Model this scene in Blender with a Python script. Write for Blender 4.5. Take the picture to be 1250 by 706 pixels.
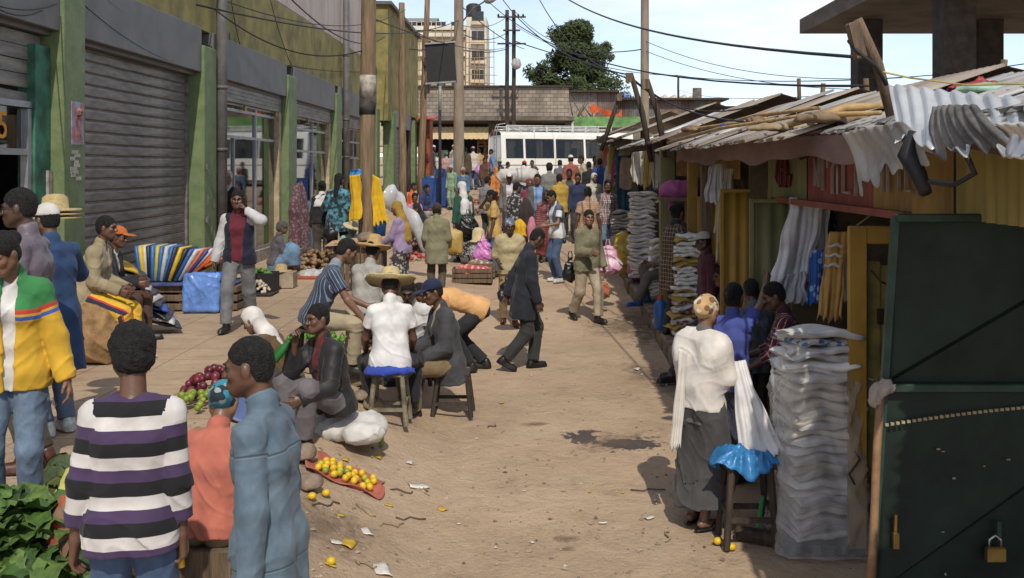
import bpy, math, random
import numpy as np
from mathutils import Vector, Matrix
for o in list(bpy.data.objects): bpy.data.objects.remove(o, do_unlink=True)
SC = bpy.context.scene
COL = SC.collection
R = math.radians
# ------------------------------------------------------------------ camera
FPX, CX, CY, ZC = 1250.0, 650.0, 205.0, 2.88      # focal length and principal point in photo pixels, eye height
cam = bpy.data.cameras.new('camera'); camo = bpy.data.objects.new('camera', cam); COL.objects.link(camo)
cam.sensor_width = 36; cam.lens = 36.0*FPX/1250; cam.shift_x = -(CX-625)/1250; cam.shift_y = -(353-CY)/1250
cam.clip_start = .1; cam.clip_end = 3000
camo.location = (0, 0, ZC); camo.rotation_euler = (R(90), 0, 0)
SC.camera = camo
# ------------------------------------------------------------------ sky, sun, exposure
SUN_EL, SUN_AZ = 47.0, 7.0                         # azimuth: degrees to the right of straight behind the camera
wd = bpy.data.worlds.new('World'); SC.world = wd; wd.use_nodes = True
nt = wd.node_tree; nt.nodes.clear(); N = nt.nodes.new; L = nt.links.new
sky = N('ShaderNodeTexSky'); sky.sky_type = 'NISHITA'; sky.sun_disc = False
sky.sun_elevation = R(SUN_EL); sky.sun_rotation = R(180-SUN_AZ); sky.altitude = 2300; sky.air_density = 1.0; sky.dust_density = 2.2; sky.ozone_density = 1.2
tc = N('ShaderNodeTexCoord'); mp = N('ShaderNodeMapping'); mp.inputs['Scale'].default_value = (1, 1, 3.2); mp.inputs['Location'].default_value = (.31, .1, .12)
L(tc.outputs['Generated'], mp.inputs['Vector'])
cn = N('ShaderNodeTexNoise'); cn.inputs['Scale'].default_value = 3.0; cn.inputs['Detail'].default_value = 7; cn.inputs['Roughness'].default_value = .55
L(mp.outputs[0], cn.inputs['Vector'])
cr = N('ShaderNodeValToRGB'); cr.color_ramp.elements[0].position = .5; cr.color_ramp.elements[1].position = .66
L(cn.outputs['Fac'], cr.inputs['Fac'])
mx = N('ShaderNodeMix'); mx.data_type = 'RGBA'; mx.inputs['B'].default_value = (6.5, 6.6, 6.75, 1)
md = N('ShaderNodeMath'); md.operation = 'MULTIPLY_ADD'; md.inputs[1].default_value = .5; md.inputs[2].default_value = .34
L(cr.outputs['Color'], md.inputs[0]); L(md.outputs[0], mx.inputs['Factor']); L(sky.outputs[0], mx.inputs['A'])
bg = N('ShaderNodeBackground'); bg.inputs['Strength'].default_value = .148; L(mx.outputs['Result'], bg.inputs['Color'])
wo = N('ShaderNodeOutputWorld'); L(bg.outputs[0], wo.inputs['Surface'])
sl = bpy.data.lights.new('sun', 'SUN'); sl.energy = 3.1; sl.angle = R(.55); sl.color = (1, .925, .80)
so = bpy.data.objects.new('sun', sl); COL.objects.link(so)
so.rotation_euler = (R(90-SUN_EL), 0, R(SUN_AZ)); so.location = (3, -10, 20)
SC.view_settings.view_transform = 'Standard'; SC.view_settings.look = 'None'; SC.view_settings.gamma = 1
SC.view_settings.exposure = 0.2; SC.view_settings.use_curve_mapping = False
# ------------------------------------------------------------------ ground height and pixel helpers
def sstep(a, b, x):
    t = min(1, max(0, (x-a)/(b-a))); return t*t*(3-2*t)
def gz(X, Y):
    y = max(Y, -5.0)
    st = .042*y if y < 52 else .042*52+(y-52)*.012
    w = sstep(-.6, -2.6, X)
    return st+w*max(0, .92-st)
def W(px, py, d): return Vector(((px-CX)*d/FPX, d, ZC-(py-CY)*d/FPX))
def GP(px, py):
    d = 8.0
    for _ in range(60):
        z = gz((px-CX)*d/FPX, d); d = .5*d+.5*FPX*(ZC-z)/max(8, (py-CY))
    return Vector(((px-CX)*d/FPX, d, gz((px-CX)*d/FPX, d)))
def GD(px, d):
    X = (px-CX)*d/FPX; return Vector((X, d, gz(X, d)))
# ------------------------------------------------------------------ materials
MC = {}
def mat(name, col, rough=.8, var=.25, scale=6., bump=.15, bscale=None, metal=0., spec=.4, col2=None, detail=6, kind=None, alpha=None, trans=0., stretch=None, coat=0):
    key = (name, tuple(col))
    if key in MC: return MC[key]
    m = bpy.data.materials.new(name); m.use_nodes = True; t = m.node_tree; n = t.nodes; b = n['Principled BSDF']; out = n['Material Output']
    b.inputs['Roughness'].default_value = rough; b.inputs['Metallic'].default_value = metal; b.inputs['Specular IOR Level'].default_value = spec
    if coat: b.inputs['Coat Weight'].default_value = coat
    co = n.new('ShaderNodeTexCoord'); src = co.outputs['Object']
    if stretch:
        mm = n.new('ShaderNodeMapping'); mm.inputs['Scale'].default_value = stretch; t.links.new(src, mm.inputs[0]); src = mm.outputs[0]
    nz = n.new('ShaderNodeTexNoise'); nz.inputs['Scale'].default_value = scale; nz.inputs['Detail'].default_value = detail; nz.inputs['Roughness'].default_value = .62
    t.links.new(src, nz.inputs['Vector'])
    rp = n.new('ShaderNodeValToRGB'); e = rp.color_ramp.elements
    c2 = col2 if col2 else [c*(1-var*1.3) for c in col]
    e[0].position = .36; e[1].position = .64; e[0].color = (*c2, 1); e[1].color = (*[min(1, c*(1+var*.55)) for c in col], 1)
    t.links.new(nz.outputs['Fac'], rp.inputs['Fac']); t.links.new(rp.outputs['Color'], b.inputs['Base Color'])
    if bump:
        nb = n.new('ShaderNodeTexNoise'); nb.inputs['Scale'].default_value = bscale or scale*5; nb.inputs['Detail'].default_value = 5
        t.links.new(src, nb.inputs['Vector'])
        bp = n.new('ShaderNodeBump'); bp.inputs['Strength'].default_value = min(1, bump); bp.inputs['Distance'].default_value = .02
        t.links.new(nb.outputs['Fac'], bp.inputs['Height']); t.links.new(bp.outputs['Normal'], b.inputs['Normal'])
    if trans:       # thin plastic film / clear sheet: part see-through, part milky, part shiny
        tr = n.new('ShaderNodeBsdfTransparent'); tr.inputs['Color'].default_value = (.97, .97, .98, 1)
        lw = n.new('ShaderNodeLayerWeight'); lw.inputs['Blend'].default_value = .35
        mr = n.new('ShaderNodeMapRange'); mr.inputs['To Min'].default_value = 1-trans; mr.inputs['To Max'].default_value = min(1, 1.35-trans)
        t.links.new(lw.outputs['Facing'], mr.inputs['Value'])
        ms = n.new('ShaderNodeMixShader'); t.links.new(mr.outputs[0], ms.inputs[0]); t.links.new(tr.outputs[0], ms.inputs[1]); t.links.new(b.outputs[0], ms.inputs[2])
        t.links.new(ms.outputs[0], out.inputs['Surface'])
    MC[key] = m; return m
def cloth(col, pat=None, c2=None, c3=None, rough=.88, key='', f=1.0):
    """fabric: plain, or woven/printed along the garment coordinates sc (length) and sa (around)"""
    k = ('cloth', tuple(col), pat, tuple(c2) if c2 else None, f, rough, tuple(c3) if c3 else None)
    if k in MC: return MC[k]
    m = bpy.data.materials.new('fabric'); m.use_nodes = True; t = m.node_tree; n = t.nodes; b = n['Principled BSDF']; ln = t.links.new
    b.inputs['Roughness'].default_value = rough; b.inputs['Specular IOR Level'].default_value = .25
    b.inputs['Sheen Weight'].default_value = .08
    co = n.new('ShaderNodeTexCoord').outputs['Object']
    def math_(op, a, bb=0., c=None):
        x = n.new('ShaderNodeMath'); x.operation = op
        for i, v in enumerate((a, bb, c)):
            if v is None: continue
            if isinstance(v, (int, float)): x.inputs[i].default_value = v
            else: ln(v, x.inputs[i])
        return x.outputs[0]
    def attr(nm):
        a = n.new('ShaderNodeAttribute'); a.attribute_name = nm; return a.outputs['Fac']
    def rgb(c): 
        r = n.new('ShaderNodeRGB'); r.outputs[0].default_value = (*c, 1); return r.outputs[0]
    def mixc(fac, a, bb):
        x = n.new('ShaderNodeMix'); x.data_type = 'RGBA'
        if isinstance(fac, (int, float)): x.inputs['Factor'].default_value = fac
        else: ln(fac, x.inputs['Factor'])
        ln(a, x.inputs['A']); ln(bb, x.inputs['B']); return x.outputs['Result']
    def band(v, period, duty, ph=0.):
        fr = math_('FRACT', math_('ADD', math_('MULTIPLY', v, 1/period), ph)); return math_('LESS_THAN', fr, duty)
    base = rgb(col)
    if pat == 'stripe': base = mixc(band(attr('sc'), .05*f, .5), rgb(col), rgb(c2))
    elif pat == 'tri':   # three-colour horizontal bands
        fr = math_('FRACT', math_('ADD', math_('MULTIPLY', attr('sc'), 1/(.165*f)), .58))
        base = mixc(math_('LESS_THAN', fr, .33), rgb(c3), rgb(c2)); base = mixc(math_('GREATER_THAN', fr, .64), base, rgb(col))
    elif pat == 'pin': base = mixc(band(attr('sa'), .038*f, .2), rgb(col), rgb(c2))
    elif pat == 'plaid':
        base = mixc(band(attr('sc'), .06*f, .45), rgb(col), rgb([(a+c)/2 for a, c in zip(col, c2)])); base = mixc(math_('MULTIPLY', band(attr('sa'), .06*f, .42), .75), base, rgb(c2))
        if c3: base = mixc(band(attr('sc'), .06*f, .1, .3), base, rgb(c3)); base = mixc(band(attr('sa'), .06*f, .1, .3), base, rgb(c3))
    elif pat == 'print':
        v = n.new('ShaderNodeTexVoronoi'); v.inputs['Scale'].default_value = 16/f; ln(co, v.inputs['Vector'])
        base = mixc(math_('LESS_THAN', v.outputs['Distance'], .42), rgb(col), rgb(c2))
        if c3:
            v2 = n.new('ShaderNodeTexNoise'); v2.inputs['Scale'].default_value = 9/f; ln(co, v2.inputs['Vector']); base = mixc(math_('GREATER_THAN', v2.outputs['Fac'], .58), base, rgb(c3))
    elif pat == 'tie':
        v = n.new('ShaderNodeTexNoise'); v.inputs['Scale'].default_value = 13/f; v.inputs['Detail'].default_value = 4; ln(co, v.inputs['Vector'])
        mr = n.new('ShaderNodeMapRange'); mr.inputs['From Min'].default_value = .42; mr.inputs['From Max'].default_value = .6; ln(v.outputs['Fac'], mr.inputs['Value']); base = mixc(mr.outputs[0], rgb(col), rgb(c2))
    elif pat == 'yoke':    # c2 above chest line, narrow c3 stripe at the seam
        s = attr('sc'); base = mixc(math_('LESS_THAN', s, .16), rgb(col), rgb(c2)); base = mixc(math_('MULTIPLY', math_('GREATER_THAN', s, .16), math_('LESS_THAN', s, .185)), base, rgb(c3)); base = mixc(math_('MULTIPLY', math_('GREATER_THAN', s, .2), math_('LESS_THAN', s, .222)), base, rgb((.05, .1, .4)))
    elif pat == 'sleeve': base = mixc(math_('GREATER_THAN', attr('sc'), 5.), rgb(col), rgb(c2))
    elif pat == 'panel':   # side panel / piping along limbs
        base = mixc(band(attr('sa'), .2*f, .25, .12), rgb(col), rgb(c2))
        if c3: base = mixc(band(attr('sa'), .2*f, .07, .12), base, rgb(c3))
    elif pat in ('denim', 'denimj'):
        v = n.new('ShaderNodeTexNoise'); v.inputs['Scale'].default_value = 5; v.inputs['Detail'].default_value = 8; v.inputs['Roughness'].default_value = .7; ln(co, v.inputs['Vector'])
        mr = n.new('ShaderNodeMapRange'); mr.inputs['From Min'].default_value = .35; mr.inputs['From Max'].default_value = .7; ln(v.outputs['Fac'], mr.inputs['Value']); base = mixc(mr.outputs[0], rgb(col), rgb(c2 or [min(1, c*1.7+.03) for c in col]))
        if pat == 'denimj':      # stitched seams: yoke, waistband, panel seams, cuffs
            sc_, sa_ = attr('sc'), attr('sa')
            for c0 in (.15, .6): base = mixc(math_('MULTIPLY', math_('LESS_THAN', math_('ABSOLUTE', math_('SUBTRACT', sc_, c0)), .0035), .75), base, rgb([c*.45 for c in col])); base = mixc(math_('MULTIPLY', math_('LESS_THAN', math_('ABSOLUTE', math_('SUBTRACT', sc_, c0+.008)), .0018), .35), base, rgb((.3, .32, .32)))
    v = n.new('ShaderNodeTexNoise'); v.inputs['Scale'].default_value = 7; v.inputs['Detail'].default_value = 5; ln(co, v.inputs['Vector'])
    mr = n.new('ShaderNodeMapRange'); mr.inputs['From Min'].default_value = .3; mr.inputs['From Max'].default_value = .72; mr.inputs['To Min'].default_value = .74; mr.inputs['To Max'].default_value = 1.12; ln(v.outputs['Fac'], mr.inputs['Value'])
    x = n.new('ShaderNodeMix'); x.data_type = 'RGBA'; x.blend_type = 'MULTIPLY'; x.inputs['Factor'].default_value = 1; ln(base, x.inputs['A']); ln(mr.outputs[0], x.inputs['B']); ln(x.outputs['Result'], b.inputs['Base Color'])
    # creases and weave
    mpp = n.new('ShaderNodeMapping'); mpp.inputs['Scale'].default_value = (1.25, 1.25, .62); mpp.inputs['Rotation'].default_value = (.25, .35, .1); ln(co, mpp.inputs[0])
    w1 = n.new('ShaderNodeTexNoise'); w1.noise_type = 'RIDGED_MULTIFRACTAL'; w1.inputs['Scale'].default_value = 6.5; w1.inputs['Detail'].default_value = 2.5; w1.inputs['Roughness'].default_value = .45; w1.inputs['Distortion'].default_value = .5; ln(mpp.outputs[0], w1.inputs['Vector'])
    w2 = n.new('ShaderNodeTexNoise'); w2.inputs['Scale'].default_value = 320; ln(co, w2.inputs['Vector'])
    hh = math_('ADD', w1.outputs['Fac'], math_('MULTIPLY', w2.outputs['Fac'], .03))
    bp = n.new('ShaderNodeBump'); bp.inputs['Strength'].default_value = .42; bp.inputs['Distance'].default_value = .022; ln(hh, bp.inputs['Height']); ln(bp.outputs['Normal'], b.inputs['Normal'])
    MC[k] = m; return m
def skinm(col):
    return mat('skin', [c*1.45 for c in col], rough=.42, var=.16, scale=9, bump=.08, bscale=90, spec=.45)
# ------------------------------------------------------------------ objects
OFF = {}
def tag(o, label=None, cat=None, group=None, kind=None):
    if label: o['label'] = label
    if cat: o['category'] = cat
    if group: o['group'] = group
    if kind: o['kind'] = kind
    return o
def thing(name, label, cat, loc=(0, 0, 0), rz=0, group=None):
    o = bpy.data.objects.new(name, None); o.empty_display_size = .1; COL.objects.link(o)
    o.location = loc; o.rotation_euler = (0, 0, rz); tag(o, label, cat, group); OFF[o.name] = Vector(loc); return o
def link(name, me, parent=None, loc=None, rot=None, scale=None):
    o = bpy.data.objects.new(name, me); COL.objects.link(o)
    if parent: o.parent = parent
    if loc is not None: o.location = loc
    if rot is not None: o.rotation_euler = rot
    if scale is not None: o.scale = scale
    return o
def meshdata(name, v, f, m, smooth=False):
    me = bpy.data.meshes.new(name); me.from_pydata([tuple(x) for x in v], [], f); me.update()
    if m: me.materials.append(m)
    if smooth: me.polygons.foreach_set('use_smooth', [True]*len(me.polygons))
    return me
class MB:
    """collects shapes given in world coordinates and links them as one mesh object"""
    def __init__(s): s.v = []; s.f = []
    def add(s, v, f):
        o = len(s.v); s.v += [Vector(x) for x in v]; s.f += [[i+o for i in q] for q in f]; return s
    def box(s, c, d, rz=0, M=None, bev=0.):
        x, y, z = d[0]/2, d[1]/2, d[2]/2
        if bev:
            e = bev; v = []
            for sz in (-1, 1):
                for k, q in ((-1, 0), (0, 0)):
                    zz = sz*(z if (k == -1) else z-e); ins = e if k == -1 else 0
                    v.append([(sx*(x-ins), sy*(y-ins), zz) for sx, sy in ((-1, -1), (1, -1), (1, 1), (-1, 1))])
            rings = [v[0], v[1], v[3], v[2]]; vv = [p for r in rings for p in r]
            fs = [(3, 2, 1, 0), (12, 13, 14, 15)]
            for r in range(3):
                for i in range(4): fs.append((r*4+i, r*4+(i+1) % 4, r*4+4+(i+1) % 4, r*4+4+i))
        else:
            vv = [(a*x, b*y, c_*z) for c_ in (-1, 1) for a, b in ((-1, -1), (1, -1), (1, 1), (-1, 1))]
            fs = [(3, 2, 1, 0), (4, 5, 6, 7), (0, 1, 5, 4), (1, 2, 6, 5), (2, 3, 7, 6), (3, 0, 4, 7)]
        T = Matrix.Translation(Vector(c)) @ (M.to_4x4() if M else Matrix.Rotation(rz, 4, 'Z'))
        return s.add([T @ Vector(p) for p in vv], fs)
    def tube(s, pts, r, n=8, cap=True):
        pts = [Vector(p) for p in pts]; rr = r if isinstance(r, (list, tuple)) else [r]*len(pts); v = []; f = []
        u = None
        for i, p in enumerate(pts):
            t = (pts[min(i+1, len(pts)-1)]-pts[max(i-1, 0)]).normalized()
            if u is None: u = t.orthogonal().normalized()
            u = (u-t*u.dot(t)).normalized(); w = t.cross(u)
            for j in range(n):
                a = 2*math.pi*j/n; v.append(p+(u*math.cos(a)+w*math.sin(a))*rr[i])
        for i in range(len(pts)-1):
            for j in range(n): f.append((i*n+j, i*n+(j+1) % n, (i+1)*n+(j+1) % n, (i+1)*n+j))
        if cap: f.append(tuple(range(n-1, -1, -1))); f.append(tuple(range((len(pts)-1)*n, len(pts)*n)))
        return s.add(v, f)
    def lathe(s, prof, c=(0, 0, 0), n=20, M=None, wav=None):
        v = []; f = []
        for i, (r, z) in enumerate(prof):
            for j in range(n):
                a = 2*math.pi*j/n; dz = wav(r, a) if wav else 0
                p = Vector((r*math.cos(a), r*math.sin(a), z+dz)); v.append((M @ p if M else p)+Vector(c))
        for i in range(len(prof)-1):
            for j in range(n): f.append((i*n+j, i*n+(j+1) % n, (i+1)*n+(j+1) % n, (i+1)*n+j))
        if prof[0][0] > 1e-4: f.append(tuple(range(n-1, -1, -1)))
        if prof[-1][0] > 1e-4: f.append(tuple(range((len(prof)-1)*n, len(prof)*n)))
        return s.add(v, f)
    def grid(s, fn, nu, nv, thick=0.):
        v = [Vector(fn(i/nu, j/nv)) for j in range(nv+1) for i in range(nu+1)]
        f = [(j*(nu+1)+i, j*(nu+1)+i+1, (j+1)*(nu+1)+i+1, (j+1)*(nu+1)+i) for j in range(nv) for i in range(nu)]
        if thick:
            nn = [Vector((0, 0, 0)) for _ in v]
            for q in f:
                k = (v[q[1]]-v[q[0]]).cross(v[q[3]]-v[q[0]])
                for i in q: nn[i] += k
            v2 = [p-k.normalized()*thick if k.length > 0 else p for p, k in zip(v, nn)]; o = len(v)
            f2 = [tuple(reversed([i+o for i in q])) for q in f]
            ed = [j for j in range(nu+1)]+[(j+1)*(nu+1)-1 for j in range(1, nv+1)]+[nv*(nu+1)+i for i in range(nu-1, -1, -1)]+[j*(nu+1) for j in range(nv-1, 0, -1)]
            fe = [(ed[i], ed[i]+o, ed[(i+1) % len(ed)]+o, ed[(i+1) % len(ed)]) for i in range(len(ed))]
            v = v+v2; f = f+f2+fe
        return s.add(v, f)
    def quad(s, *p): return s.add(p, [tuple(range(len(p)))])
    def build(s, name, m, parent=None, smooth=False, label=None, cat=None, group=None, kind=None, org=None):
        if parent is not None: off = OFF.get(parent.name, Vector((0, 0, 0)))
        elif org is not None: off = Vector(org)
        else:
            lo = [min(p[i] for p in s.v) for i in range(3)]; hi = [max(p[i] for p in s.v) for i in range(3)]
            off = Vector(((lo[0]+hi[0])/2, (lo[1]+hi[1])/2, lo[2]))
        me = meshdata(name, [p-off for p in s.v], s.f, m, smooth)
        o = link(name, me, parent, None if parent else off); OFF[o.name] = off
        return tag(o, label, cat, group, kind)
def rot_to(v):
    return Vector((0, 0, 1)).rotation_difference(Vector(v).normalized()).to_matrix()
def clone(o, parent=None, **kw):
    c = o.copy(); COL.objects.link(c); c.parent = parent
    OFF[c.name] = OFF.get(o.name, Vector((0, 0, 0)))
    for ch in [x for x in bpy.data.objects if x.parent == o]: clone(ch, c)
    for k, v in kw.items():
        if k in ('location', 'rotation_euler', 'scale'): setattr(c, k, v)
        else: c[k] = v
    return c
# ------------------------------------------------------------------ signed-distance modelling (soft bodies: people, sacks, fruit)
def V3(p): return np.array(p, dtype=np.float32)
class F:
    def __init__(s, k=.02): s.ops = []; s.k = k; s.lo = V3((9e9,)*3); s.hi = V3((-9e9,)*3); s.nz = None; s.spine = None
    def _b(s, c, r): s.lo = np.minimum(s.lo, V3(c)-r); s.hi = np.maximum(s.hi, V3(c)+r)
    def rc(s, a, b, r1, r2=None, k=None, sc=None, sub=False):
        r2 = r1 if r2 is None else r2; a = V3(a); b = V3(b)
        if not sub: s._b(a, r1); s._b(b, r2)
        s.ops.append(('s' if sub else 'u', 'rc', (a, b, r1, r2), s.k if k is None else k, sc)); return s
    def el(s, c, rad, M=None, k=None, sc=None, sub=False):
        c = V3(c); rad = V3(rad if hasattr(rad, '__len__') else (rad,)*3); M = np.eye(3, dtype=np.float32) if M is None else np.array(M, dtype=np.float32)
        if not sub: s._b(c, float(rad.max()))
        s.ops.append(('s' if sub else 'u', 'el', (c, rad, M), s.k if k is None else k, sc)); return s
    def cut(s, p, n):
        n = V3(n); n = n/np.linalg.norm(n); s.ops.append(('c', None, (n, float(n @ V3(p))), 0, None)); return s
    def wedge(s, c, r, f, up, w0, w1, L):
        s.ops.append(('w', None, (V3(c), V3(r), V3(f), V3(up), w0, w1, L), 0, None)); return s
    def add(s, f2, k=None):
        s.lo = np.minimum(s.lo, f2.lo); s.hi = np.maximum(s.hi, f2.hi); s.ops.append(('u', 'F', f2, s.k if k is None else k, None)); return s
    def _p(s, kind, a, P):
        if kind == 'rc':
            p, q, r1, r2 = a; ba = q-p; L2 = float(ba @ ba); pa = P-p
            if L2 < 1e-9: return np.sqrt((pa*pa).sum(1))-r1, None
            t = np.clip((pa @ ba)/L2, 0, 1); w = pa-t[:, None]*ba
            return np.sqrt((w*w).sum(1))-(r1+(r2-r1)*t), t
        if kind == 'el':
            c, rad, M = a; q = ((P-c) @ M.T)/rad; k0 = np.sqrt((q*q).sum(1)); q /= rad; k1 = np.sqrt((q*q).sum(1))+1e-9
            return k0*(k0-1)/k1, None
        return a.eval(P), None
    def eval(s, P, cen=None, rad=0.):
        d = np.full(len(P), 9., dtype=np.float32)
        for op, kind, a, k, sc in s.ops:
            if op == 'c': d = np.maximum(d, P @ a[0]-a[1]); continue
            if op == 'w':
                c, r, f, up, w0, w1, L = a; q = P-c; t = np.clip(-(q @ up)/L, 0, 1); e = np.maximum(np.abs(q @ r)-(w0+(w1-w0)*t), .02-(q @ f)); d = np.maximum(d, -e); continue
            if cen is not None:
                if kind == 'F':
                    if np.any(cen < a.lo-rad-.1) or np.any(cen > a.hi+rad+.1): continue
                elif kind == 'rc':
                    p, q, r1, r2 = a; ba = q-p; tt = min(1., max(0., float((cen-p) @ ba)/(float(ba @ ba)+1e-9))); w = cen-p-tt*ba
                    if math.sqrt(float(w @ w))-max(r1, r2) > rad+.09: continue
                else:
                    w = cen-a[0]
                    if math.sqrt(float(w @ w))-float(a[1].max()) > rad+.09: continue
                if kind == 'F':
                    e = a.eval(P, cen, rad); h = np.maximum(k-np.abs(d-e), 0) if k > 0 else 0
                    d = np.minimum(d, e)-(h*h/(4*k) if k > 0 else 0); continue
            e, _ = s._p(kind, a, P)
            if op == 'u':
                if k > 0: h = np.maximum(k-np.abs(d-e), 0); d = np.minimum(d, e)-h*h/(4*k)
                else: d = np.minimum(d, e)
            else:
                e = -e
                if k > 0: h = np.maximum(k-np.abs(d-e), 0); d = np.maximum(d, e)+h*h/(4*k)
                else: d = np.maximum(d, e)
        if s.nz:
            amp, fr, sd = s.nz; x, y, z = P[:, 0], P[:, 1], P[:, 2]
            w1 = np.sin(fr*.33*(x-y)+sd)+.6*np.sin(fr*.5*(z+x)+sd*2.3); w2 = np.sin(fr*.28*(z-y)+sd*1.7)
            c1 = 1-np.abs(np.sin(fr*.42*(z*1.25+.5*x+.3*y)+1.5*w1+sd)); c2 = 1-np.abs(np.sin(fr*.38*(1.2*x-.8*y+.45*z)+1.4*w2+sd*.7))
            c3 = 1-np.abs(np.sin(fr*.95*(z*.9-.7*x+.5*y)+1.8*w2+sd*1.9+.8*w1)); c4 = 1-np.abs(np.sin(fr*1.05*(x+.6*y+.5*z)-1.6*w1+sd))
            d = d-amp*(1.6*c1**3*(.5+.5*w2)+1.3*c2**3*(.55+.3*w1)-.6+.25*w1*w2+.75*c3**3*(.5-.4*w2)+.7*c4**3*(.5+.4*w1))
        return d
    def coords(s, P):
        best = np.full(len(P), 9.); sc = np.zeros(len(P)); sa = np.zeros(len(P))
        for op, kind, a, k, c in s.ops:
            if op != 'u': continue
            if kind == 'F':
                e = a.eval(P); s2, a2 = a.coords(P); m = e < best; best[m] = e[m]; sc[m] = s2[m]; sa[m] = a2[m]
            elif c is not None and kind == 'rc':
                e, t = s._p(kind, a, P); m = e < best; best[m] = e[m]; sc[m] = (c[0]+(c[1]-c[0])*t)[m]
                ba = a[1]-a[0]; ba = ba/np.linalg.norm(ba)
                if c[2] == 0:
                    sa[m] = P[m, 0]+.6*P[m, 1]
                    if s.spine is not None: sc[m] = (s.spine[0]-P[m]) @ s.spine[1]
                else:
                    u = np.cross(ba, V3((0, 1, 0))); u = u/(np.linalg.norm(u)+1e-6); w = np.cross(ba, u); pa = P[m]-a[0]; sa[m] = np.arctan2(pa @ w, pa @ u)*.07
        return sc, sa
def nets(fld, h):
    B = 8; pad = .03+h*2
    lo = fld.lo-pad; hi = fld.hi+pad; nb = np.ceil((hi-lo)/(B*h)).astype(int)
    bi = np.stack(np.meshgrid(*[np.arange(n) for n in nb], indexing='ij'), -1).reshape(-1, 3)
    cen = (lo+(bi+.5)*B*h).astype(np.float32)
    d = fld.eval(cen); bi = bi[np.abs(d) < B*h*.87*1.35+.02]
    if len(bi) == 0: return np.zeros((0, 3)), []
    g = np.stack(np.meshgrid(*[np.arange(B+1)]*3, indexing='ij'), -1).reshape(-1, 3)
    sb = bi//2; sk = (sb[:, 0]*4096+sb[:, 1])*4096+sb[:, 2]; so_ = np.argsort(sk, kind='stable'); bi = bi[so_]; sk = sk[so_]
    cutp = np.concatenate(([0], np.nonzero(np.diff(sk))[0]+1, [len(sk)])); D = np.empty((len(bi), B+1, B+1, B+1), dtype=np.float32); gh = (g*h).astype(np.float32)
    for a_, b_ in zip(cutp[:-1], cutp[1:]):
        base = (lo+bi[a_:b_]*(B*h)).astype(np.float32); Pp = (base[:, None, :]+gh[None]).reshape(-1, 3)
        sc_ = (lo+(bi[a_]//2*2+1)*(B*h)).astype(np.float32)
        D[a_:b_] = fld.eval(Pp, sc_, B*h*1.74).reshape(-1, B+1, B+1, B+1)
    S = D < 0
    corners = [(i, j, k) for i in (0, 1) for j in (0, 1) for k in (0, 1)]
    cnt = sum(S[:, i:i+B, j:j+B, k:k+B].astype(np.int8) for i, j, k in corners)
    act = (cnt > 0) & (cnt < 8); ab, ai, aj, ak = np.nonzero(act)
    dims = nb*B+2
    cell = bi[ab]*B+np.stack([ai, aj, ak], 1)
    key = (cell[:, 0].astype(np.int64)*dims[1]+cell[:, 1])*dims[2]+cell[:, 2]
    cv = np.stack([D[ab, ai+i, aj+j, ak+k] for i, j, k in corners], 1); acc = np.zeros((len(ab), 3)); num = np.zeros(len(ab)); C = np.array(corners, float)
    for a in range(8):
        for b in range(a+1, 8):
            if sum(x != y for x, y in zip(corners[a], corners[b])) != 1: continue
            m = (cv[:, a] < 0) != (cv[:, b] < 0); t = cv[m, a]/(cv[m, a]-cv[m, b]); acc[m] += C[a]+(C[b]-C[a])*t[:, None]; num[m] += 1
    vert = lo+(cell+acc/num[:, None])*h
    o = np.argsort(key); ks = key[o]; vert = vert[o]; cell = cell[o]; cv = cv[o]
    st = (dims[1]*dims[2], dims[2], 1); faces = []
    for ax, (e1, u, v) in enumerate((((1, 0, 0), 1, 2), ((0, 1, 0), 2, 0), ((0, 0, 1), 0, 1))):
        c1 = corners.index(e1); m = (cv[:, 0] < 0) != (cv[:, c1] < 0); kk = ks[m]; flip = cv[m, 0] < 0
        q = np.stack([kk, kk-st[u], kk-st[u]-st[v], kk-st[v]], 1); p = np.searchsorted(ks, q); p = np.clip(p, 0, len(ks)-1)
        ok = (ks[p] == q).all(1); p = p[ok]; fl = flip[ok]
        p[~fl] = p[~fl][:, ::-1]; faces.append(p)
    return vert, np.concatenate(faces)
def sdfmesh(name, fld, h, m, attrs=False):
    v, q = nets(fld, h); me = bpy.data.meshes.new(name)
    if len(v):
        me.vertices.add(len(v)); me.vertices.foreach_set('co', v.astype(np.float32).ravel())
        me.loops.add(len(q)*4); me.loops.foreach_set('vertex_index', q.astype(np.int32).ravel())
        me.polygons.add(len(q)); me.polygons.foreach_set('loop_start', np.arange(0, len(q)*4, 4, dtype=np.int32)); me.polygons.foreach_set('loop_total', np.full(len(q), 4, dtype=np.int32))
        me.polygons.foreach_set('use_smooth', np.ones(len(q), dtype=bool)); me.update(calc_edges=True)
        if attrs:
            sc, sa = fld.coords(v.astype(np.float32))
            for nm, a in (('sc', sc), ('sa', sa)):
                at = me.attributes.new(nm, 'FLOAT', 'POINT'); at.data.foreach_set('value', a.astype(np.float32))
    me.materials.append(m); return me
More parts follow.
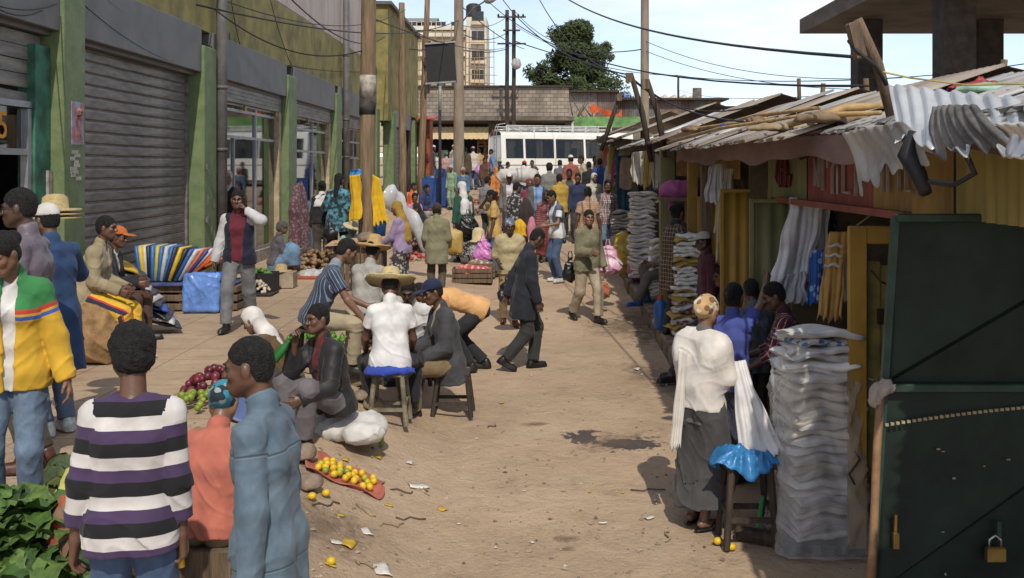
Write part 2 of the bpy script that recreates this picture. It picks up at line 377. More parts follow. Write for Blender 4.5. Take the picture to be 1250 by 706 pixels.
# ------------------------------------------------------------------ people
def rotm(ax, deg): return np.array(Matrix.Rotation(R(deg), 3, ax), dtype=float)
def nrm(v): v = np.array(v, float); return v/(np.linalg.norm(v)+1e-9)
def ik(a, t, l1, l2, hint):
    a = np.array(a, float); t = np.array(t, float); v = t-a; D = np.linalg.norm(v)
    mxd = (l1+l2)*.995
    if D > mxd: t = a+v/D*mxd; v = t-a; D = mxd
    D = max(D, abs(l1-l2)+.02); u = v/np.linalg.norm(v); x = (l1*l1-l2*l2+D*D)/(2*D); y = math.sqrt(max(0, l1*l1-x*x))
    h = np.array(hint, float); h = h-u*(h @ u); h = nrm(h); return a+u*x+h*y, t
def rig(P, fem=False):
    J = {}; pel = np.array(P.get('pel', (0, 0, .93)), float); ln, l2, sd, tw = P.get('lean', 3), P.get('lean2', 0), P.get('side', 0), P.get('twist', 0)
    X = np.array((1., 0, 0))
    up1 = rotm('Y', sd) @ rotm('X', -ln) @ np.array((0, 0, 1.)); up2 = rotm('Y', sd*1.2) @ rotm('X', -ln-l2) @ np.array((0, 0, 1.))
    um = nrm(up1+up2); J['pel'] = pel; J['up1'] = up1; J['up2'] = up2
    J['waist'] = pel+.17*up1; J['chest'] = J['waist']+.18*um; J['neck'] = J['chest']+.185*up2
    r2 = rotm('Z', tw) @ X; r2 = nrm(r2-up2*(r2 @ up2)); J['r2'] = r2; J['f2'] = np.cross(up2, r2); r1 = rotm('Z', tw*.4) @ X; r1 = nrm(r1-up1*(r1 @ up1)); J['r1'] = r1; J['f1'] = np.cross(up1, r1)
    sw = .137 if fem else .152
    for sgn, q in ((-1, 'l'), (1, 'r')):
        sh = J['neck']-.075*up2+sgn*sw*r2+np.array(P.get('sh_'+q, (0, 0, 0))); J['sh_'+q] = sh
        hd = P.get('hand_'+q, (sgn*.22, .07, .82)); hint = P.get('elb_'+q, (sgn*.3, -1, -.25))
        J['el_'+q], J['wr_'+q] = ik(sh, hd, .285, .25, hint)
        hip = pel+sgn*.088*r1-.02*up1; J['hip_'+q] = hip
        ft = np.array(P.get('foot_'+q, (sgn*.1, 0, 0)), float); tip = P.get('tip_'+q, 0)      # tip: heel raised, degrees
        yaw = P.get('toe_'+q, -sgn*10); fd = rotm('Z', yaw) @ rotm('X', -tip) @ np.array((0, 1., 0)); J['fd_'+q] = fd
        an = ft+np.array((0, 0, .085))-.03*np.array((fd[0], fd[1], 0)); kh = P.get('knee_'+q, (sgn*.12, 1, .1))
        J['kn_'+q], J['an_'+q] = ik(hip, an, .435, .42, kh)
    hy, hp, hr_ = P.get('hyaw', 0), P.get('hpit', 8), P.get('hroll', 0)
    M = rotm('Z', hy) @ rotm('X', -hp) @ rotm('Y', hr_)
    J['hr'], J['hf'], J['hu'] = M[:, 0], M[:, 1], M[:, 2]
    nd = nrm(up2*.75+J['hu']*.6+J['f2']*.25); J['hb'] = J['neck']+nd*.088; J['hc'] = J['hb']+J['hu']*.098+J['hf']*.022
    J['HM'] = np.stack([J['hr'], J['hf'], J['hu']])
    return J
def hp(J, x, y, z): return J['hc']+J['hr']*x+J['hf']*y+J['hu']*z
def body_field(J, P, h, fem, bare=0.):
    f = F(.03); A = f.rc
    for s in (-1, 1):
        r1, r2 = J['r1'], J['r2']
        A(J['pel']+s*.065*r1, J['waist']+s*.05*r1, .095, .08); A(J['waist']+s*.05*r1, J['chest']+s*.06*r2, .082, .092)
        A(J['chest']+s*.06*r2, J['neck']-.08*J['up2']+s*.085*r2, .092, .056)
    if fem:
        for s in (-1, 1): f.el(J['chest']+s*.075*J['r2']+.085*J['f2'], .055)
    A(J['neck']-.04*J['up2'], J['hb']+.03*J['hu'], .06, .05)
    for q, s in (('l', -1), ('r', 1)):
        A(J['neck']-.05*J['up2'], J['sh_'+q], .055, .048); A(J['sh_'+q], J['el_'+q], .045, .036, k=.02); A(J['el_'+q], J['wr_'+q], .04, .027, k=.01)
        A(J['hip_'+q], J['kn_'+q], .082, .054); m = J['kn_'+q]*.65+J['an_'+q]*.35-J['f1']*.012; A(J['kn_'+q], m, .053, .054, k=.02); A(m, J['an_'+q], .052, .036, k=.02)
        fd = J['fd_'+q]; a = J['an_'+q]; A(a-fd*.03-np.array((0, 0, .04)), a+fd*.13-np.array((0, 0, .055)), .034, .027, k=.02)
        # hand: palm, four fingers of unequal length and a thumb
        wr = J['wr_'+q]; d = nrm(wr-J['el_'+q]); bend = P.get('wbend_'+q, None)
        if bend is not None: d = nrm(d+np.array(bend))
        inw = P.get('palm_'+q, tuple(-s*J['r2'])); inw = np.array(inw, float); inw = nrm(inw-d*(inw @ d)); side = np.cross(d, inw)*(-s)       # side: towards the thumb
        if side @ J['f2'] < 0 and 'palm_'+q not in P: side = -side
        cv = P.get('curl_'+q, .55); fr = max(.0092, h*.62)
        for i in range(3): o = side*(-.026+.026*i); A(wr+o*.55, wr+d*.085+o, .017, .0155, k=.02)
        for i, (fl, o) in enumerate(((.058, -.033), (.07, -.011), (.074, .012), (.066, .034))):
            b0 = wr+d*.088+side*o; a1 = nrm(d*math.cos(cv*.8)+inw*math.sin(cv*.8)); a2 = nrm(d*math.cos(cv*2)+inw*math.sin(cv*2))
            b1 = b0+a1*fl*.55; b2 = b1+a2*fl*.5; A(b0, b1, fr, fr*.95, k=.006); A(b1, b2, fr*.95, fr*.8, k=.004)
        t0 = wr+d*.02+side*.028; t1 = t0+nrm(d*.75+side*.6+inw*.35)*.045; t2 = t1+nrm(d+inw*(.3+cv*.5))*.034; A(t0, t1, .014, .0115, k=.01); A(t1, t2, .0112, .0095, k=.004)
    # head
    HM = J['HM']
    f.el(hp(J, 0, -.012, .03), (.074, .092, .088), HM, k=.03); f.el(hp(J, 0, .022, -.035), (.058, .066, .075), HM, k=.03)
    A(hp(J, 0, .06, -.092), hp(J, 0, .07, -.088), .025, .024, k=.03)
    for s in (-1, 1):
        A(hp(J, s*.055, .0, -.05), hp(J, s*.022, .06, -.088), .026, .022, k=.03)               # jaw
        f.el(hp(J, s*.03, .077, .003), (.018, .016, .013), HM, sub=True, k=.02)                    # eye socket
        A(hp(J, s*.012, .087, .022), hp(J, s*.045, .072, .02), .011, .009, k=.015)                   # brow
        f.el(hp(J, s*.078, -.005, -.01), (.013, .021, .033), HM, k=.008)                             # ear
        A(hp(J, s*.042, .062, -.02), hp(J, s*.035, .066, -.028), .02, .018, k=.02)                 # cheek
    A(hp(J, 0, .088, .012), hp(J, 0, .108, -.026), .008, .0125, k=.012); 
    for s in (-1, 1): A(hp(J, s*.013, .098, -.028), hp(J, s*.01, .1, -.03), .009, k=.008)
    A(hp(J, -.018, .089, -.056), hp(J, .018, .089, -.056), .009, k=.008); A(hp(J, -.015, .088, -.067), hp(J, .015, .088, -.067), .0095, k=.006)
    return f
def T(col, sl=1., hem=.12, off=.018, op=0., pat=None, c2=None, c3=None, name='shirt', collar=True, nz=.006, flare=0., f=1., rough=.88, cape=0., opz=0.): return dict(locals())
def top_field(J, P, t, sd, fem):
    o = t['off']; f = F(.035); A = f.rc; up1, up2, r1, r2 = J['up1'], J['up2'], J['r1'], J['r2']; hem = t['hem']
    f.spine = (V3(J['neck']), V3(nrm(up1+up2)))
    for s in (-1, 1):
        A(J['neck']-.085*up2+s*.085*r2, J['chest']+s*.06*r2, .056+o, .095+o, sc=(.05, .19, 0)); A(J['chest']+s*.06*r2, J['waist']+s*.052*r1, .095+o, .084+o, sc=(.19, .37, 0))
        A(J['waist']+s*.052*r1, J['pel']+s*.066*r1, .084+o, .106+o, sc=(.37, .54, 0))
        if hem > 0: A(J['pel']+s*.066*r1, J['pel']+s*.07*r1-up1*(hem+.12), .106+o, .108+o+t['flare'], sc=(.54, .66+hem, 0))
        if fem: f.el(J['chest']+s*.07*r2+.075*J['f2'], .056+o*.6)
    A(J['neck']-.075*up2-.025*J['f2'], J['neck']-.095*up2+.015*J['f2'], .056+o, .06+o, sc=(.07, .09, 0))
    hp_ = J['pel']-up1*hem; f.cut(hp_, -up1)
    for q, s in (('l', -1), ('r', 1)):
        g = F(.025); sl = t['sl']; g.spine = f.spine; so_ = 10. if t['pat'] == 'sleeve' else 0.
        if sl > 0 or True:
            g.rc(J['neck']-.05*up2+s*.03*r2, J['sh_'+q], .05+o, .043+o, sc=(.0, .06, 0))
            e = J['el_'+q]; sh = J['sh_'+q]; w = J['wr_'+q]
            if sl <= 0: pass
            elif sl < .55:
                en = sh+(e-sh)*min(1, sl*2); g.rc(sh, en+nrm(e-sh)*.05, .045+o, .044+o*1.2, sc=(.08+so_, .08+so_+.29*sl*2, 1)); g.cut(en, nrm(e-sh))
            else:
                k2 = (sl-.5)*2; en = e+(w-e)*min(1, k2)+nrm(w-e)*.02*(k2 > .95); g.rc(sh, e, .045+o, .039+o, sc=(.08+so_, .36+so_, 1))
                ff = F(.02); ff.rc(e, en+nrm(w-e)*.05, .04+o, .03+o*.85, sc=(.36+so_, .36+so_+.25*k2, 1)); ff.cut(en, nrm(w-e)); g.add(ff, k=.02)
        f.add(g, k=.012)
    if t['cape']:
        for s, q in ((-1, 'l'), (1, 'r')):
            A(J['neck']-.05*up2+s*.05*r2, J['sh_'+q], .05+o, .046+o, k=.08); A(J['sh_'+q], J['el_'+q]*.85+J['sh_'+q]*.15, .046+o, .05+o, k=.12); A(J['sh_'+q]-.06*J['f2']-.08*up2, J['waist']+s*.06*r1-.05*J['f1'], .04+o, .06+o, k=.12)
    if t['collar']:
        c = F(.015); c.rc(J['neck']-.03*up2, J['neck']+.035*nrm(up2+J['hu']*.5), .066+o*.4, .06+o*.3); f.add(c, k=.01)
        f.rc(J['neck']+.085*J['f2']+.05*up2, J['neck']+.1*J['f2']-.04*up2, .05, .022, k=.01, sub=True)
    if t['op']:
        w = t['op']; f.wedge(J['neck']-.0*up2, r2, J['f2'], nrm(up1+up2), w*1.35, w*.8+t['opz'], .62)
    if t['nz']: f.nz = (t['nz'], 34., sd)
    return f
def legs_field(J, P, b, sd):
    o = b.get('off', .02); f = F(.03); A = f.rc; up1, r1 = J['up1'], J['r1']
    for s, q in ((-1, 'l'), (1, 'r')):
        wf = F(.03); wf.rc(J['waist']*.35+J['pel']*.65+s*.052*r1, J['pel']+s*.062*r1, .088+o*.5, .097+o*.5, sc=(0, .1, 1)); wf.cut(J['waist']*.4+J['pel']*.6, up1); f.add(wf, k=.02); A(J['hip_'+q], J['kn_'+q], .08+o, .055+o, sc=(.1, .5, 1))
        a = J['an_'+q]; k = J['kn_'+q]; en = k+(a-k)*b.get('len', .97); g = F(.02); g.rc(k, en+nrm(a-k)*.06, .055+o, .045+o+b.get('flare', .0), sc=(.5, .95, 1)); g.cut(en, nrm(a-k)); f.add(g, k=.03)
    f.nz = (.0065, 33., sd+3); return f
def skirt_field(J, P, b, sd):
    o = b.get('off', .02); f = F(.06); A = f.rc; L = b.get('len', .8); up1, r1 = J['up1'], J['r1']
    for s, q in ((-1, 'l'), (1, 'r')):
        wf = F(.03); wf.rc(J['waist']+s*.05*r1, J['pel']+s*.072*r1, .08+o*.4, .1+o, sc=(0, .17, 0)); wf.cut(J['waist'], up1); f.add(wf, k=.05); A(J['hip_'+q]-.06*up1, J['kn_'+q], .095+o, .085+o+b.get('flare', .02), sc=(.17, .6, 0))
        a = J['an_'+q]; k = J['kn_'+q]; en = k+(a-k)*(L*2-1); g = F(.1); g.rc(k, en+nrm(a-k)*.1, .085+o+b.get('flare', .02), .09+o+b.get('flare', .02)*2.2, sc=(.6, 1, 0)); g.cut(en, (0, 0, -1)); f.add(g, k=.14)
    f.nz = (.009, 28., sd+5); return f
def hair_field(J, st, h):
    f = F(.02); HM = J['HM']; tk = {'short': .004, 'crop': .001, 'afro': .022, 'bun': .008, 'long': .010}.get(st, .004)
    f.el(hp(J, 0, -.014, .034), (.076+tk, .095+tk, .09+tk), HM)
    if st in ('bun', 'long', 'afro'): f.el(hp(J, 0, -.035, -.02), (.076+tk*.7, .07+tk, .08), HM)
    else: f.el(hp(J, 0, -.04, -.015), (.07+tk, .06+tk, .07), HM)
    f.el(hp(J, 0, .115, -.065), (.12, .115, .125), HM, sub=True, k=.01)             # leave the face free
    if st != 'long': f.cut(hp(J, 0, 0, -.05 if st in ('short', 'crop') else -.072), -J['hu']-J['hf']*-.25)
    for s in (-1, 1): f.el(hp(J, s*.09, .004, -.03), (.03, .036, .045), HM, sub=True, k=.008)
    if st == 'bun': f.el(hp(J, 0, -.12, .03), (.05, .045, .05), HM)
    if st == 'long': f.rc(hp(J, 0, -.07, 0), J['neck']-J['f2']*.1-.12*J['up2'], .06, .05)
    f.nz = (.0025 if st != 'afro' else .006, 120., 1.); return f
def wrap_field(J, st):
    f = F(.03); HM = J['HM']
    f.el(hp(J, 0, -.015, .03), (.088, .108, .104), HM)
    if st in ('scarf', 'shawl'):
        f.rc(hp(J, 0, -.03, -.02), J['neck']-.01*J['up2']-.02*J['f2'], .084, .08)
        for s in (-1, 1): f.rc(J['neck']-.03*J['up2'], J['neck']-.09*J['up2']+s*.11*J['r2']+.02*J['f2'], .078, .07)
        f.rc(J['neck']-.02*J['f2'], J['chest']-.05*J['f2'], .085, .085)
        if st == 'shawl': f.rc(J['chest']-.06*J['f2'], J['waist']-.09*J['f1'], .12, .1); f.rc(J['chest']-.03*J['f2']+.1*J['r2'], J['waist']+.12*J['r1'], .09, .08)
        f.rc(hp(J, 0, .12, .035), hp(J, 0, .13, -.07), .068, .06, sub=True, k=.02)
    else:
        f.el(hp(J, 0, -.085, .01), (.07, .06, .06), HM); f.el(hp(J, 0, .12, -.075), (.14, .125, .12), HM, sub=True, k=.015); f.cut(hp(J, 0, 0, -.07), -J['hu'])
    f.nz = (.006, 34., 2.); return f
def cap_field(J, kind):
    f = F(.01); HM = J['HM']; f.el(hp(J, 0, -.008, .045), (.086, .106, .09), HM); f.cut(hp(J, 0, 0, .038), -J['hu']-J['hf']*-.12)
    if kind == 'cap': f.el(hp(J, 0, .125, .046), (.072, .085, .012), HM, k=.012)
    if kind == 'beanie': f.ops.pop(); f.el(hp(J, 0, -.01, .03), (.086, .106, .085), HM); f.el(hp(J, 0, .12, -.08), (.14, .125, .13), HM, sub=True, k=.01); f.cut(hp(J, 0, 0, -.03), -J['hu'])
    if kind == 'bucket': f.el(hp(J, 0, -.005, .04), (.13, .15, .016), HM, k=.02)
    return f
def straw_hat(J, parent, col, brim=.2, crown=.12, k=1., tilt=0, nm='straw_hat', strands=True):
    mb = MB(); rr = .092; pr = [(brim, -.012), (brim*.98, .004), (brim*.75, .012), (rr*1.12, .012), (rr*1.02, .02), (rr*.97, crown*.55), (rr*.85, crown*.9), (rr*.55, crown*1.02), (0.0001, crown*1.05)]
    M = Matrix(J['HM'].tolist()).transposed() @ Matrix.Rotation(R(tilt), 3, 'X')
    mb.lathe(pr, c=hp(J, 0, 0, .05), n=36, M=M, wav=lambda r, a: .016*math.sin(2*a+1)*max(0, r-rr)/max(.01, brim-rr)+.006*math.sin(7*a)*max(0, r-rr)/(brim-rr))
    me = meshdata(nm, mb.v, mb.f, straw_mat(col), True); o = link(nm, me, parent); return o
def straw_mat(col):
    k = ('straw', tuple(col))
    if k in MC: return MC[k]
    m = mat('straw', col, rough=.75, var=.3, scale=40, bump=.5, bscale=160, stretch=(1, 1, 6)); MC[k] = m; return m
HAIR = mat('hair', (.012, .010, .009), rough=.8, var=.7, scale=45, bump=1., bscale=130)
GREYHAIR = mat('grey_hair', (.12, .115, .11), rough=.7, var=.5, scale=60, bump=.9, bscale=260)
EYE = mat('eye_white', (.2, .17, .15), rough=.6, var=.05, bump=0); IRIS = mat('iris', (.012, .008, .006), rough=.6, var=.1, bump=0); LIP = mat('lip', (.10, .036, .03), rough=.5, var=.15, bump=0)
NP = [0]
def person(label, at, face=180, h=1.7, P={}, tops=(), bot=None, shoes=(.02, .02, .02), head=None, hair='short', skin=(.105, .052, .031), fem=False, grp=None, det=1., sandals=False, z=None, glasses=False):
    """at: world position of the base; face: degrees, 0 looks away from the camera, 90 to the left, 180 at the camera"""
    NP[0] += 1; sd = NP[0]*1.37; at = Vector(at)
    if z is not None: at.z = z
    k = h/1.75; J = rig(P, fem)
    root = thing('person', label, 'person', at, R(face), grp); root.scale = (k, k, k)
    pxm = FPX/max(2., at.y)*.82; hv = min(.026, max(.0095, .95/pxm))/det
    def part(nm, fld, m, hh=hv, at_=False): return link(nm, sdfmesh(nm, fld, hh, m, at_), root)
    part('body', body_field(J, P, hv*.8, fem), skinm(skin), max(.008, hv*.85))
    if bot:
        m = cloth(bot['c'], bot.get('pat'), bot.get('c2'), bot.get('c3'), f=bot.get('f', 1.))
        if bot['k'] == 'skirt': part('skirt', skirt_field(J, P, bot, sd), m, at_=True)
        else: part(bot.get('name', 'trousers'), legs_field(J, P, bot, sd), m, at_=True)
    for i, t in enumerate(tops):
        m = cloth(t['col'], t['pat'], t['c2'], t['c3'], f=t['f'], rough=t['rough']); part(t['name'], top_field(J, P, t, sd+i*2.1, fem), m, at_=True)
    if shoes:
        ms = mat('shoe', shoes, rough=.42, var=.3, scale=30, bump=.1)
        for q in ('l', 'r'):
            fd = J['fd_'+q]; a = J['an_'+q]; up = nrm(np.cross(np.cross(fd, (0, 0, 1.)), fd)); b0 = a-up*.045
            g = F(.025)
            if sandals: g.el(b0+fd*.05-up*.034, (.05, .145, .012), np.stack([np.cross(fd, up), fd, up])); g.rc(b0+fd*.07+np.cross(fd, up)*.04-up*.01, b0+fd*.1-np.cross(fd, up)*.04-up*.01, .02)
            else: g.rc(b0-fd*.035, b0+fd*.145-up*.008, .045, .037); g.rc(b0-fd*.03, b0+up*.04-fd*.02, .043, .045); g.el(b0+fd*.055-up*.03, (.047, .145, .016), np.stack([np.cross(fd, up), fd, up]))
            g.cut(b0-up*.04, -up); part('sandal' if sandals else 'shoe', g, ms, hv*.8)
    if hair: part('hair', hair_field(J, hair.replace('grey', 'short') if hair != 'grey' else 'afro', hv), GREYHAIR if hair == 'grey' else HAIR, hv*.8)
    if head:
        kd, c = head[0], head[1]
        if kd == 'straw': straw_hat(J, root, c, *(head[2:]))
        elif kd in ('cap', 'skullcap', 'beanie', 'bucket'): part('cap' if kd != 'beanie' else 'beanie', cap_field(J, kd), cloth(c), hv*.8)
        else: part('headscarf', wrap_field(J, kd), cloth(c, *(head[2:])), hv*.9, True)
    a2 = R(face); cz = -(math.cos(a2)*J['hf'][1]+math.sin(a2)*J['hf'][0])    # does the face show?
    if pxm > 48 and cz > -.45:
        M = Matrix(J['HM'].tolist()).transposed()
        for s in (-1, 1):
            mb = MB(); c = hp(J, s*.031, .0725, .003); mb.lathe([(0.0001, -.0052), (.008, -.004), (.0115, 0), (.008, .004), (.0001, .0052)], c, 10, M); e = meshdata('eye', mb.v, mb.f, EYE if pxm > 110 else IRIS, True); eo = link('eye', e, root)
            mb = MB(); c = hp(J, s*.0305, .0802, .003); mb.lathe([(.0001, -.0058), (.004, -.004), (.0058, 0), (.004, .004), (.0001, .0058)], c, 8, M); link('iris', meshdata('iris', mb.v, mb.f, IRIS, True), eo)
            mb = MB(); mb.tube([hp(J, s*.012, .097, .021), hp(J, s*.03, .092, .028), hp(J, s*.048, .077, .022)], [.003, .004, .002], 6); link('eyebrow', meshdata('eyebrow', mb.v, mb.f, HAIR, True), root)
        mb = MB(); mb.tube([hp(J, -.024, .09, -.061), hp(J, 0, .0985, -.0605), hp(J, .024, .09, -.061)], [.002, .0042, .002], 6); link('mouth', meshdata('mouth', mb.v, mb.f, LIP, True), root)
    if glasses:
        mb = MB()
        for s in (-1, 1):
            pts = [hp(J, s*.033+.024*math.cos(a), .1, .002+.018*math.sin(a)) for a in [i*math.pi/5 for i in range(11)]]; mb.tube(pts, .0022, 5); mb.tube([hp(J, s*.057, .098, .006), hp(J, s*.084, 0, .004)], .0022, 5)
        link('spectacles', meshdata('spectacles', mb.v, mb.f, IRIS, True), root)
    root['_J'] = 0; del root['_J']
    def world(p): p = Vector(p)*k; c, s = math.cos(R(face)), math.sin(R(face)); return Vector((p.x*c-p.y*s, p.x*s+p.y*c, p.z))+at
    J['world'] = world; J['root'] = root; J['k'] = k
    return J
def sit(seat=.45, lean=8, fx=.42, spread=.11, **kw):
    P = dict(pel=(0, 0, seat+.09), lean=lean, foot_l=(-spread, fx, 0), foot_r=(spread, fx, 0), hand_l=(-.14, .36, seat+.2), hand_r=(.14, .36, seat+.2), knee_l=(-.3, .6, 1), knee_r=(.3, .6, 1)); P.update(kw); return P
def walk(st=.28, **kw):
    P = dict(foot_l=(-.09, st, .0), foot_r=(.09, -st, .0), tip_r=0, pel=(0, 0, .915), lean=4, hand_l=(-.25, -.12, .84), hand_r=(.25, .2, .86)); P.update(kw); return P
def at_h(px, yh, s, h):
    """standing position from the head-top pixel and the scale s (px per metre)"""
    d = FPX/s; X = (px-CX)/s; return Vector((X, d, gz(X, d)))
# ------------------------------------------------------------------ ground
rnd = random.Random(7)
def axis(lo, hi, near, step, grow):
    a = [0.]; s = step
    while a[-1] < hi: a.append(a[-1]+s); s = s if a[-1] < near else s*grow
    b = [0.]; s = step
    while b[-1] > lo: b.append(b[-1]-s); s = s if b[-1] > -near else s*grow
    return b[:0:-1]+a
def ground_mat():
    m = bpy.data.materials.new('dusty_ground'); m.use_nodes = True; t = m.node_tree; n = t.nodes; ln = t.links.new; b = n['Principled BSDF']; b.inputs['Roughness'].default_value = .95; b.inputs['Specular IOR Level'].default_value = .15
    co = n.new('ShaderNodeTexCoord').outputs['Object']
    def nz(sc, det=6, ro=.6, dist=0):
        x = n.new('ShaderNodeTexNoise'); x.inputs['Scale'].default_value = sc; x.inputs['Detail'].default_value = det; x.inputs['Roughness'].default_value = ro; x.inputs['Distortion'].default_value = dist; ln(co, x.inputs['Vector']); return x.outputs['Fac']
    def ramp(v, *st):
        r = n.new('ShaderNodeValToRGB'); e = r.color_ramp.elements
        while len(e) < len(st): e.new(.5)
        for q, (p, c) in zip(e, st): q.position = p; q.color = (*c, 1)
        ln(v, r.inputs[0]); return r.outputs[0]
    def mul(a, bb, f=1.):
        x = n.new('ShaderNodeMix'); x.data_type = 'RGBA'; x.blend_type = 'MULTIPLY'; x.inputs['Factor'].default_value = f; ln(a, x.inputs['A']); ln(bb, x.inputs['B']); return x.outputs['Result']
    base = ramp(nz(.8, 8, .65, .3), (.3, (.38, .272, .182)), (.5, (.45, .33, .225)), (.72, (.505, .38, .268)))
    d1 = ramp(nz(3.1, 7, .7, .8), (.28, (.72, .7, .68)), (.42, (.95, .95, .95)), (.7, (1.06, 1.06, 1.06)))
    d2 = ramp(nz(30, 4, .7), (.27, (.74, .72, .7)), (.38, (.97, .97, .97)), (.8, (1.07, 1.07, 1.07)))
    d3 = ramp(nz(.33, 4, .5), (.35, (.86, .86, .87)), (.6, (1.03, 1.03, 1.03)))
    d4 = ramp(nz(95, 2, .5), (.27, (.45, .42, .4)), (.34, (1, 1, 1)), (.9, (1.05, 1.05, 1.05)))
    col = mul(mul(mul(mul(base, d1), d2, .8), d3), d4, .4)
    # small pale pebbles and scraps trodden in
    v = n.new('ShaderNodeTexVoronoi'); v.inputs['Scale'].default_value = 9; v.inputs['Randomness'].default_value = 1; ln(co, v.inputs['Vector'])
    lt = n.new('ShaderNodeMath'); lt.operation = 'LESS_THAN'; lt.inputs[1].default_value = .075; ln(v.outputs['Distance'], lt.inputs[0])
    g2 = n.new('ShaderNodeMath'); g2.operation = 'MULTIPLY'; ln(lt.outputs[0], g2.inputs[0]); x5 = n.new('ShaderNodeMath'); x5.operation = 'GREATER_THAN'; x5.inputs[1].default_value = .56; ln(nz(2.3, 3), x5.inputs[0]); ln(x5.outputs[0], g2.inputs[1])
    mx = n.new('ShaderNodeMix'); mx.data_type = 'RGBA'; ln(g2.outputs[0], mx.inputs['Factor']); ln(col, mx.inputs['A']); ln(ramp(v.outputs['Color'], (.2, (.12, .09, .07)), (.8, (.55, .48, .4))), mx.inputs['B'])
    # faint joints of the old paving under the dust on the raised left side
    sx = n.new('ShaderNodeSeparateXYZ'); ln(co, sx.inputs[0])
    br = n.new('ShaderNodeTexBrick'); br.inputs['Scale'].default_value = 1; br.inputs['Brick Width'].default_value = .62; br.inputs['Row Height'].default_value = .62; br.offset = 0.0; br.inputs['Mortar Size'].default_value = .012; br.inputs['Mortar Smooth'].default_value = .6
    ln(co, br.inputs['Vector']); br.inputs['Color1'].default_value = (1, 1, 1, 1); br.inputs['Color2'].default_value = (.93, .93, .93, 1); br.inputs['Mortar'].default_value = (.62, .6, .58, 1)
    mr = n.new('ShaderNodeMapRange'); mr.inputs['From Min'].default_value = -1.9; mr.inputs['From Max'].default_value = -2.6; ln(sx.outputs['X'], mr.inputs['Value'])
    m2 = n.new('ShaderNodeMix'); m2.data_type = 'RGBA'; m2.blend_type = 'MULTIPLY'; ln(mr.outputs[0], m2.inputs['Factor']); ln(mx.outputs['Result'], m2.inputs['A']); ln(br.outputs['Color'], m2.inputs['B'])
    # damp stains and one shallow muddy puddle (place x, y, half-sizes, wetness)
    cur = m2.outputs['Result']; rgh = None
    def mth(op, a, bb, c=None):
        x = n.new('ShaderNodeMath'); x.operation = op
        for i, q in enumerate((a, bb, c)):
            if q is None: continue
            if isinstance(q, (int, float)): x.inputs[i].default_value = q
            else: ln(q, x.inputs[i])
        return x.outputs[0]
    rag = nz(4.5, 7, .65, 1.0); rag2 = nz(14, 5, .6, .6)
    for (px, py, rx, ry, wet) in ((711, 533, .17, .2, 1), (768, 541, .25, .2, 1), (742, 537, .4, .25, 0), (762, 398, .5, .7, 0), (786, 395, .4, 1.4, 0), (600, 335, .6, .6, 0), (690, 655, .08, .06, 0), (692, 668, .05, .05, 0), (786, 455, .2, .5, 0), (655, 517, .1, .06, 0), (830, 470, .25, .6, 0), (300, 560, .5, .6, 0), (395, 640, .3, .3, 0)):
        c = GP(px, py); dx = mth('DIVIDE', mth('SUBTRACT', sx.outputs['X'], c.x), rx); dy = mth('DIVIDE', mth('SUBTRACT', sx.outputs['Y'], c.y), ry)
        r_ = mth('SQRT', mth('ADD', mth('MULTIPLY', dx, dx), mth('MULTIPLY', dy, dy)), 0); v_ = mth('ADD', r_, mth('MULTIPLY', mth('SUBTRACT', rag, .5), 3.2)); v_ = mth('ADD', v_, mth('MULTIPLY', mth('SUBTRACT', rag2, .5), 1.6))
        q = n.new('ShaderNodeMapRange'); q.inputs['From Min'].default_value = 1.0 if wet else 1.25; q.inputs['From Max'].default_value = .88 if wet else .3; q.inputs['To Max'].default_value = .95 if wet else .72; ln(v_, q.inputs[0])
        x = n.new('ShaderNodeMix'); x.data_type = 'RGBA'; ln(q.outputs[0], x.inputs['Factor']); ln(cur, x.inputs['A']); x.inputs['B'].default_value = (.055, .054, .064, 1) if wet else (.13, .092, .065, 1); cur = x.outputs['Result']
        if wet: rgh = q.outputs[0] if rgh is None else mth('MAXIMUM', rgh, q.outputs[0])
    ln(cur, b.inputs['Base Color']); ln(mth('MULTIPLY_ADD', rgh, -.7, .95), b.inputs['Roughness'])
    hs = n.new('ShaderNodeMath'); hs.operation = 'MULTIPLY_ADD'; hs.inputs[1].default_value = 2.2; ln(nz(3.5, 6, .6, .5), hs.inputs[0]); ln(nz(28, 6, .7), hs.inputs[2])
    h2 = n.new('ShaderNodeMath'); h2.operation = 'ADD'; ln(hs.outputs[0], h2.inputs[0]); ln(g2.outputs[0], h2.inputs[1])
    bp = n.new('ShaderNodeBump'); bp.inputs['Strength'].default_value = .7; bp.inputs['Distance'].default_value = .04; ln(h2.outputs[0], bp.inputs['Height']); ln(bp.outputs[0], b.inputs['Normal'])
    return m
GM = ground_mat()
xs = axis(-400, 400, 8, .25, 1.35); ys = axis(-40, 900, 60, .35, 1.35)
def und(x, y): return .012*math.sin(x*2.1+y*.7)*math.sin(y*1.3-x*.4)+.006*math.sin(x*5.3+1)*math.sin(y*4.1)
def gzu(x, y): return gz(x, y)-.012+und(x, y)*(.6 if y < 60 else 0)
gv = [(x, y, gzu(x, y)) for y in ys for x in xs]; nx = len(xs)
gf = [(j*nx+i, j*nx+i+1, (j+1)*nx+i+1, (j+1)*nx+i) for j in range(len(ys)-1) for i in range(nx-1)]
g = link('ground', meshdata('ground', gv, gf, GM, True)); g['kind'] = 'structure'
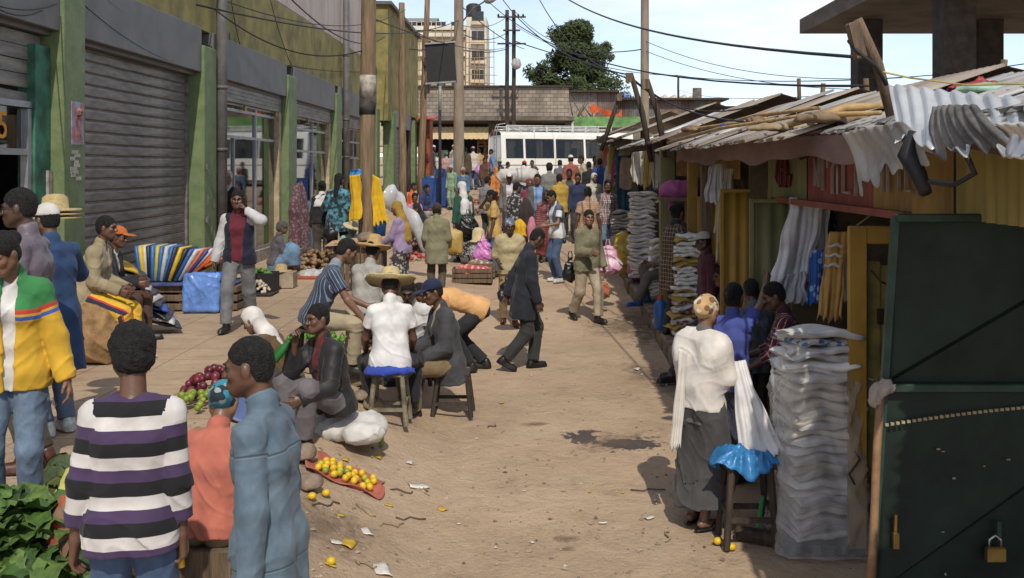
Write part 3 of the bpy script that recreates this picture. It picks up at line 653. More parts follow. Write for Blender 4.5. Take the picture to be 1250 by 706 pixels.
# ------------------------------------------------------------------ left shop building
M_GREEN = mat('green_paint', (.138, .17, .08), rough=.6, var=.3, scale=5, bump=.2, col2=(.10, .145, .06), detail=9)
M_GREY = mat('grey_band', (.125, .12, .12), rough=.55, var=.14, scale=2.5, bump=.05)
M_OLIVE = mat('olive_wall', (.245, .21, .075), rough=.85, var=.3, scale=1.6, bump=.15, col2=(.14, .125, .05), detail=10)
M_BEIGE = mat('beige_panel', (.46, .40, .36), rough=.8, var=.16, scale=1.5, bump=.1, stretch=(1, 1, .3))
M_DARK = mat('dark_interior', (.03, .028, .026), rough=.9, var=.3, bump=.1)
M_SLAT = mat('shutter_steel', (.2, .18, .16), rough=.5, var=.4, scale=3, bump=.12, metal=.2, stretch=(1, .5, 3), detail=9)
M_SLAT2 = mat('pale_shutter_steel', (.21, .225, .23), rough=.5, var=.2, scale=3, bump=.05, metal=.3)
M_ALU = mat('aluminium', (.33, .33, .34), rough=.4, var=.15, metal=.5, bump=.03)
M_CREAM = mat('cream_jamb', (.40, .32, .2), rough=.7, var=.25, bump=.1)
M_PLASTER = mat('worn_plaster', (.33, .29, .25), rough=.9, var=.35, bump=.4)
M_TEAL = mat('teal_paint', (.045, .15, .10), rough=.7, var=.5, scale=3, bump=.2)
M_PIPE = mat('drain_pipe', (.115, .105, .10), rough=.6, var=.25, scale=4, bump=.05)
def glass_mat(name, tint=(.62, .66, .66), refl=.13):
    m = bpy.data.materials.new(name); m.use_nodes = True; t = m.node_tree; n = t.nodes; n.remove(n['Principled BSDF'])
    tr = n.new('ShaderNodeBsdfTransparent'); tr.inputs[0].default_value = (*tint, 1); gl = n.new('ShaderNodeBsdfGlossy'); gl.inputs['Roughness'].default_value = .03; gl.inputs[0].default_value = (.9, .93, .95, 1)
    fr = n.new('ShaderNodeFresnel'); fr.inputs[0].default_value = 1.5; ad = n.new('ShaderNodeMath'); ad.inputs[1].default_value = refl; t.links.new(fr.outputs[0], ad.inputs[0]); ad.use_clamp = True
    ms = n.new('ShaderNodeMixShader'); t.links.new(ad.outputs[0], ms.inputs[0]); t.links.new(tr.outputs[0], ms.inputs[1]); t.links.new(gl.outputs[0], ms.inputs[2]); t.links.new(ms.outputs[0], n['Material Output'].inputs[0]); return m
M_GLASS = glass_mat('shop_glass')
FX = -5.7
def fd(px): return -FX*FPX/(CX-px)
lb = thing('shop_building', 'long olive and grey shop building with green columns and steel shutters', 'building', (FX, 20, 0))
D0, D1 = 4., 37.2
# body of the building behind the shopfronts
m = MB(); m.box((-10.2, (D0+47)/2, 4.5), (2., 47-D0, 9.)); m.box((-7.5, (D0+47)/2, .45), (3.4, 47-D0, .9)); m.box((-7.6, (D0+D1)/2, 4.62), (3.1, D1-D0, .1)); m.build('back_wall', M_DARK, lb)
m = MB(); m.box((-5.86, (D0+D1)/2, 5.9), (.4, D1-D0, 1.31)); m.build('olive_wall', M_OLIVE, lb)
m = MB(); m.box((-5.9, (D0+D1)/2, 8.3), (.4, D1-D0, 3.47)); m.build('beige_wall', M_BEIGE, lb)
y = D0
while y < D1-1: m = MB(); m.box((-5.695, y+1.1, 8.3), (.03, 2.16, 3.4)); m.build('wall_panel', M_BEIGE, lb); y += 2.2
cols = [(12.12, 12.68), (17.3, 17.95), (23.3, 24.07), (29.0, 29.8), (36.5, 37.2)]
prev = D0
for a, b_ in cols:
    m = MB(); zt = 5.3 if a < 16 else 4.95 if a < 20 else 5.0; zt = 9. if a < 13 else zt
    m.box((-5.72, (a+b_)/2, (zt+.5)/2), (.36, b_-a, zt-.5), bev=.015); m.build('column', M_GREEN, lb)
    m = MB(); m.box((-5.74, (prev+a)/2, 4.87), (.3, a-prev-.006, .75), bev=.01); m.build('lintel_band', M_GREY, lb)
    m = MB(); m.box((-5.80, (prev+a)/2, 4.47), (.2, a-prev-.01, .06)); m.build('lintel_lip', M_GREY, lb); prev = b_
# roller shutters made of single slats
def slat_mesh(L, hh, m):
    pr = [(0, 0), (.004, .04), (.016, .10), (.020, .3), (.020, .7), (.014, .86), (.022, .94), (.0, 1)]; v = []; f = []
    for s in (-1, 1): v += [(x, s*L/2, z*hh) for x, z in pr]
    n = len(pr); f = [(i, i+1, n+i+1, n+i) for i in range(n-1)]; f = [tuple(reversed(q)) for q in f]
    return meshdata('slat', v, f, m, False)
def shutter(y0, y1, z0, z1, X, m, lab, hh=.155):
    mb = MB(); 
    for yy in (y0+.05, y1-.05): mb.box((X, yy, (z0+z1)/2), (.12, .1, z1-z0))
    mb.box((X-.06, (y0+y1)/2, (z0+z1)/2), (.02, y1-y0, z1-z0))
    o = mb.build('roller_shutter', m, lb); o['label'] = lab; sm = slat_mesh(y1-y0-.2, hh, m); z = z1-hh; k = 0
    while z > z0-.02:
        s = link('slat', sm, o, (X-FX+rnd.uniform(-.003, .003), (y0+y1)/2-20, z)); OFF[s.name] = Vector((0, 0, 0)); z -= hh; k += 1
    return o
shutter(12.68, 17.3, .93, 4.44, -5.86, M_SLAT, 'dark grey steel roller shutter pulled down')
# small handles and padlock lugs on the column beside the shutter
for z in (2.0, 2.9): m = MB(); m.box((-5.5, 17.35, z), (.05, .12, .09)); m.build('shutter_lug', M_PIPE, lb)
# leftmost doorway, broken shutter above
m = MB()
for i in range(5): m.box((-5.82+.01*(i % 2), 9.9, 4.35-i*.16), (.05, 4.3, .15), M=Matrix.Rotation(R(-1.5*(i > 3)), 3, 'X'))
m.build('broken_shutter', M_SLAT, lb)
m = MB(); m.box((-5.8, 11.92, 2.6), (.2, .36, 3.4)); m.build('door_jamb', M_TEAL, lb)
m = MB(); m.box((-5.72, 12.05, 1.9), (.1, .1, 1.9)); m.build('plaster_strip', M_PLASTER, lb)
m = MB()
for z in (3.6, 3.06): m.box((-5.78, 9.9, z), (.09, 3.7, .07))
for yy in (10.2, 11.68): m.box((-5.775, yy, 2.2), (.085, .09, 2.7))
o = m.build('window_frame', M_ALU, lb)
m = MB(); m.box((-5.8, 10.9, 3.33), (.012, 1.4, .46)); o = m.build('transom_pane', glass_mat('dark_glass', (.25, .27, .26), .03), lb)
cu = bpy.data.curves.new('door_number', 'FONT'); cu.body = '05'; cu.size = .42; cu.extrude = .004; cu.align_x = 'CENTER'; cu.align_y = 'CENTER'
o = bpy.data.objects.new('door_number', cu); COL.objects.link(o); o.parent = lb; o.location = (-5.775-FX, 11.06-20, 3.33); o.rotation_euler = (R(90), 0, R(90)); cu.materials.append(mat('orange_paint', (.62, .26, .02), rough=.6, bump=0))
bpy.context.view_layer.update(); dg = bpy.context.evaluated_depsgraph_get(); me_ = bpy.data.meshes.new_from_object(o.evaluated_get(dg)); tl, tr_ = o.location.copy(), o.rotation_euler.copy(); bpy.data.objects.remove(o); link('door_number', me_, lb, tl, tr_)
m = MB(); m.box((-6.1, 11.4, 2.0), (.06, .5, 2.1)); m.build('door_leaf', M_CREAM, lb)
# poster and its torn neighbour on the near column
def poster_mat():
    m = mat('poster', (.2, .25, .36), rough=.6, var=.5, scale=9, bump=0, col2=(.30, .12, .14), detail=3); return m
m = MB(); m.box((-5.535, 12.46, 3.42), (.008, .33, .52)); po = m.build('poster', poster_mat(), lb)
m = MB(); m.box((-5.528, 12.47, 3.36), (.006, .13, .3)); m.lathe([(.0001, 0), (.05, .02), (.055, .07), (.0001, .12)], (-5.528, 12.48, 3.5), 10); m.build('poster_figure', mat('poster_print', (.33, .15, .12), rough=.6, var=.5, scale=14, bump=0), po)
m = MB()
for i in range(9): m.box((-5.536, 12.4+rnd.uniform(-.08, .12), 2.75+i*.04), (.006, rnd.uniform(.1, .22), .045))
m.build('torn_paper', mat('torn_paper', (.42, .39, .34), var=.2, bump=.1), lb)
# patches of flaked paint on the columns
for ya, yb, n_, z0, z1 in ((12.15, 12.6, 9, 1., 2.1), (17.35, 17.9, 14, 1., 2.6), (23.4, 24., 26, 1.2, 3.4)):
    m = MB()
    for i in range(n_):
        c = Vector((-5.537, rnd.uniform(ya+.05, yb-.05), rnd.uniform(z0, z1))); r = rnd.uniform(.03, .13); k = 7; ph = rnd.uniform(0, 6)
        m.add([c+Vector((0, r*.5*math.cos(2*math.pi*j/k)*rnd.uniform(.5, 1), r*math.sin(2*math.pi*j/k+ph*.1)*rnd.uniform(.6, 1.4))) for j in range(k)], [tuple(range(k))])
    o = m.build('flaked_paint', M_PLASTER, lb); o['kind'] = 'stuff'
# display windows
HANG = [(.30, .08, .07), (.45, .4, .36), (.06, .07, .1), (.12, .22, .23), (.35, .2, .22), (.2, .12, .16), (.05, .05, .05), (.5, .47, .45)]
def drape(name, p, w, hgt, m, parent=None, seed=0, th=.09, rz=0, **kw):
    """a hung garment or cloth: gathered at the top, falling in folds"""
    r = random.Random(seed); ph = [r.uniform(0, 6) for _ in range(4)]; c, s = math.cos(rz), math.sin(rz)
    def fn(u, v):
        a = 2*math.pi*u; g = .28+.72*min(1, v*2.2)**.6; x = math.cos(a)*w/2*g*(1+.08*math.sin(3*v*3+ph[0])); y = math.sin(a)*th*g*(1+.25*math.sin(5*a+ph[1]))+.02*math.sin(9*x/w*3+ph[2])*v
        z = -v*hgt*(1+.07*math.sin(a*2+ph[3])*v)+.06*w*(1-abs(math.cos(a)))*(v < .05); return (p[0]+x*c-y*s, p[1]+x*s+y*c, p[2]+z)
    mb = MB(); mb.grid(fn, 28, 12); return mb.build(name, m, parent, True, **kw)
def shopwin(y0, y1, zb, X, tr, mul, low, cream=True):
    zt = 4.12; mb = MB(); mb.box((X, (y0+y1)/2, 4.28), (.16, y1-y0, .3)); mb.build('shutter_box', M_SLAT, lb)
    for i in range(4): k = MB(); k.box((X+.1, (y0+y1)/2, 4.17+i*.075), (.04, y1-y0-.1, .07)); k.build('rolled_slat', M_SLAT, lb)
    for yy in (y0+.5, y0+2, y1-.5): k = MB(); k.box((X+.1, yy, 4.06), (.05, .09, .1)); k.tube([(X+.1, yy-.03, 4.1), (X+.1, yy-.02, 4.16), (X+.1, yy+.02, 4.16), (X+.1, yy+.03, 4.1)], .008, 5); k.build('padlock', mat('brass', (.3, .22, .08), rough=.35, metal=.8, bump=0), lb)
    mb = MB(); fr = .055
    zz = [zb+.25]+tr+[zt]; yb = [y0+.03]+mul+[y1-.03]
    for z in zz: mb.box((X, (y0+y1)/2, z), (.06, y1-y0, fr))
    for yy in yb: mb.box((X+.002, yy, (zb+.22+zt)/2), (.064, fr, zt-zb-.22))
    for yy in low: mb.box((X+.001, yy, (zb+.25+tr[0])/2), (.06, fr*.7, tr[0]-zb-.3))
    wf = mb.build('window', M_ALU, lb)
    for i in range(len(zz)-1):
        for j in range(len(yb)-1):
            p = MB(); p.box((X-.01, (yb[j]+yb[j+1])/2, (zz[i]+zz[i+1])/2), (.008, yb[j+1]-yb[j]-fr, zz[i+1]-zz[i]-fr)); p.build('pane', M_GLASS, wf)
    mb = MB(); mb.box((X, (y0+y1)/2, zb+.1), (.2, y1-y0, .24)); mb.build('window_plinth', M_PLASTER, lb)
    if cream: mb = MB(); mb.box((X+.03, y1-.12, (zb+4.1)/2+.1), (.16, .2, 4.1-zb)); mb.build('window_jamb', M_CREAM, lb)
shopwin(18.35, 23.3, .93, -5.82, [3.48, 4.0], [21.45], [19.9])
shopwin(24.07, 29.0, 1.1, -5.82, [3.3, 3.85], [27.0], [])
shopwin(29.9, 36.5, 1.35, -5.82, [3.2, 3.7], [33.2], [], False)
# drain pipes with brackets
for yy, zt in ((18.12, 9.6), (30.25, 9.6)):
    m = MB(); m.tube([(-5.5, yy, .7), (-5.5, yy, zt)], .095, 12); pp = m.build('drain_pipe', M_PIPE, lb, True)
    for z in (1.6, 3.2, 4.3, 6.2, 8): m = MB(); m.tube([(-5.5, yy, z-.03), (-5.5, yy, z+.03)], .108, 12); m.build('pipe_collar', M_PIPE, pp, True)
# far wing with its own shutter
m = MB(); m.box((-5.75, 42.1, 6.95), (1., 9.8, 3.7)); m.box((-5.75, 38.0, 4.9), (1.02, 1.6, .6)); m.build('wing_wall', M_OLIVE, lb)
m = MB(); m.box((-5.75, 42.1, 8.86), (1.3, 10.1, .12)); m.build('wing_coping', M_PIPE, lb)
m = MB(); m.box((-5.5, 41.6, 4.78), (.5, 5.5, .62)); m.build('wing_lintel', M_SLAT2, lb)
shutter(38.9, 44.2, 1.75, 4.46, -5.45, M_SLAT2, 'pale grey roller shutter of the far wing', .2)
for yy in (38.4, 45.3): m = MB(); m.box((-5.35, yy, 3.3), (.4, .8, 3.3), bev=.02); m.build('column', M_GREEN, lb)
m = MB(); m.box((-5.6, 46.3, 3.4), (.6, 1.2, 3.5)); m.build('wing_end_wall', M_OLIVE, lb)
for i in range(26):   # garments hanging in the windows
    yy = 18.7+i*.68
    if 23.2 < yy < 24.2: continue
    c = HANG[(i*5) % len(HANG)]; drape('hung_garment', (-6.35-.35*(i % 3), yy, 2.95+.25*(i % 4)), .5, 1.1+.2*(i % 3), cloth(c), None, i, .12, R(90), label='dark garment hanging inside the shop window', cat='garment', group='garments hung inside the shop windows')

# loose grit and pebbles on the roadway
rg = random.Random(17); gv = []; gf_ = []
for i in range(1500):
    px_, py_ = rg.uniform(230, 900), 300+406*rg.random()**.75; c = GP(px_, py_)
    if c.x > 1.7 or c.x < -5: continue
    r_ = rg.choice((.004, .006, .008, .012, .018))*rg.uniform(.7, 1.3); z = gzu(c.x, c.y)+r_*.25; o_ = len(gv); q = [rg.uniform(.6, 1.3) for _ in range(6)]
    gv += [(c.x+r_*q[0], c.y, z), (c.x, c.y+r_*q[1], z), (c.x-r_*q[2], c.y, z), (c.x, c.y-r_*q[3], z), (c.x, c.y, z+r_*.8*q[4])]; gf_ += [(o_, o_+1, o_+4), (o_+1, o_+2, o_+4), (o_+2, o_+3, o_+4), (o_+3, o_, o_+4)]
o = link('gravel', meshdata('gravel', gv, gf_, mat('grit', (.34, .26, .19), rough=.95, var=.6, scale=3, bump=0, col2=(.1, .075, .055)))); tag(o, 'loose grit scattered over the bare earth', 'gravel', kind='stuff')
# ------------------------------------------------------------------ far end of the street
M_BLOCK = None
def block_mat():
    m = bpy.data.materials.new('concrete_blocks'); m.use_nodes = True; t = m.node_tree; n = t.nodes; ln = t.links.new; b = n['Principled BSDF']; b.inputs['Roughness'].default_value = .95
    co = n.new('ShaderNodeTexCoord'); mp = n.new('ShaderNodeMapping'); mp.inputs['Rotation'].default_value = (R(90), 0, 0); ln(co.outputs['Object'], mp.inputs[0])
    br = n.new('ShaderNodeTexBrick'); br.inputs['Scale'].default_value = 1; br.inputs['Brick Width'].default_value = .4; br.inputs['Row Height'].default_value = .21; br.inputs['Mortar Size'].default_value = .012; br.inputs['Bias'].default_value = -.2
    br.inputs['Color1'].default_value = (.31, .255, .2, 1); br.inputs['Color2'].default_value = (.20, .165, .135, 1); br.inputs['Mortar'].default_value = (.13, .11, .09, 1); ln(mp.outputs[0], br.inputs['Vector'])
    nz = n.new('ShaderNodeTexNoise'); nz.inputs['Scale'].default_value = 1.3; nz.inputs['Detail'].default_value = 7; ln(co.outputs['Object'], nz.inputs['Vector'])
    mr = n.new('ShaderNodeMapRange'); mr.inputs['From Min'].default_value = .3; mr.inputs['From Max'].default_value = .7; mr.inputs['To Min'].default_value = .7; mr.inputs['To Max'].default_value = 1.15; ln(nz.outputs['Fac'], mr.inputs[0])
    x = n.new('ShaderNodeMix'); x.data_type = 'RGBA'; x.blend_type = 'MULTIPLY'; x.inputs['Factor'].default_value = 1; ln(br.outputs['Color'], x.inputs['A']); ln(mr.outputs[0], x.inputs['B']); ln(x.outputs['Result'], b.inputs['Base Color'])
    bp = n.new('ShaderNodeBump'); bp.inputs['Distance'].default_value = .03; ln(br.outputs['Fac'], bp.inputs['Height']); bp.invert = True; ln(bp.outputs[0], b.inputs['Normal']); return m
M_CONC = mat('weathered_concrete', (.16, .14, .115), rough=.9, var=.35, scale=2, bump=.25, detail=9)
M_WOOD = mat('weathered_wood', (.155, .105, .066), rough=.85, var=.4, scale=4, bump=.5, stretch=(6, 6, .6), detail=8)
M_WOODD = mat('dark_wood', (.055, .04, .03), rough=.85, var=.4, scale=4, bump=.4, stretch=(6, 6, .6))
M_POLE = mat('concrete_pole', (.25, .20, .15), rough=.85, var=.25, scale=3, bump=.15, stretch=(1, 1, .35), detail=9)
M_BLACK = mat('black_rubber', (.015, .015, .016), rough=.6, var=.2, bump=0)
M_RUST = mat('rusty_sheet', (.13, .085, .062), rough=.8, var=.45, scale=1.6, bump=.2, col2=(.06, .045, .04), stretch=(1.6, 1, .5), detail=9)
M_SHOPBEIGE = mat('beige_awning', (.50, .38, .21), rough=.75, var=.12, bump=.1)
bb = thing('block_building', 'low grey concrete block building with dark open shopfront behind the van', 'building', (-2.4, 57.5, 2.2))
m = MB(); m.box((-2.45, 60, 6.57), (9.0, 5., 1.7)); m.build('block_wall', block_mat(), bb)
m = MB(); m.box((-2.45, 60, 7.45), (9.3, 5.3, .1)); m.build('coping', M_WOODD, bb)
m = MB(); m.box((-2.45, 59.5, 5.6), (9.5, 6.4, .22)); m.build('slab', M_CONC, bb)
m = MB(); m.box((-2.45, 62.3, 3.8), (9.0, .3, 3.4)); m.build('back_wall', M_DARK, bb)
for x in (-6.9, -2.3, 2.0): m = MB(); m.box((x, 57.6, 3.8), (.35, .35, 3.36)); m.build('pillar', M_CONC, bb)
m = MB()
def fn(u, v): return (-6.2+u*3.75, 57.1-.35*v, 5.15-.68*v+.015*math.sin(u*90))
m.grid(fn, 60, 3, .01); m.build('awning', M_SHOPBEIGE, bb)
m = MB(); m.box((-1.9, 57.0, 4.75), (.75, .06, .5)); m.build('sign_strip', mat('salmon_sign', (.5, .2, .12), var=.2, bump=0), bb)
for i in range(6):
    m = MB(); m.box((-5.9+i*.75, 59.5, 2.9+.2*(i % 2)), (.5, .5, 1.3+.3*(i % 3))); m.build('stored_goods', mat('goods', HANG[i]), bb)
for i in range(2):      # chairs stacked in the shop
    m = MB(); x = -2.9+.45*i; y = 57.9
    for dx in (-.18, .18):
        for dy in (-.18, .18): m.box((x+dx, y+dy, 3.55), (.05, .05, 2.4))
    m.box((x, y, 3.6), (.42, .42, .06)); m.box((x, y, 4.1), (.42, .42, .06)); m.box((x, y+.2, 4.5), (.42, .05, .5)); m.build('wooden_chair', mat('varnished_wood', (.3, .14, .05), rough=.5, var=.3), label='varnished wooden chairs stacked in the dark shop opening', cat='chair', group='stacked chairs in the far shop')
# pale wing left of the block building
m = MB(); m.box((-8.2, 60.6, 5.6), (2.6, 3.5, 2.9)); m.build('block_wall', mat('pale_block', (.42, .36, .25), var=.25, scale=5, bump=.3), bb)
# green parapet shop right of it
gb = thing('parapet_shop', 'low shop with bright green painted parapet behind the stall roofs', 'building', (5, 60, 2.2))
m = MB(); m.box((4.9, 60, 5.55), (5.4, .25, .62)); m.build('parapet', mat('bright_green_paint', (.13, .27, .09), rough=.7, var=.35, scale=2, bump=.2), gb)
m = MB(); m.box((2.2, 59.9, 5.3), (.4, .5, 1.2)); m.build('pier', mat('white_paint', (.55, .54, .5), var=.3), gb)
m = MB(); m.box((4.9, 61.7, 3.7), (5.4, 3.3, 3.)); m.build('wall', M_CONC, gb)
m = MB(); m.box((4.9, 61.2, 5.25), (5.5, 2.6, .12)); m.build('roof_slab', M_CONC, gb)
for i in range(16):     # timber lying about on its roof
    m = MB(); x = 2.4+rnd.uniform(0, 1.8); a = rnd.uniform(-.6, .6); l = rnd.uniform(1, 2.6); p = Vector((x, 60.8+rnd.uniform(0, 1), 5.4)); q = p+Vector((math.sin(a)*l, .2, math.cos(a)*l*rnd.choice((.25, .6, 1))))
    m.tube([p, q], [.045, .03], 6); m.build('pole_offcut', M_WOOD, label='bare timber offcut lying on the green parapet roof', cat='timber', group='timber offcuts on the roof')
m = MB()
def fn(u, v): return (3.4+u*1.9, 60.7+.25*math.sin(u*7), 6.35+.22*math.sin(u*5+1)-.35*v+.1*math.sin(u*13+v*3))
m.grid(fn, 24, 6, .02); m.build('orange_tarpaulin', mat('orange_tarp', (.6, .1, .025), rough=.5, var=.2), label='orange tarpaulin scrap on the timber pile', cat='tarpaulin')
# rusty corrugated sheds on the rise behind
def shed(x0, x1, d, zt, zb, m, lab, roofm, ov=.5):
    t = thing('corrugated_shed', lab, 'shed', ((x0+x1)/2, d, gz(0, d)))
    x = x0
    while x < x1-.05:
        w = min(.95, x1-x); mb = MB()
        def fn(u, v, x=x, w=w): return (x+u*w, d+.025*math.sin(u*w/.15*6.28), zb+(zt-zb)*v)
        mb.grid(fn, 24, 1); mb.build('wall_sheet', m[int(rnd.random()*len(m))], t); x += w
    mb = MB(); mb.box(((x0+x1)/2, d+2, zt+.08), (x1-x0+ov*2, 5.2, .14)); mb.build('roof', roofm, t)
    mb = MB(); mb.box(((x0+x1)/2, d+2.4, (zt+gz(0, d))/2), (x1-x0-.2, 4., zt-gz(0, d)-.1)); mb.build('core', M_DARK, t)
M_SH2 = mat('pinkish_sheet', (.17, .12, .105), rough=.8, var=.35, scale=1.2, bump=.2, stretch=(1, 1, .4)); M_SH3 = mat('grey_sheet', (.14, .135, .13), rough=.7, var=.35, scale=1.5, bump=.2); M_SH4 = mat('pale_sheet', (.3, .26, .22), rough=.8, var=.3)
shed(6.0, 13.6, 74, 7.75, 5.2, [M_RUST, M_RUST, M_SH2, M_SH3], 'long rusty brown corrugated shed with dark flat roof', M_WOODD)
shed(2.5, 5.7, 70, 8.0, 5.5, [M_SH4, M_SH2], 'small pinkish shed leaning beside the block wall', M_WOODD, .2)
shed(13.9, 17.5, 78, 7.4, 5.5, [M_RUST], 'low rusty shed at the end of the long one', M_WOODD, .3)
# far hall with sawtooth gables
hl = thing('market_hall', 'distant white hall with a row of pointed gables', 'building', (14, 132, 3))
for i in range(9):
    m = MB(); x = 10.2+i*1.25; z0 = 11.4; blue = i in (0, 1); 
    m.add([(x, 131, z0-6), (x+1.2, 131, z0-6), (x+1.2, 131, z0), (x+.6, 131, z0+.95), (x, 131, z0), (x, 140, z0-6), (x+1.2, 140, z0-6), (x+1.2, 140, z0), (x+.6, 140, z0+.95), (x, 140, z0)], [(0, 1, 2, 3, 4), (2, 7, 8, 3), (3, 8, 9, 4), (0, 4, 9, 5), (1, 6, 7, 2)])
    m.build('gable', mat('white_gable', (.6, .57, .5), var=.15, bump=0), hl)
m = MB(); m.add([(10.6, 130.6, 11.3), (13., 130.6, 11.3), (12.4, 130.6, 12.6), (11.2, 130.6, 12.6)], [(0, 1, 2, 3)]); gp = m.build('blue_glazing', mat('blue_glass', (.06, .16, .45), rough=.2, bump=0), hl)
m = MB()
for i in range(5): m.box((10.8+i*.5, 130.5, 11.95), (.06, .05, 1.3))
for z in (11.7, 12.2): m.box((11.8, 130.5, z), (2.2, .05, .06))
m.build('glazing_bar', mat('white_paint', (.55, .54, .5), var=.3), gp)
m = MB(); m.tube([(20.9, 130, 9), (20.9, 130, 13)], .6, 10); m.build('chimney', M_CONC, hl)
# apartment block under scaffolding
ab = thing('apartment_block', 'tall cream apartment block wrapped in wooden scaffolding', 'building', (-12, 130, 5))
M_APT = mat('cream_render', (.52, .44, .31), rough=.85, var=.2, scale=.5, bump=.1); M_APT2 = mat('white_render', (.6, .56, .48), rough=.85, var=.15, scale=.5, bump=.05)
m = MB(); m.box((-14.2, 134, 12.5), (11.6, 8, 15.4)); m.build('wall', M_APT, ab)
m = MB(); m.box((-7.1, 133.2, 12.9), (2.6, 8, 18.)); m.build('tower', M_APT2, ab)
m = MB(); m.box((-14.2, 133.8, 20.6), (12., 8.4, .5)); m.build('parapet', M_APT2, ab)
m = MB()
def fn(u, v): return (-19.6+u*7.4, 130.5+v*7, 21.0+1.3*math.sin(math.pi*min(1, v*1.1+.1)))
m.grid(fn, 20, 8); m.build('roof', mat('asbestos_roof', (.2, .19, .18), var=.2), ab)
M_PANE = mat('dark_pane', (.035, .04, .045), rough=.15, var=.3, bump=0)
for fl in range(6):
    z = 8.2+fl*2.45
    m = MB(); m.box((-14.2, 129.75, z-.75), (11.4, .5, .55)); m.build('balcony_band', M_APT2, ab)
    for i in range(6):
        x = -19+i*1.85; m = MB()
        for dx in (-.62, .62): m.box((x+dx, 129.93, z+.35), (.07, .12, 1.25))
        for dz in (-.62, .62): m.box((x, 129.93, z+.35+dz), (1.3, .12, .07))
        m.box((x, 129.93, z+.35), (.05, .1, 1.2)); w = m.build('window', M_APT2, ab)
        m = MB(); m.box((x, 129.97, z+.35), (1.2, .04, 1.2)); m.build('pane', M_PANE, w)
    m = MB(); m.box((-6.9, 129.12, z+1.3), (1.5, .14, 1.7)); w = m.build('balcony_opening', M_PANE, ab)
    m = MB(); m.box((-6.9, 128.85, z+.65), (1.7, .5, .45)); m.build('balcony_rail', M_APT, w)
m = MB(); m.lathe([(.95, 0), (1., .3), (.97, 1.7), (.6, 2.0), (.3, 2.05)], (-7.6, 132, 22.), 16); m.build('water_tank', M_BLACK, ab, True)
m = MB(); r2_ = random.Random(5)
for i in range(14): x = -19.6+i*1.05; m.tube([(x, 129.0, 7), (x+r2_.uniform(-.15, .15), 129.0, 20.5+r2_.uniform(-.5, .8))], .05, 5)
for i in range(11): m.tube([(-19.6, 128.95, 8+i*1.2), (-8.5, 128.95, 8+i*1.2+r2_.uniform(-.1, .1))], .045, 5)
for i in range(7): x = -8.4+i*.6; m.tube([(x, 128.4, 7), (x+r2_.uniform(-.1, .1), 128.4, 18.5+r2_.uniform(-2.5, 2.5))], .05, 5)
for i in range(12): m.tube([(-8.4, 128.35, 7.6+i), (-4.4-r2_.uniform(0, .5), 128.35, 7.6+i+r2_.uniform(-.2, .2))], .045, 5)
m.build('scaffolding', mat('scaffold_pole', (.34, .22, .11), var=.3, bump=0), ab)
# tree
def tree(x, y, z0, H, rw, lab, seed=3, n=60, leaves=120, crown0=.35):
    r = random.Random(seed); t = thing('tree', lab, 'tree', (x, y, z0)); mb = MB()
    mb.tube([(x, y, z0), (x+.1, y, z0+H*.4), (x-.1, y, z0+H*.75), (x, y, z0+H*.97)], [.34, .27, .15, .04], 8)
    cl = []
    for i in range(n):
        q = crown0+(1-crown0)*i/(n-1); a = r.uniform(0, 6.28); env = math.sin(math.pi*min(1, (1-(q-crown0)/(1-crown0))*.62+.06))**.8
        rad = rw*env*r.uniform(.25, 1.05)*(1+.35*math.sin(q*17+a)); p = Vector((x+rad*math.cos(a)*1.05, y+rad*math.sin(a), z0+H*q+r.uniform(-.3, .4))); cl.append((p, r.uniform(.6, 1.15)*(1.2-q*.45)))
        if i % 2 == 0: mb.tube([(x, y, z0+H*(q-.1)), (Vector((x, y, z0+H*(q-.03)))*.4+p*.6), p], [.07, .045, .015], 5)
    mb.build('trunk', M_WOODD, t); v = []; f = []
    for p, s in cl:
        for _ in range(leaves):
            d = Vector((r.gauss(0, 1), r.gauss(0, 1), r.gauss(0, .75))); d = d.normalized()*s*r.random()**.45; c = p+d-Vector((x, y, z0)); sz = r.uniform(.07, .2)
            u = Vector((r.gauss(0, 1), r.gauss(0, 1), r.gauss(0, 1))).normalized(); w = u.orthogonal().normalized()
            i = len(v); v += [c-u*sz*1.5, c+w*sz*.5, c+u*sz*1.5, c-w*sz*.5]; f.append((i, i+1, i+2, i+3))
    me = meshdata('crown', v, f, mat('foliage', (.052, .072, .022), rough=.7, var=.6, scale=1.2, bump=0, col2=(.022, .032, .011))); o = link('crown', me, t)
tree(3.9, 92, 3., 12.6, 3.6, 'dense dark green conifer-like tree behind the block wall', leaves=230, n=150)
# ------------------------------------------------------------------ poles and wires
def pole(px, d, r0, r1, ztop, m, name, lab, lean=0., base=None, seg=None):
    p = GD(px, d); mb = MB(); top = Vector((p.x+lean, p.y, ztop)); n = 9
    jit = [Vector((0, 0, 0))]+[Vector((rnd.uniform(-.02, .02), rnd.uniform(-.02, .02), 0)) for _ in range(n-2)]+[Vector((0, 0, 0))]
    t = thing(name, lab, name.split('_')[-1], p)
    mb.tube([p.lerp(top, i/(n-1))+jit[i]*(1 if 'wood' in name else .2)-Vector((0, 0, .3*(i == 0))) for i in range(n)], [r0+(r1-r0)*i/(n-1) for i in range(n)], 12); mb.build('shaft', m, t, True)
    return t, p, top
M_POLEW = mat('weathered_pole_wood', (.21, .145, .088), rough=.9, var=.35, scale=3, bump=.5, stretch=(6, 6, .5), detail=9)
pt, pp, ptop = pole(447, 17.4, .145, .118, 7.6, M_POLEW, 'utility_pole', 'stout weathered wooden utility pole behind the crate table with yellow shirts', .06)
m = MB(); m.tube([pp+Vector((.025, 0, 4.05-pp.z)), pp+Vector((.03, 0, 4.45-pp.z))], .139, 12); m.build('whitewashed_band', mat('whitewash', (.33, .3, .25), var=.4, scale=9), pt, True)
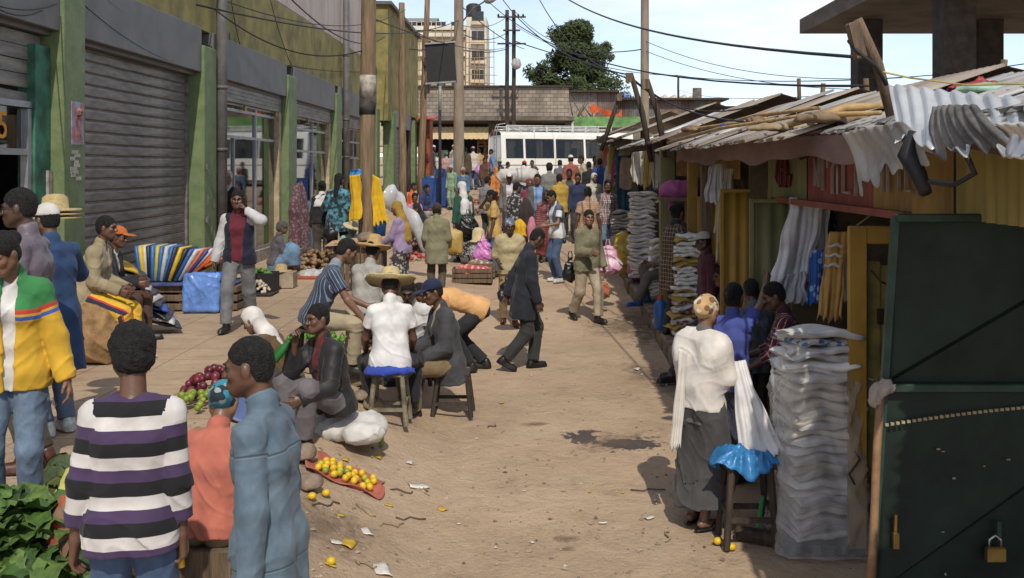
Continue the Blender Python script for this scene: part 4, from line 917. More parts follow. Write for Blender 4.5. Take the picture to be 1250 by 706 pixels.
m = MB(); m.tube([pp+Vector((.02, 0, 3.78-pp.z)), pp+Vector((.025, 0, 4.05-pp.z))],   .139, 12); m.build('black_band', mat('worn_black_paint', (.05, .045, .04), var=.5, scale=9), pt, True)
pt2, p2, t2 = pole(560, 36, .2, .15, 12, M_POLE, 'lamp_pole', 'tall round concrete pole carrying a street lamp head'); 
m = MB(); m.tube([(p2.x+.12, 36, 8.0), (p2.x+.5, 35.9, 8.45), (p2.x+1.0, 35.8, 8.75)], .03, 6); m.build('lamp_arm', M_PIPE, pt2)
m = MB(); m.lathe([(.0001, -.1), (.1, -.06), (.16, .05), (.15, .2), (.08, .42), (.0001, .5)], (p2.x+.98, 35.8, 8.74), 12, Matrix.Rotation(R(72), 3, 'Y')); m.build('lamp_head', mat('lamp_grey', (.4, .38, .35), var=.2), pt2, True)
pt3, p3, t3 = pole(787, 27, .125, .1, 9.5, M_POLE, 'concrete_pole', 'smooth grey concrete pole rising behind the corrugated stall roofs')
pw1, q1, w1_ = pole(492, 38, .15, .11, 9.0, M_POLEW, 'wooden_pole', 'brown wooden pole at the corner of the olive shop wing', -.05)
pw2, q2, w2_ = pole(513, 42, .15, .11, 10., M_POLEW, 'wooden_pole', 'slightly bent dark wooden pole beside the orange kiosk', .3)
m = MB()
for z in (6.1, 7.2): m.box((q2.x+.3, 41.8, z), (.2, .2, .35))
m.build('meter_box', M_WOODD, pw2)
pw3, q3, w3_ = pole(498, 44, .12, .1, 8.0, M_WOODD, 'wooden_pole', 'blackened wooden pole standing right against the wing wall', 0)
pr1, a1, ta1 = pole(619, 54, .13, .1, 11.2, M_WOODD, 'wooden_pole', 'left one of the twin dark timber poles behind the van')
pr2, a2_, ta2 = pole(627, 54, .13, .1, 11.2, M_WOODD, 'wooden_pole', 'right one of the twin dark timber poles behind the van')
m = MB()
for z in (10.8, 10.1, 9.4): m.box((a2_.x-.1, 53.8, z), (1.5 if z != 10.1 else .9, .1, .08))
cb = m.build('crossarm', M_WOODD, pr2)
for x in (-.7, -.3, .35, .6): m = MB(); m.lathe([(.05, 0), (.06, .05), (.03, .12), (.0001, .15)], (a2_.x-.1+x, 53.8, 10.84), 8); m.build('insulator', M_BLACK, cb)
m = MB(); m.lathe([(.0001, -.3), (.2, -.2), (.27, 0), (.2, .25), (.0001, .35)], (a2_.x+.15, 53.6, 8.3), 12); m.build('lamp_globe', mat('lamp_grey', (.4, .38, .35), var=.2), pr2, True)
pf, fp, ft = pole(828, 95, .13, .1, 11.3, M_WOODD, 'wooden_pole', 'small distant wooden pole above the rusty sheds')
# sign panel on its own two-tone post
sp = thing('street_sign', 'dark panel sign seen from behind on a white and black post', 'sign', GD(537, 33))
b0 = GD(537, 33); m = MB(); m.tube([b0, b0+Vector((0, 0, 3.35))], .05, 8); m.build('lower_post', M_BLACK, sp, True)
m = MB(); m.tube([b0+Vector((0, 0, 3.35)), b0+Vector((0, 0, 5.3))], .055, 8); m.tube([b0+Vector((0, 0, 4.9)), b0+Vector((-.25, 0, 5.45))], .035, 6); m.tube([b0+Vector((0, 0, 4.9)), b0+Vector((.25, 0, 5.45))], .035, 6); m.build('upper_post', mat('white_post', (.5, .49, .47), var=.3), sp, True)
m = MB(); m.box(b0+Vector((.03, -.03, 4.85)), (.95, .06, 1.3), M=Matrix.Rotation(R(-4), 3, 'Y')); m.build('panel', M_BLACK, sp)
for dz in (.66, -.62): m = MB(); m.box(b0+Vector((.03, -.1, 4.85+dz)), (1.0, .05, .05), M=Matrix.Rotation(R(-4), 3, 'Y')); m.build('panel_frame', M_ALU, sp)
def wire(p, q, sag, r=.011, lab=None, n=22, grp='overhead wires', col=M_BLACK):
    p, q = Vector(p), Vector(q); pts = [p.lerp(q, i/n)-Vector((0, 0, sag*4*(i/n)*(1-i/n))) for i in range(n+1)]; m = MB(); m.tube(pts, r, 5)
    m.build('overhead_wire', col, None, True, label=lab or 'thin black overhead wire strung across the street', cat='wire', group=grp)
stick = W(1055, 45, 6.0)
wire(W(655, -30, 24), W(1045, 70, 6.2), .35, .012, 'thick black cable ending at the wooden stick on the stall roof', grp=None)
wire(W(560, -40, 30), W(1060, 105, 8), .9, .010, 'second black cable dropping low over the stall roofs', grp=None)
for (a, b_, c, d_, e, f_, sg, rr) in ((600, -20, 30, 770, 92, 16, .5, .013), (640, -40, 30, 770, 97, 16.2, .6, .012), (770, 94, 16, 1010, 140, 9, .3, .012), (770, 96, 16, 925, 128, 12, .25, .01),
        (448, 20, 17.4, 627, 55, 54, .4, .012), (495, 32, 38, 619, 60, 54, .5, .02), (495, 12, 38, 240, -12, 17, .6, .012), (560, 25, 36, 240, 6, 12, .4, .014), (350, -6, 18, 470, 45, 36, .5, .016), (260, 10, 15, 448, 60, 17.4, .35, .011),
        (627, 12, 54, 787, 60, 27, .8, .015), (627, 30, 54, 1100, 95, 20, 1., .012), (619, 20, 54, 560, 30, 36, .3, .014), (560, 5, 36, 640, 60, 60, .2, .02), (787, 50, 27, 1300, 70, 14, .6, .008), (787, 62, 27, 1300, 96, 14, .5, .008), (627, 50, 54, 828, 92, 95, .5, .03), (828, 92, 95, 1250, 95, 60, .8, .02),
        (828, 110, 95, 1030, 115, 30, .4, .015), (0, 8, 10, 70, 5, 12, .05, .008), (0, 12, 10, 60, 8, 12, .08, .008), (560, 40, 36, 619, 40, 54, .3, .02), (500, 60, 44, 560, 45, 36, .2, .02)):
    wire(W(a, b_, c), W(d_, e, f_), sg, rr)
for (a, b_, c, d_) in ((130, 0, 243, 60), (282, 0, 300, 80), (330, 0, 358, 85), (262, 70, 345, 80), (352, 85, 455, 130), (100, 4, 225, 80), (243, 50, 352, 82), (280, 40, 284, 80), (352, 80, 470, 85)):   # loose wires across the facade
    wire(W(a, b_, fd(a)-.25), W(c, d_, fd(min(c, 480))-.3), .12, .008, 'loose thin wire sagging across the shop facade', grp='loose facade wires')
# ------------------------------------------------------------------ minibus
M_VAN = mat('white_van_paint', (.68, .67, .62), rough=.35, var=.07, scale=1.5, bump=.02, coat=.3)
M_VGL = glass_mat('van_glass', (.5, .52, .5), .0)
va = R(20); vo = Vector((W(611, 0, 46.5).x, 46.5, gz(-1.4, 46.5))); vu = Vector((math.cos(va), math.sin(va), 0)); vn = Vector((-math.sin(va), math.cos(va), 0))
van = thing('minibus', 'white minibus with roof rack and rear ladder crossing the far end of the street', 'minibus', vo)
def vp(x, y, z): return vo+vu*x+vn*y+Vector((0, 0, z))
VM = Matrix((vu, vn, (0, 0, 1))).transposed()
# body: side with real window openings, roof, ends
Lv, Wv, Hv = 7.0, 2.05, 2.62; wz0, wz1 = 1.36, 2.26; wins = [(.28, 1.12), (1.22, 2.62), (2.72, 4.12), (4.22, 5.3), (5.4, 6.4)]
def tumble(z): return .0 if z < 1.4 else (z-1.4)*.12
def side(mb, x0, x1, z0, z1, y): 
    yy = (lambda z: tumble(z)) if y == 0 else (lambda z: Wv-tumble(z))
    mb.quad(vp(x0, yy(z0), z0), vp(x1, yy(z0), z0), vp(x1, yy(z1), z1), vp(x0, yy(z1), z1))
m = MB()
for y in (0, 1):
    side(m, .03, Lv-.15, .35, wz0, y); side(m, .06, Lv-.3, wz1, 2.42, y); xx = .05
    for a, b_ in wins: side(m, xx, a, wz0, wz1, y); xx = b_
    side(m, xx, Lv-.3, wz0, wz1, y)
def fn(u, v):
    a = math.pi*v; return vp(.06+u*(Lv-.36), Wv/2-math.cos(a)*(Wv/2-.122), 2.42+.2*math.sin(a)**.6)
m.grid(fn, 1, 14)
for x, s in ((.03, -1), (Lv-.15, 1)):
    m.quad(vp(x, 0, .35), vp(x, Wv, .35), vp(x+.03*-s, Wv-.0, 1.4), vp(x+.03*-s, 0, 1.4)); m.quad(vp(x-.03*s, 0, 1.4), vp(x-.03*s, Wv, 1.4), vp(x-.1*s, Wv-.122, 2.42), vp(x-.1*s, .122, 2.42))
m.build('body', M_VAN, van)
m = MB()
side(m, .05, Lv-.17, 1.02, 1.07, 0)
for i in range(len(m.v)): m.v[i] = m.v[i]-vn*.008
m.build('side_trim', mat('grey_trim', (.25, .25, .24), bump=0), van)
m = MB()
for x_ in (1.16, 2.66, 4.18, 5.36): side(m, x_, x_+.018, .5, wz0-.05, 0)
for i in range(len(m.v)): m.v[i] = m.v[i]-vn*.005
m.build('panel_seam', mat('grey_trim', (.25, .25, .24), bump=0), van)['kind'] = 'stuff'
m = MB(); m.box(vp(Lv/2, Wv/2, .34), (Lv-.3, Wv-.1, .1), M=VM); m.build('floor', M_BLACK, van)
for y, nm in ((.0, 1), (1., 0)):
    for a, b_ in wins:
        m = MB(); side(m, a+.02, b_-.02, wz0+.02, wz1-.02, y); w = m.build('window', M_VGL, van)
        m = MB()
        for x0, x1 in ((a, a+.05), (b_-.05, b_)): side(m, x0, x1, wz0, wz1, y)
        side(m, (a+b_)/2-.015, (a+b_)/2+.015, wz0, wz1, y); side(m, a, b_, wz0, wz0+.04, y); side(m, a, b_, wz1-.04, wz1, y)
        for i in range(len(m.v)): m.v[i] = m.v[i]-vn*.006*(1 if y == 0 else -1)
        m.build('window_rubber', M_BLACK, w)
for i in range(4):     # curtains and seats seen through the glass
    m = MB(); x = .45+i*1.4
    def fn(u, v, x=x): return vp(x+u*.3, .28+.03*math.sin(u*22), 1.4+v*.8)
    m.grid(fn, 16, 1); m.build('curtain', mat('curtain', (.5, .47, .38), var=.1, bump=0), van)
    m = MB(); m.box(vp(x+.5, .6, 1.4), (.14, .9, .9), M=VM); m.build('seat', mat('seat_grey', (.06, .06, .07)), van)
m = MB()
for y in (.2, Wv-.2):
    for z in (2.72, 2.86): m.tube([vp(.35, y, z), vp(5.6, y, z)], .022, 5)
    for i in range(9): m.tube([vp(.35+i*.656, y, 2.5), vp(.35+i*.656, y, 2.86)], .018, 5)
for i in range(14): m.tube([vp(.35+i*.4, .2, 2.72), vp(.35+i*.4, Wv-.2, 2.72)], .016, 5)
m.build('roof_rack', mat('rack_white', (.6, .6, .58), bump=0), van)
m = MB()
for y in (.25, .6): m.tube([vp(-.1, y, .6), vp(-.12, y, 2.5), vp(.0, y, 2.9), vp(.3, y, 2.95)], .022, 6)
for i in range(7): m.tube([vp(-.11, .25, .8+i*.3), vp(-.11, .6, .8+i*.3)], .016, 5)
m.build('rear_ladder', M_ALU, van)
for x in (1.5, 5.6):
    for y in (.12, Wv-.12):
        Mw = Matrix((vu, Vector((0, 0, 1)), -vn)).transposed(); m = MB(); m.lathe([(.2, -.1), (.36, -.1), (.38, -.05), (.38, .05), (.36, .1), (.2, .1)], vp(x, y, .38), 20, Mw); w = m.build('wheel', M_BLACK, van, True)
        m = MB(); m.lathe([(.0001, -.1), (.15, -.1), (.21, -.05), (.21, .05), (.15, .1), (.0001, .1)], vp(x, y, .38), 16, Mw); m.build('rim', M_ALU, w, True)
for y in (.2, Wv-.2): m = MB(); m.box(vp(.01, y, 1.0), (.05, .18, .4), M=VM); m.build('tail_light', mat('red_lens', (.4, .02, .015), rough=.2, bump=0), van)
m = MB(); m.box(vp(-.03, Wv/2, .5), (.12, Wv-.05, .22), M=VM); m.build('bumper', M_VAN, van)
# orange kiosk and blue barrels by the poles
kb = thing('orange_kiosk', 'orange painted metal kiosk beside the olive shop wing', 'kiosk', (-4.6, 46, 1.9))
M_OR = mat('orange_metal', (.27, .07, .03), rough=.55, var=.3, scale=2, bump=.1)
for i in range(2): m = MB(); m.box((-4.93+i*.24, 45.5, 3.55), (.22, .06, 2.9)); m.box((-4.93+i*.24, 45.44, 3.2), (.2, .05, .07)); m.build('door_panel', M_OR, kb)
m = MB(); m.box((-4.82, 46.3, 3.6), (.5, 1.4, 3.0)); m.build('core', M_OR, kb)
m = MB(); m.box((-4.7, 45.7, 5.12), (.8, 2.0, .05), M=Matrix.Rotation(R(6), 3, 'X')); m.build('canopy', mat('red_canopy', (.42, .06, .025), rough=.5, var=.3), kb)
for i, (px, d, zz, c, lab) in enumerate(((528, 40, .0, (.04, .09, .18), 'blue plastic barrel by the orange kiosk'), (531, 36, .0, (.02, .06, .22), 'blue tarpaulin covered stall table behind the seated women'))):
    p = GD(px, d); m = MB()
    if i == 0: m.lathe([(.27, 0), (.3, .1), (.29, .45), (.3, .5), (.29, .85), (.25, .9)], p, 18); m.build('barrel', mat('blue_plastic', c, rough=.4, var=.1), None, True, label=lab, cat='barrel')
    else:
        def fn(u, v): a = u*2*math.pi; k = 1+.06*math.sin(9*a)*v; q = max(abs(math.cos(a)), abs(math.sin(a))); return (p.x+.42*math.cos(a)/q*k, p.y+.4*math.sin(a)/q*k, p.z+1.0-v*.98)
        m.grid(fn, 48, 4); m.box((p.x, p.y, p.z+1.0), (.84, .8, .02)); m.build('covered_table', mat('blue_tarp', c, rough=.45, var=.15), label=lab, cat='table')
# ------------------------------------------------------------------ right row of stalls
SX = 2.32
M_FASC = mat('fascia_board', (.21, .135, .12), rough=.8, var=.3, scale=2, bump=.2, stretch=(1, .5, 2), detail=9)
M_GALV = mat('galvanised_sheet', (.38, .365, .345), rough=.6, var=.4, scale=1.7, bump=.12, metal=.25, detail=9)
M_GALVB = mat('bright_galvanised', (.62, .62, .61), rough=.36, var=.2, scale=2.5, bump=.05, metal=.6, detail=8)
M_YEL = mat('ochre_door_paint', (0.364, 0.21, 0.0364), rough=.55, var=.25, scale=3, bump=.08, stretch=(1, 1, .4), detail=9)
M_OLV = mat('olive_door_paint', (0.168, 0.165, 0.07), rough=.6, var=.25, scale=3, bump=.08, stretch=(1, 1, .4), detail=9)
M_REDC = mat('dull_red_sheet', (0.238, 0.07, 0.0532), rough=.65, var=.25, scale=3, bump=.08, stretch=(1, 1, .4))
M_BRC = mat('brown_yellow_sheet', (0.294, 0.189, 0.063), rough=.65, var=.3, scale=2, bump=.08, stretch=(1, 1, .4))
M_YOL = mat('yellow_olive_sheet', (0.329, 0.266, 0.084), rough=.65, var=.25, scale=2, bump=.08, stretch=(1, 1, .4))
M_BLUED = mat('blue_door_paint', (.025, .09, .13), rough=.6, var=.3, scale=3, bump=.1)
M_GRND = mat('dark_green_gate_paint', (.009, .02, .015), rough=.5, var=.45, scale=2.5, bump=.1, detail=9, spec=.3)
M_GRNE = mat('green_gate_edge', (.018, .045, .034), rough=.45, var=.35, scale=6, bump=.1)
def st(y): return gz(2.2, y)
kb_ = thing('kerb', 'low concrete step running along the front of the stalls', 'kerb', (2.0, 18, st(18))); y = 10.4
while y < 27:
    l = rnd.uniform(.7, 1.15); m = MB(); zt = st(y+l/2)+.2+rnd.uniform(-.02, .02)
    m.box((2.02+rnd.uniform(-.03, .03), y+l/2, zt-.2), (.72, l-.02, .4), bev=.03, M=Matrix.Rotation(rnd.uniform(-.03, .03), 3, 'Z')); m.build('kerb_stone', mat('kerb_concrete', (.2, .155, .115), rough=.95, var=.4, scale=5, bump=.5), kb_); y += l
sr = thing('stall_row', 'row of market stalls with corrugated roofs and painted sheet doors', 'stalls', (SX, 15, st(15)))
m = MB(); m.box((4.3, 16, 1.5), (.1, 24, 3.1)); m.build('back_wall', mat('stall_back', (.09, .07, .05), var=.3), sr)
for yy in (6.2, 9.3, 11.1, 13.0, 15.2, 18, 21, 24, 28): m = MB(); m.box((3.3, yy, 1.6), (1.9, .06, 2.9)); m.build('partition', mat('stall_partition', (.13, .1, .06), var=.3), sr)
def corr(name, p0, u, v, m, parent, per=.09, amp=.012, nv=2, th=.0, jit=0., label=None, seed=0, sm=True, cat=None, group=None):
    """corrugated sheet: p0 corner, u across the ribs, v along the ribs"""
    p0, u, v = Vector(p0), Vector(u), Vector(v); n = u.cross(v).normalized(); k = max(4, int(u.length/per*6)); r = random.Random(seed); je = [r.uniform(-1, 1) for _ in range(k+1)]
    def fn(a, b):
        j = je[int(round(a*k))]*jit*(b < .01); w = 2*math.pi*a*u.length/per; sg = math.sin(w); sg = max(-.75, min(.75, sg*1.15))
        return p0+u*a+v*b+v.normalized()*j+n*amp*sg
    mb = MB(); mb.grid(fn, k, nv, th); return mb.build(name, m, parent, True, label=label, cat=cat, group=group)
# panels over the openings
for (a, b_, mm, per) in ((10.05, 8.62, M_OLV, .1), (8.6, 6.98, M_REDC, .09), (6.96, 5.62, M_BRC, .1), (5.6, 4.0, M_YOL, .12)):
    z0 = 2.6; corr('front_panel', (SX, a, z0), (0, b_-a, 0), (0, 0, .56), mm, sr, per, .014)
for (a, b_, mm) in ((13.1, 11.4, M_YEL), (16.5, 13.3, mat('timber_front', (.2, .13, .06), var=.3)), (20, 16.7, M_OLV), (25, 20.2, M_BLUED)): corr('front_panel', (SX, a, 2.75), (0, b_-a, 0), (0, 0, .5), mm, sr, .12, .012)
m = MB(); m.box((SX-.03, 7.9, 2.585), (.06, 3.3, .05)); m.build('panel_rail', M_REDC, sr)
# painted letter strokes
def strokes(name, Y0, Z0, segs, m, r=.016):
    mb = MB()
    for pts in segs: mb.tube([(SX-.03, Y0-a, Z0+b_) for a, b_ in pts], r, 4)
    o = mb.build(name, m, sr); o['kind'] = 'stuff'; return o
DR = mat('maroon_lettering', (.10, .012, .02), rough=.7, bump=0); WL = mat('white_lettering', (.34, .27, .24), rough=.7, bump=0)
strokes('painted_lettering', 9.6, 2.72, [[(0, .08), (.05, .22), (.12, .26), (.14, .12), (.08, .02), (0, .08)], [(.14, .26), (.14, -.02)], [(.2, .0), (.2, .2), (.27, .3), (.32, .2), (.32, -.02)], [(.2, .14), (.32, .14)], [(.36, .3), (.4, .05), (.46, .0), (.5, .1)]], DR, .022)
strokes('painted_lettering', 8.3, 2.68, [[(0, .05), (0, .28)], [(0, .28), (.12, .05)], [(.12, .05), (.12, .28)], [(.22, .02), (.22, .32)], [(.22, .32), (.36, .32), (.36, .2)], [(.48, .0), (.48, .2), (.55, .26), (.62, .2), (.62, 0)], [(.75, .3), (.75, .02), (.9, .02)], [(1.05, .0), (1.05, .3)]], WL, .014)
strokes('painted_lettering', 6.7, 2.72, [[(0, 0), (0, .22)], [(.1, 0), (.1, .2), (.2, .24)], [(.3, .02), (.3, .25)], [(.42, .2), (.42, .02), (.52, .02)], [(.62, .0), (.62, .18)]], WL, .012)
# posts
for i, (px, d, w, mm) in enumerate(((814, 14.7, .2, M_OLV), (845, 13.3, .12, M_YEL), (775, 23.2, .14, M_WOOD), (862, 12.2, .12, M_WOOD))):
    p = GD(px, d); m = MB(); m.box((p.x, d, (p.z+3.05)/2+.1), (w, w, 3.0-p.z)); m.build('post', mm, sr)
# fascia board with wavy lower edge
def fn(u, v): y = 4.0+u*9.6; t = (y-4)/8; zt_ = 3.05+.13*t; return (1.93+.02*math.sin(y*1.3), y, zt_-v*(.12+.12*t+.025*math.sin(y*2.3)+.015*math.sin(y*5.1)))
m = MB(); m.grid(fn, 60, 2, .025); m.build('fascia', M_FASC, sr)
def fn(u, v): y = 13.6+u*20; return (1.9+.02*math.sin(y*1.3)+max(0, y-20)*.015, y, 3.22+max(0, y-14)*.036-v*(.2+.04*math.sin(y*3)))
m = MB(); m.grid(fn, 20, 2, .03); m.build('fascia', M_WOODD, sr)
for yy in (4.6, 6.4, 8.2, 10, 12, 14, 17, 20, 23, 26): m = MB(); m.box((2.6, yy, 3.14+(yy > 14)*.15), (1.0, .05, .06), M=Matrix.Rotation(R(-20), 3, 'Y')); m.build('rafter', M_WOODD, sr)
# roof: single sheets, each a little out of line
def roof(y0, y1, ze, zr, mm, seed, xe=1.72, xr=5.5, per=.11, wid=.86):
    r = random.Random(seed); y = y0; k = 0
    while y < y1:
        e = r.uniform(-.12, .06); dz = r.uniform(-.008, .01)+.012*(k % 2); ms = mm[r.randrange(len(mm))]
        p0 = Vector((xe+e, y+wid*1.1, ze+dz)); corr('roof_sheet', p0, (0, -wid*1.1, r.uniform(-.012, .012)), (xr-xe-e, r.uniform(-.03, .03), zr-ze+r.uniform(-.012, .012)), ms, sr, per, .016, 4, .004, .035, seed=seed+k); y += wid; k += 1
M_GALVO = mat('old_galvanised', (.29, .25, .21), rough=.75, var=.5, scale=1.5, bump=.15, metal=.25, col2=(.2, .15, .12), detail=9)
ROOFS = [(-2., 4.2, 3.12, 3.42, 2.05, 3.2), (4.2, 6.95, 3.12, 3.5, 2.05, 3.2), (6.95, 10.2, 3.08, 3.58, 1.72, 3.2), (10.2, 13.5, 3.1, 3.68, 1.72, 3.25), (13.5, 19.5, 3.24, 3.86, 1.72, 3.3), (19.5, 27.5, 3.5, 4.12, 1.85, 3.5), (27.5, 38, 3.8, 4.4, 2.1, 3.7)]  # first span, out of view toward the camera, added to shade the gate
for i, (y0, y1, ze, zr, xe, xr) in enumerate(ROOFS):
    mm = [[M_GALV], [M_GALVB, M_GALV], [M_GALV, M_GALV, M_GALVO], [M_GALV, M_GALVO], [M_GALV, M_GALVO, M_GALVB], [M_GALVO, M_GALV], [M_GALVO]][i]
    roof(y0, y1-.05, ze, zr, mm, 11+i*12, xe, xr)
    m = MB(); m.quad((xr-.02, y0, zr+.0), (5.6, y0, ze-.05), (5.6, y1, ze-.05), (xr-.02, y1, zr+.0)); m.build('rear_roof_slope', M_GALVO, sr)
def RF(px, py):
    """point where the sight line meets the front roof slope"""
    d = 4.0
    while d < 38:
        p = W(px, py, d)
        for y0, y1, ze, zr, xe, xr in ROOFS:
            if y0 <= d < y1 and xe-.15 < p.x < xr and p.z <= ze+(zr-ze)*(p.x-xe)/(xr-xe)+.02: return p
        d += .02
    return W(px, py, 12)
# stones, sticks, rags and rope lying on the roof
def onroof(px, py, d): return W(px, py, d)
for (a, b_, c, d_, e, f_, r_) in ((772, 176, 0, 935, 150, 0, .022), (815, 178, 0, 985, 146, 0, .02), (870, 160, 0, 1000, 138, 0, .025), (985, 158, 0, 1080, 138, 0, .03), (950, 163, 0, 1075, 146, 0, .022)):
    m = MB(); up_ = Vector((0, 0, r_+.02)); pa_, pb_ = RF(a, b_)+up_, RF(d_, e)+up_; m.tube([pa_, (pa_+pb_)/2+Vector((0, 0, .04)), pb_], [r_, r_, r_*.7], 7); m.build('bamboo_pole', mat('bamboo', (.4, .26, .11), rough=.6, var=.3, bump=.1), None, True, label='thin dry pole lying on the corrugated stall roof', cat='pole', group='poles lying on the stall roof')
def lump(name, c, rad, m, seed, label, cat, group=None, amp=.02, h=.02, fr=40., n=5, parent=None, flat=.5):
    amp = min(amp, rad[2]*.3)
    r = random.Random(seed); f = F(.05); c = Vector(c)
    for i in range(n): o = Vector((r.uniform(-1, 1)*rad[0], r.uniform(-1, 1)*rad[1], 0)); f.el((o.x*.6, o.y*.6, rad[2]*flat), (rad[0]*r.uniform(.5, .8), rad[1]*r.uniform(.5, .8), rad[2]*r.uniform(.6, 1)))
    f.nz = (amp, fr, seed); f.cut((0, 0, 0), (0, 0, -1)); o = link(name, sdfmesh(name, f, h, m), parent, c); tag(o, label, cat, group); return o
lump('rope_heap', RF(845, 161), (.12, .12, .05), mat('rope_fibre', (.2, .13, .08), var=.4, bump=.9, bscale=60), 1, 'heap of brown fibrous rope on the stall roof', 'rope', amp=.03)
lump('rope_heap', RF(922, 152), (.1, .1, .06), mat('rope_fibre', (.2, .13, .08), var=.4, bump=.9, bscale=60), 2, 'smaller brown rope bundle beside the roof poles', 'rope', amp=.03)
lump('cloth_scrap', RF(893, 156), (.12, .07, .03), cloth((.03, .06, .2)), 3, 'dark blue rag lying on the stall roof', 'rag', amp=.02)
lump('cloth_scrap', RF(1020, 150), (.3, .15, .04), cloth((.2, .14, .08)), 4, 'brown sacking and fibre heaped along the roof edge', 'sacking', amp=.03)
lump('cloth_scrap', RF(960, 160), (.25, .12, .03), cloth((.3, .22, .13)), 9, 'pale frayed sacking on the corrugated roof edge', 'sacking', amp=.03)
lump('green_roll', RF(1208, 114), (.2, .05, .03), mat('mint_plastic', (.25, .42, .3), rough=.5), 6, 'pale green plastic strip beside the red rag', 'plastic strip', amp=.01)
# bent sheets hanging off the near roof edge
def patch(name, c, bul, per, amp, m, lab, cat, nu=40, nv=14, th=.004, parent=None, ragged=.0, seed=1, curl=0., group=None, smooth=True, soft=False):
    P4 = [W(*q) if len(q) == 3 else Vector(q[:3]) for q in c]; n = (P4[1]-P4[0]).cross(P4[3]-P4[0]).normalized(); r = random.Random(seed); ph = [r.uniform(0, 6) for _ in range(5)]
    def fn(u, v):
        a = P4[0].lerp(P4[1], u); b_ = P4[3].lerp(P4[2], u); rg = 1+ragged*(math.sin(u*23+ph[0])+.6*math.sin(u*51+ph[1])+.5*math.sin(u*9+ph[4])); p = a.lerp(b_, v*rg)
        w = per and amp*math.sin(2*math.pi*u*per+ph[2]*.1+1.1*math.sin(v*2+ph[3]))
        if soft: uu = u+.09*math.sin(3*u+2.2*v+ph[0]); w = amp*(.8*math.sin(2*math.pi*uu*per*.8+ph[2])+.5*math.sin(2*math.pi*uu*per*1.7+1.6*v+ph[3])+.35*math.sin(2*math.pi*uu*per*3.1-2.5*v+ph[1])+.5*math.sin(5*v+4*u+ph[4])*(1-v)*.6)*(.45+.55*v); p = p+(P4[1]-P4[0])*(.06*math.sin(5*v+ph[1])+.05*math.sin(11*v+ph[3]))*(u-.5)*2
        if not soft: p = p+n*amp*.8*math.sin(u*7+ph[0])*math.sin(v*6+ph[1]);
        return p+n*(bul*math.sin(math.pi*v)*(.6+.4*math.sin(u*5+ph[1]))+w+curl*v*v)
    mb = MB(); mb.grid(fn, nu, nv, th); return mb.build(name, m, parent, smooth, label=lab, cat=cat, group=group)
patch('torn_roof_sheet', ((1085, 104, 5.6), (1262, 122, 4.2), (1262, 186, 3.62), (1092, 172, 4.95)), .06, 9, .011, M_GALVB, 'bright bent roof sheet curling over the near eave', 'roof sheet', 90, 18, ragged=.1, seed=3)
patch('torn_roof_sheet', ((1026, 163, 5.8), (1100, 148, 4.9), (1128, 188, 4.6), (1036, 226, 5.6)), .05, 7, .008, M_GALV, 'torn roof flap hanging down with a sunlit ragged edge', 'roof sheet', 60, 18, ragged=.12, seed=4, curl=.05)
patch('torn_roof_sheet', ((1136, 131, 4.7), (1190, 128, 4.2), (1240, 178, 3.75), (1136, 188, 4.5)), -.03, 7, .007, mat('dark_grey_sheet', (.14, .13, .12), rough=.7, metal=.1, var=.4, bump=.2), 'dark crumpled roof flap below the bright sheet', 'roof sheet', 60, 18, ragged=.1, seed=6)  # one darker grey over the whole flap, duller than the other sheets
patch('torn_roof_sheet', ((1222, 150, 3.72), (1275, 150, 3.4), (1275, 200, 3.4), (1232, 190, 3.7)), .05, 4, .02, M_GALVB, 'small bright sheet corner folded beside the dark flap', 'roof sheet', 30, 10, ragged=.06, seed=8)
m = MB(); m.tube([W(1118, 162, 4.8), W(1108, 190, 4.8), W(1122, 215, 4.75), W(1130, 236, 4.7)], [.035, .05, .04, .03], 8); m.build('rubber_strip', M_BLACK, None, True, label='black rubber strip dangling below the torn roof flap', cat='rubber strip')
m = MB(); m.tube([W(1180, 190, 4.2), W(1190, 212, 4.2), W(1165, 226, 4.3), W(1135, 222, 4.5)], .012, 6); m.build('bent_rod', M_BLACK, None, True, label='bent black rod sticking out under the near eave', cat='rod')
ws = thing('wooden_prop', 'leaning wooden prop with a timber block tied to its top', 'prop', W(1088, 140, 6.1))
m = MB(); m.tube([W(1090, 150, 6.1), W(1072, 80, 6.05), W(1047, 24, 6.0)], [.03, .032, .028], 10); m.build('stick', M_WOOD, ws, True)
m = MB(); m.box(W(1045, 50, 5.95), (.06, .08, .22), M=Matrix.Rotation(R(-14), 3, 'Y'), bev=.01); m.build('block', M_WOOD, ws)
m = MB(); m.tube([W(1078, 88, 6.0), W(1110, 95, 6.0), W(1180, 104, 5.5), W(1262, 102, 5.0)], .006, 5); m.build('cord', mat('yellow_cord', (.5, .4, .16), bump=0), None, label='yellow cord stretched from the prop over the roof sheets', cat='cord')
m = MB(); m.tube([W(1036, 50, 6.0), W(1046, 62, 5.9), W(1070, 82, 5.95), W(1082, 104, 6.)], .012, 6); m.build('cable_tail', M_BLACK, None, True, label='black cable tail looped round the wooden prop', cat='cable')
for (a, b_, c, d_, dd, lab) in ((770, 90, 795, 186, 15.5, 'forked leaning post tied with wire above the stall roof, thicker of the pair'), (790, 98, 813, 180, 14.6, 'leaning post carrying a small timber cleat beside the concrete pole'), (758, 114, 734, 172, 20, 'short leaning post over the far dark stall roof')):
    t = thing('leaning_post', lab, 'post', W(c, d_, dd)); m = MB(); m.tube([W(c, d_+12, dd), W((a+c)/2+1.5, (b_+d_)/2, dd), W(a, b_, dd)], [.04, .045, .036], 8); m.build('stick', M_WOODD, t, True)
    m = MB(); m.box(W(a-2, b_+5, dd-.06), (.1, .1, .14)); m.build('cleat', M_WOOD, t)
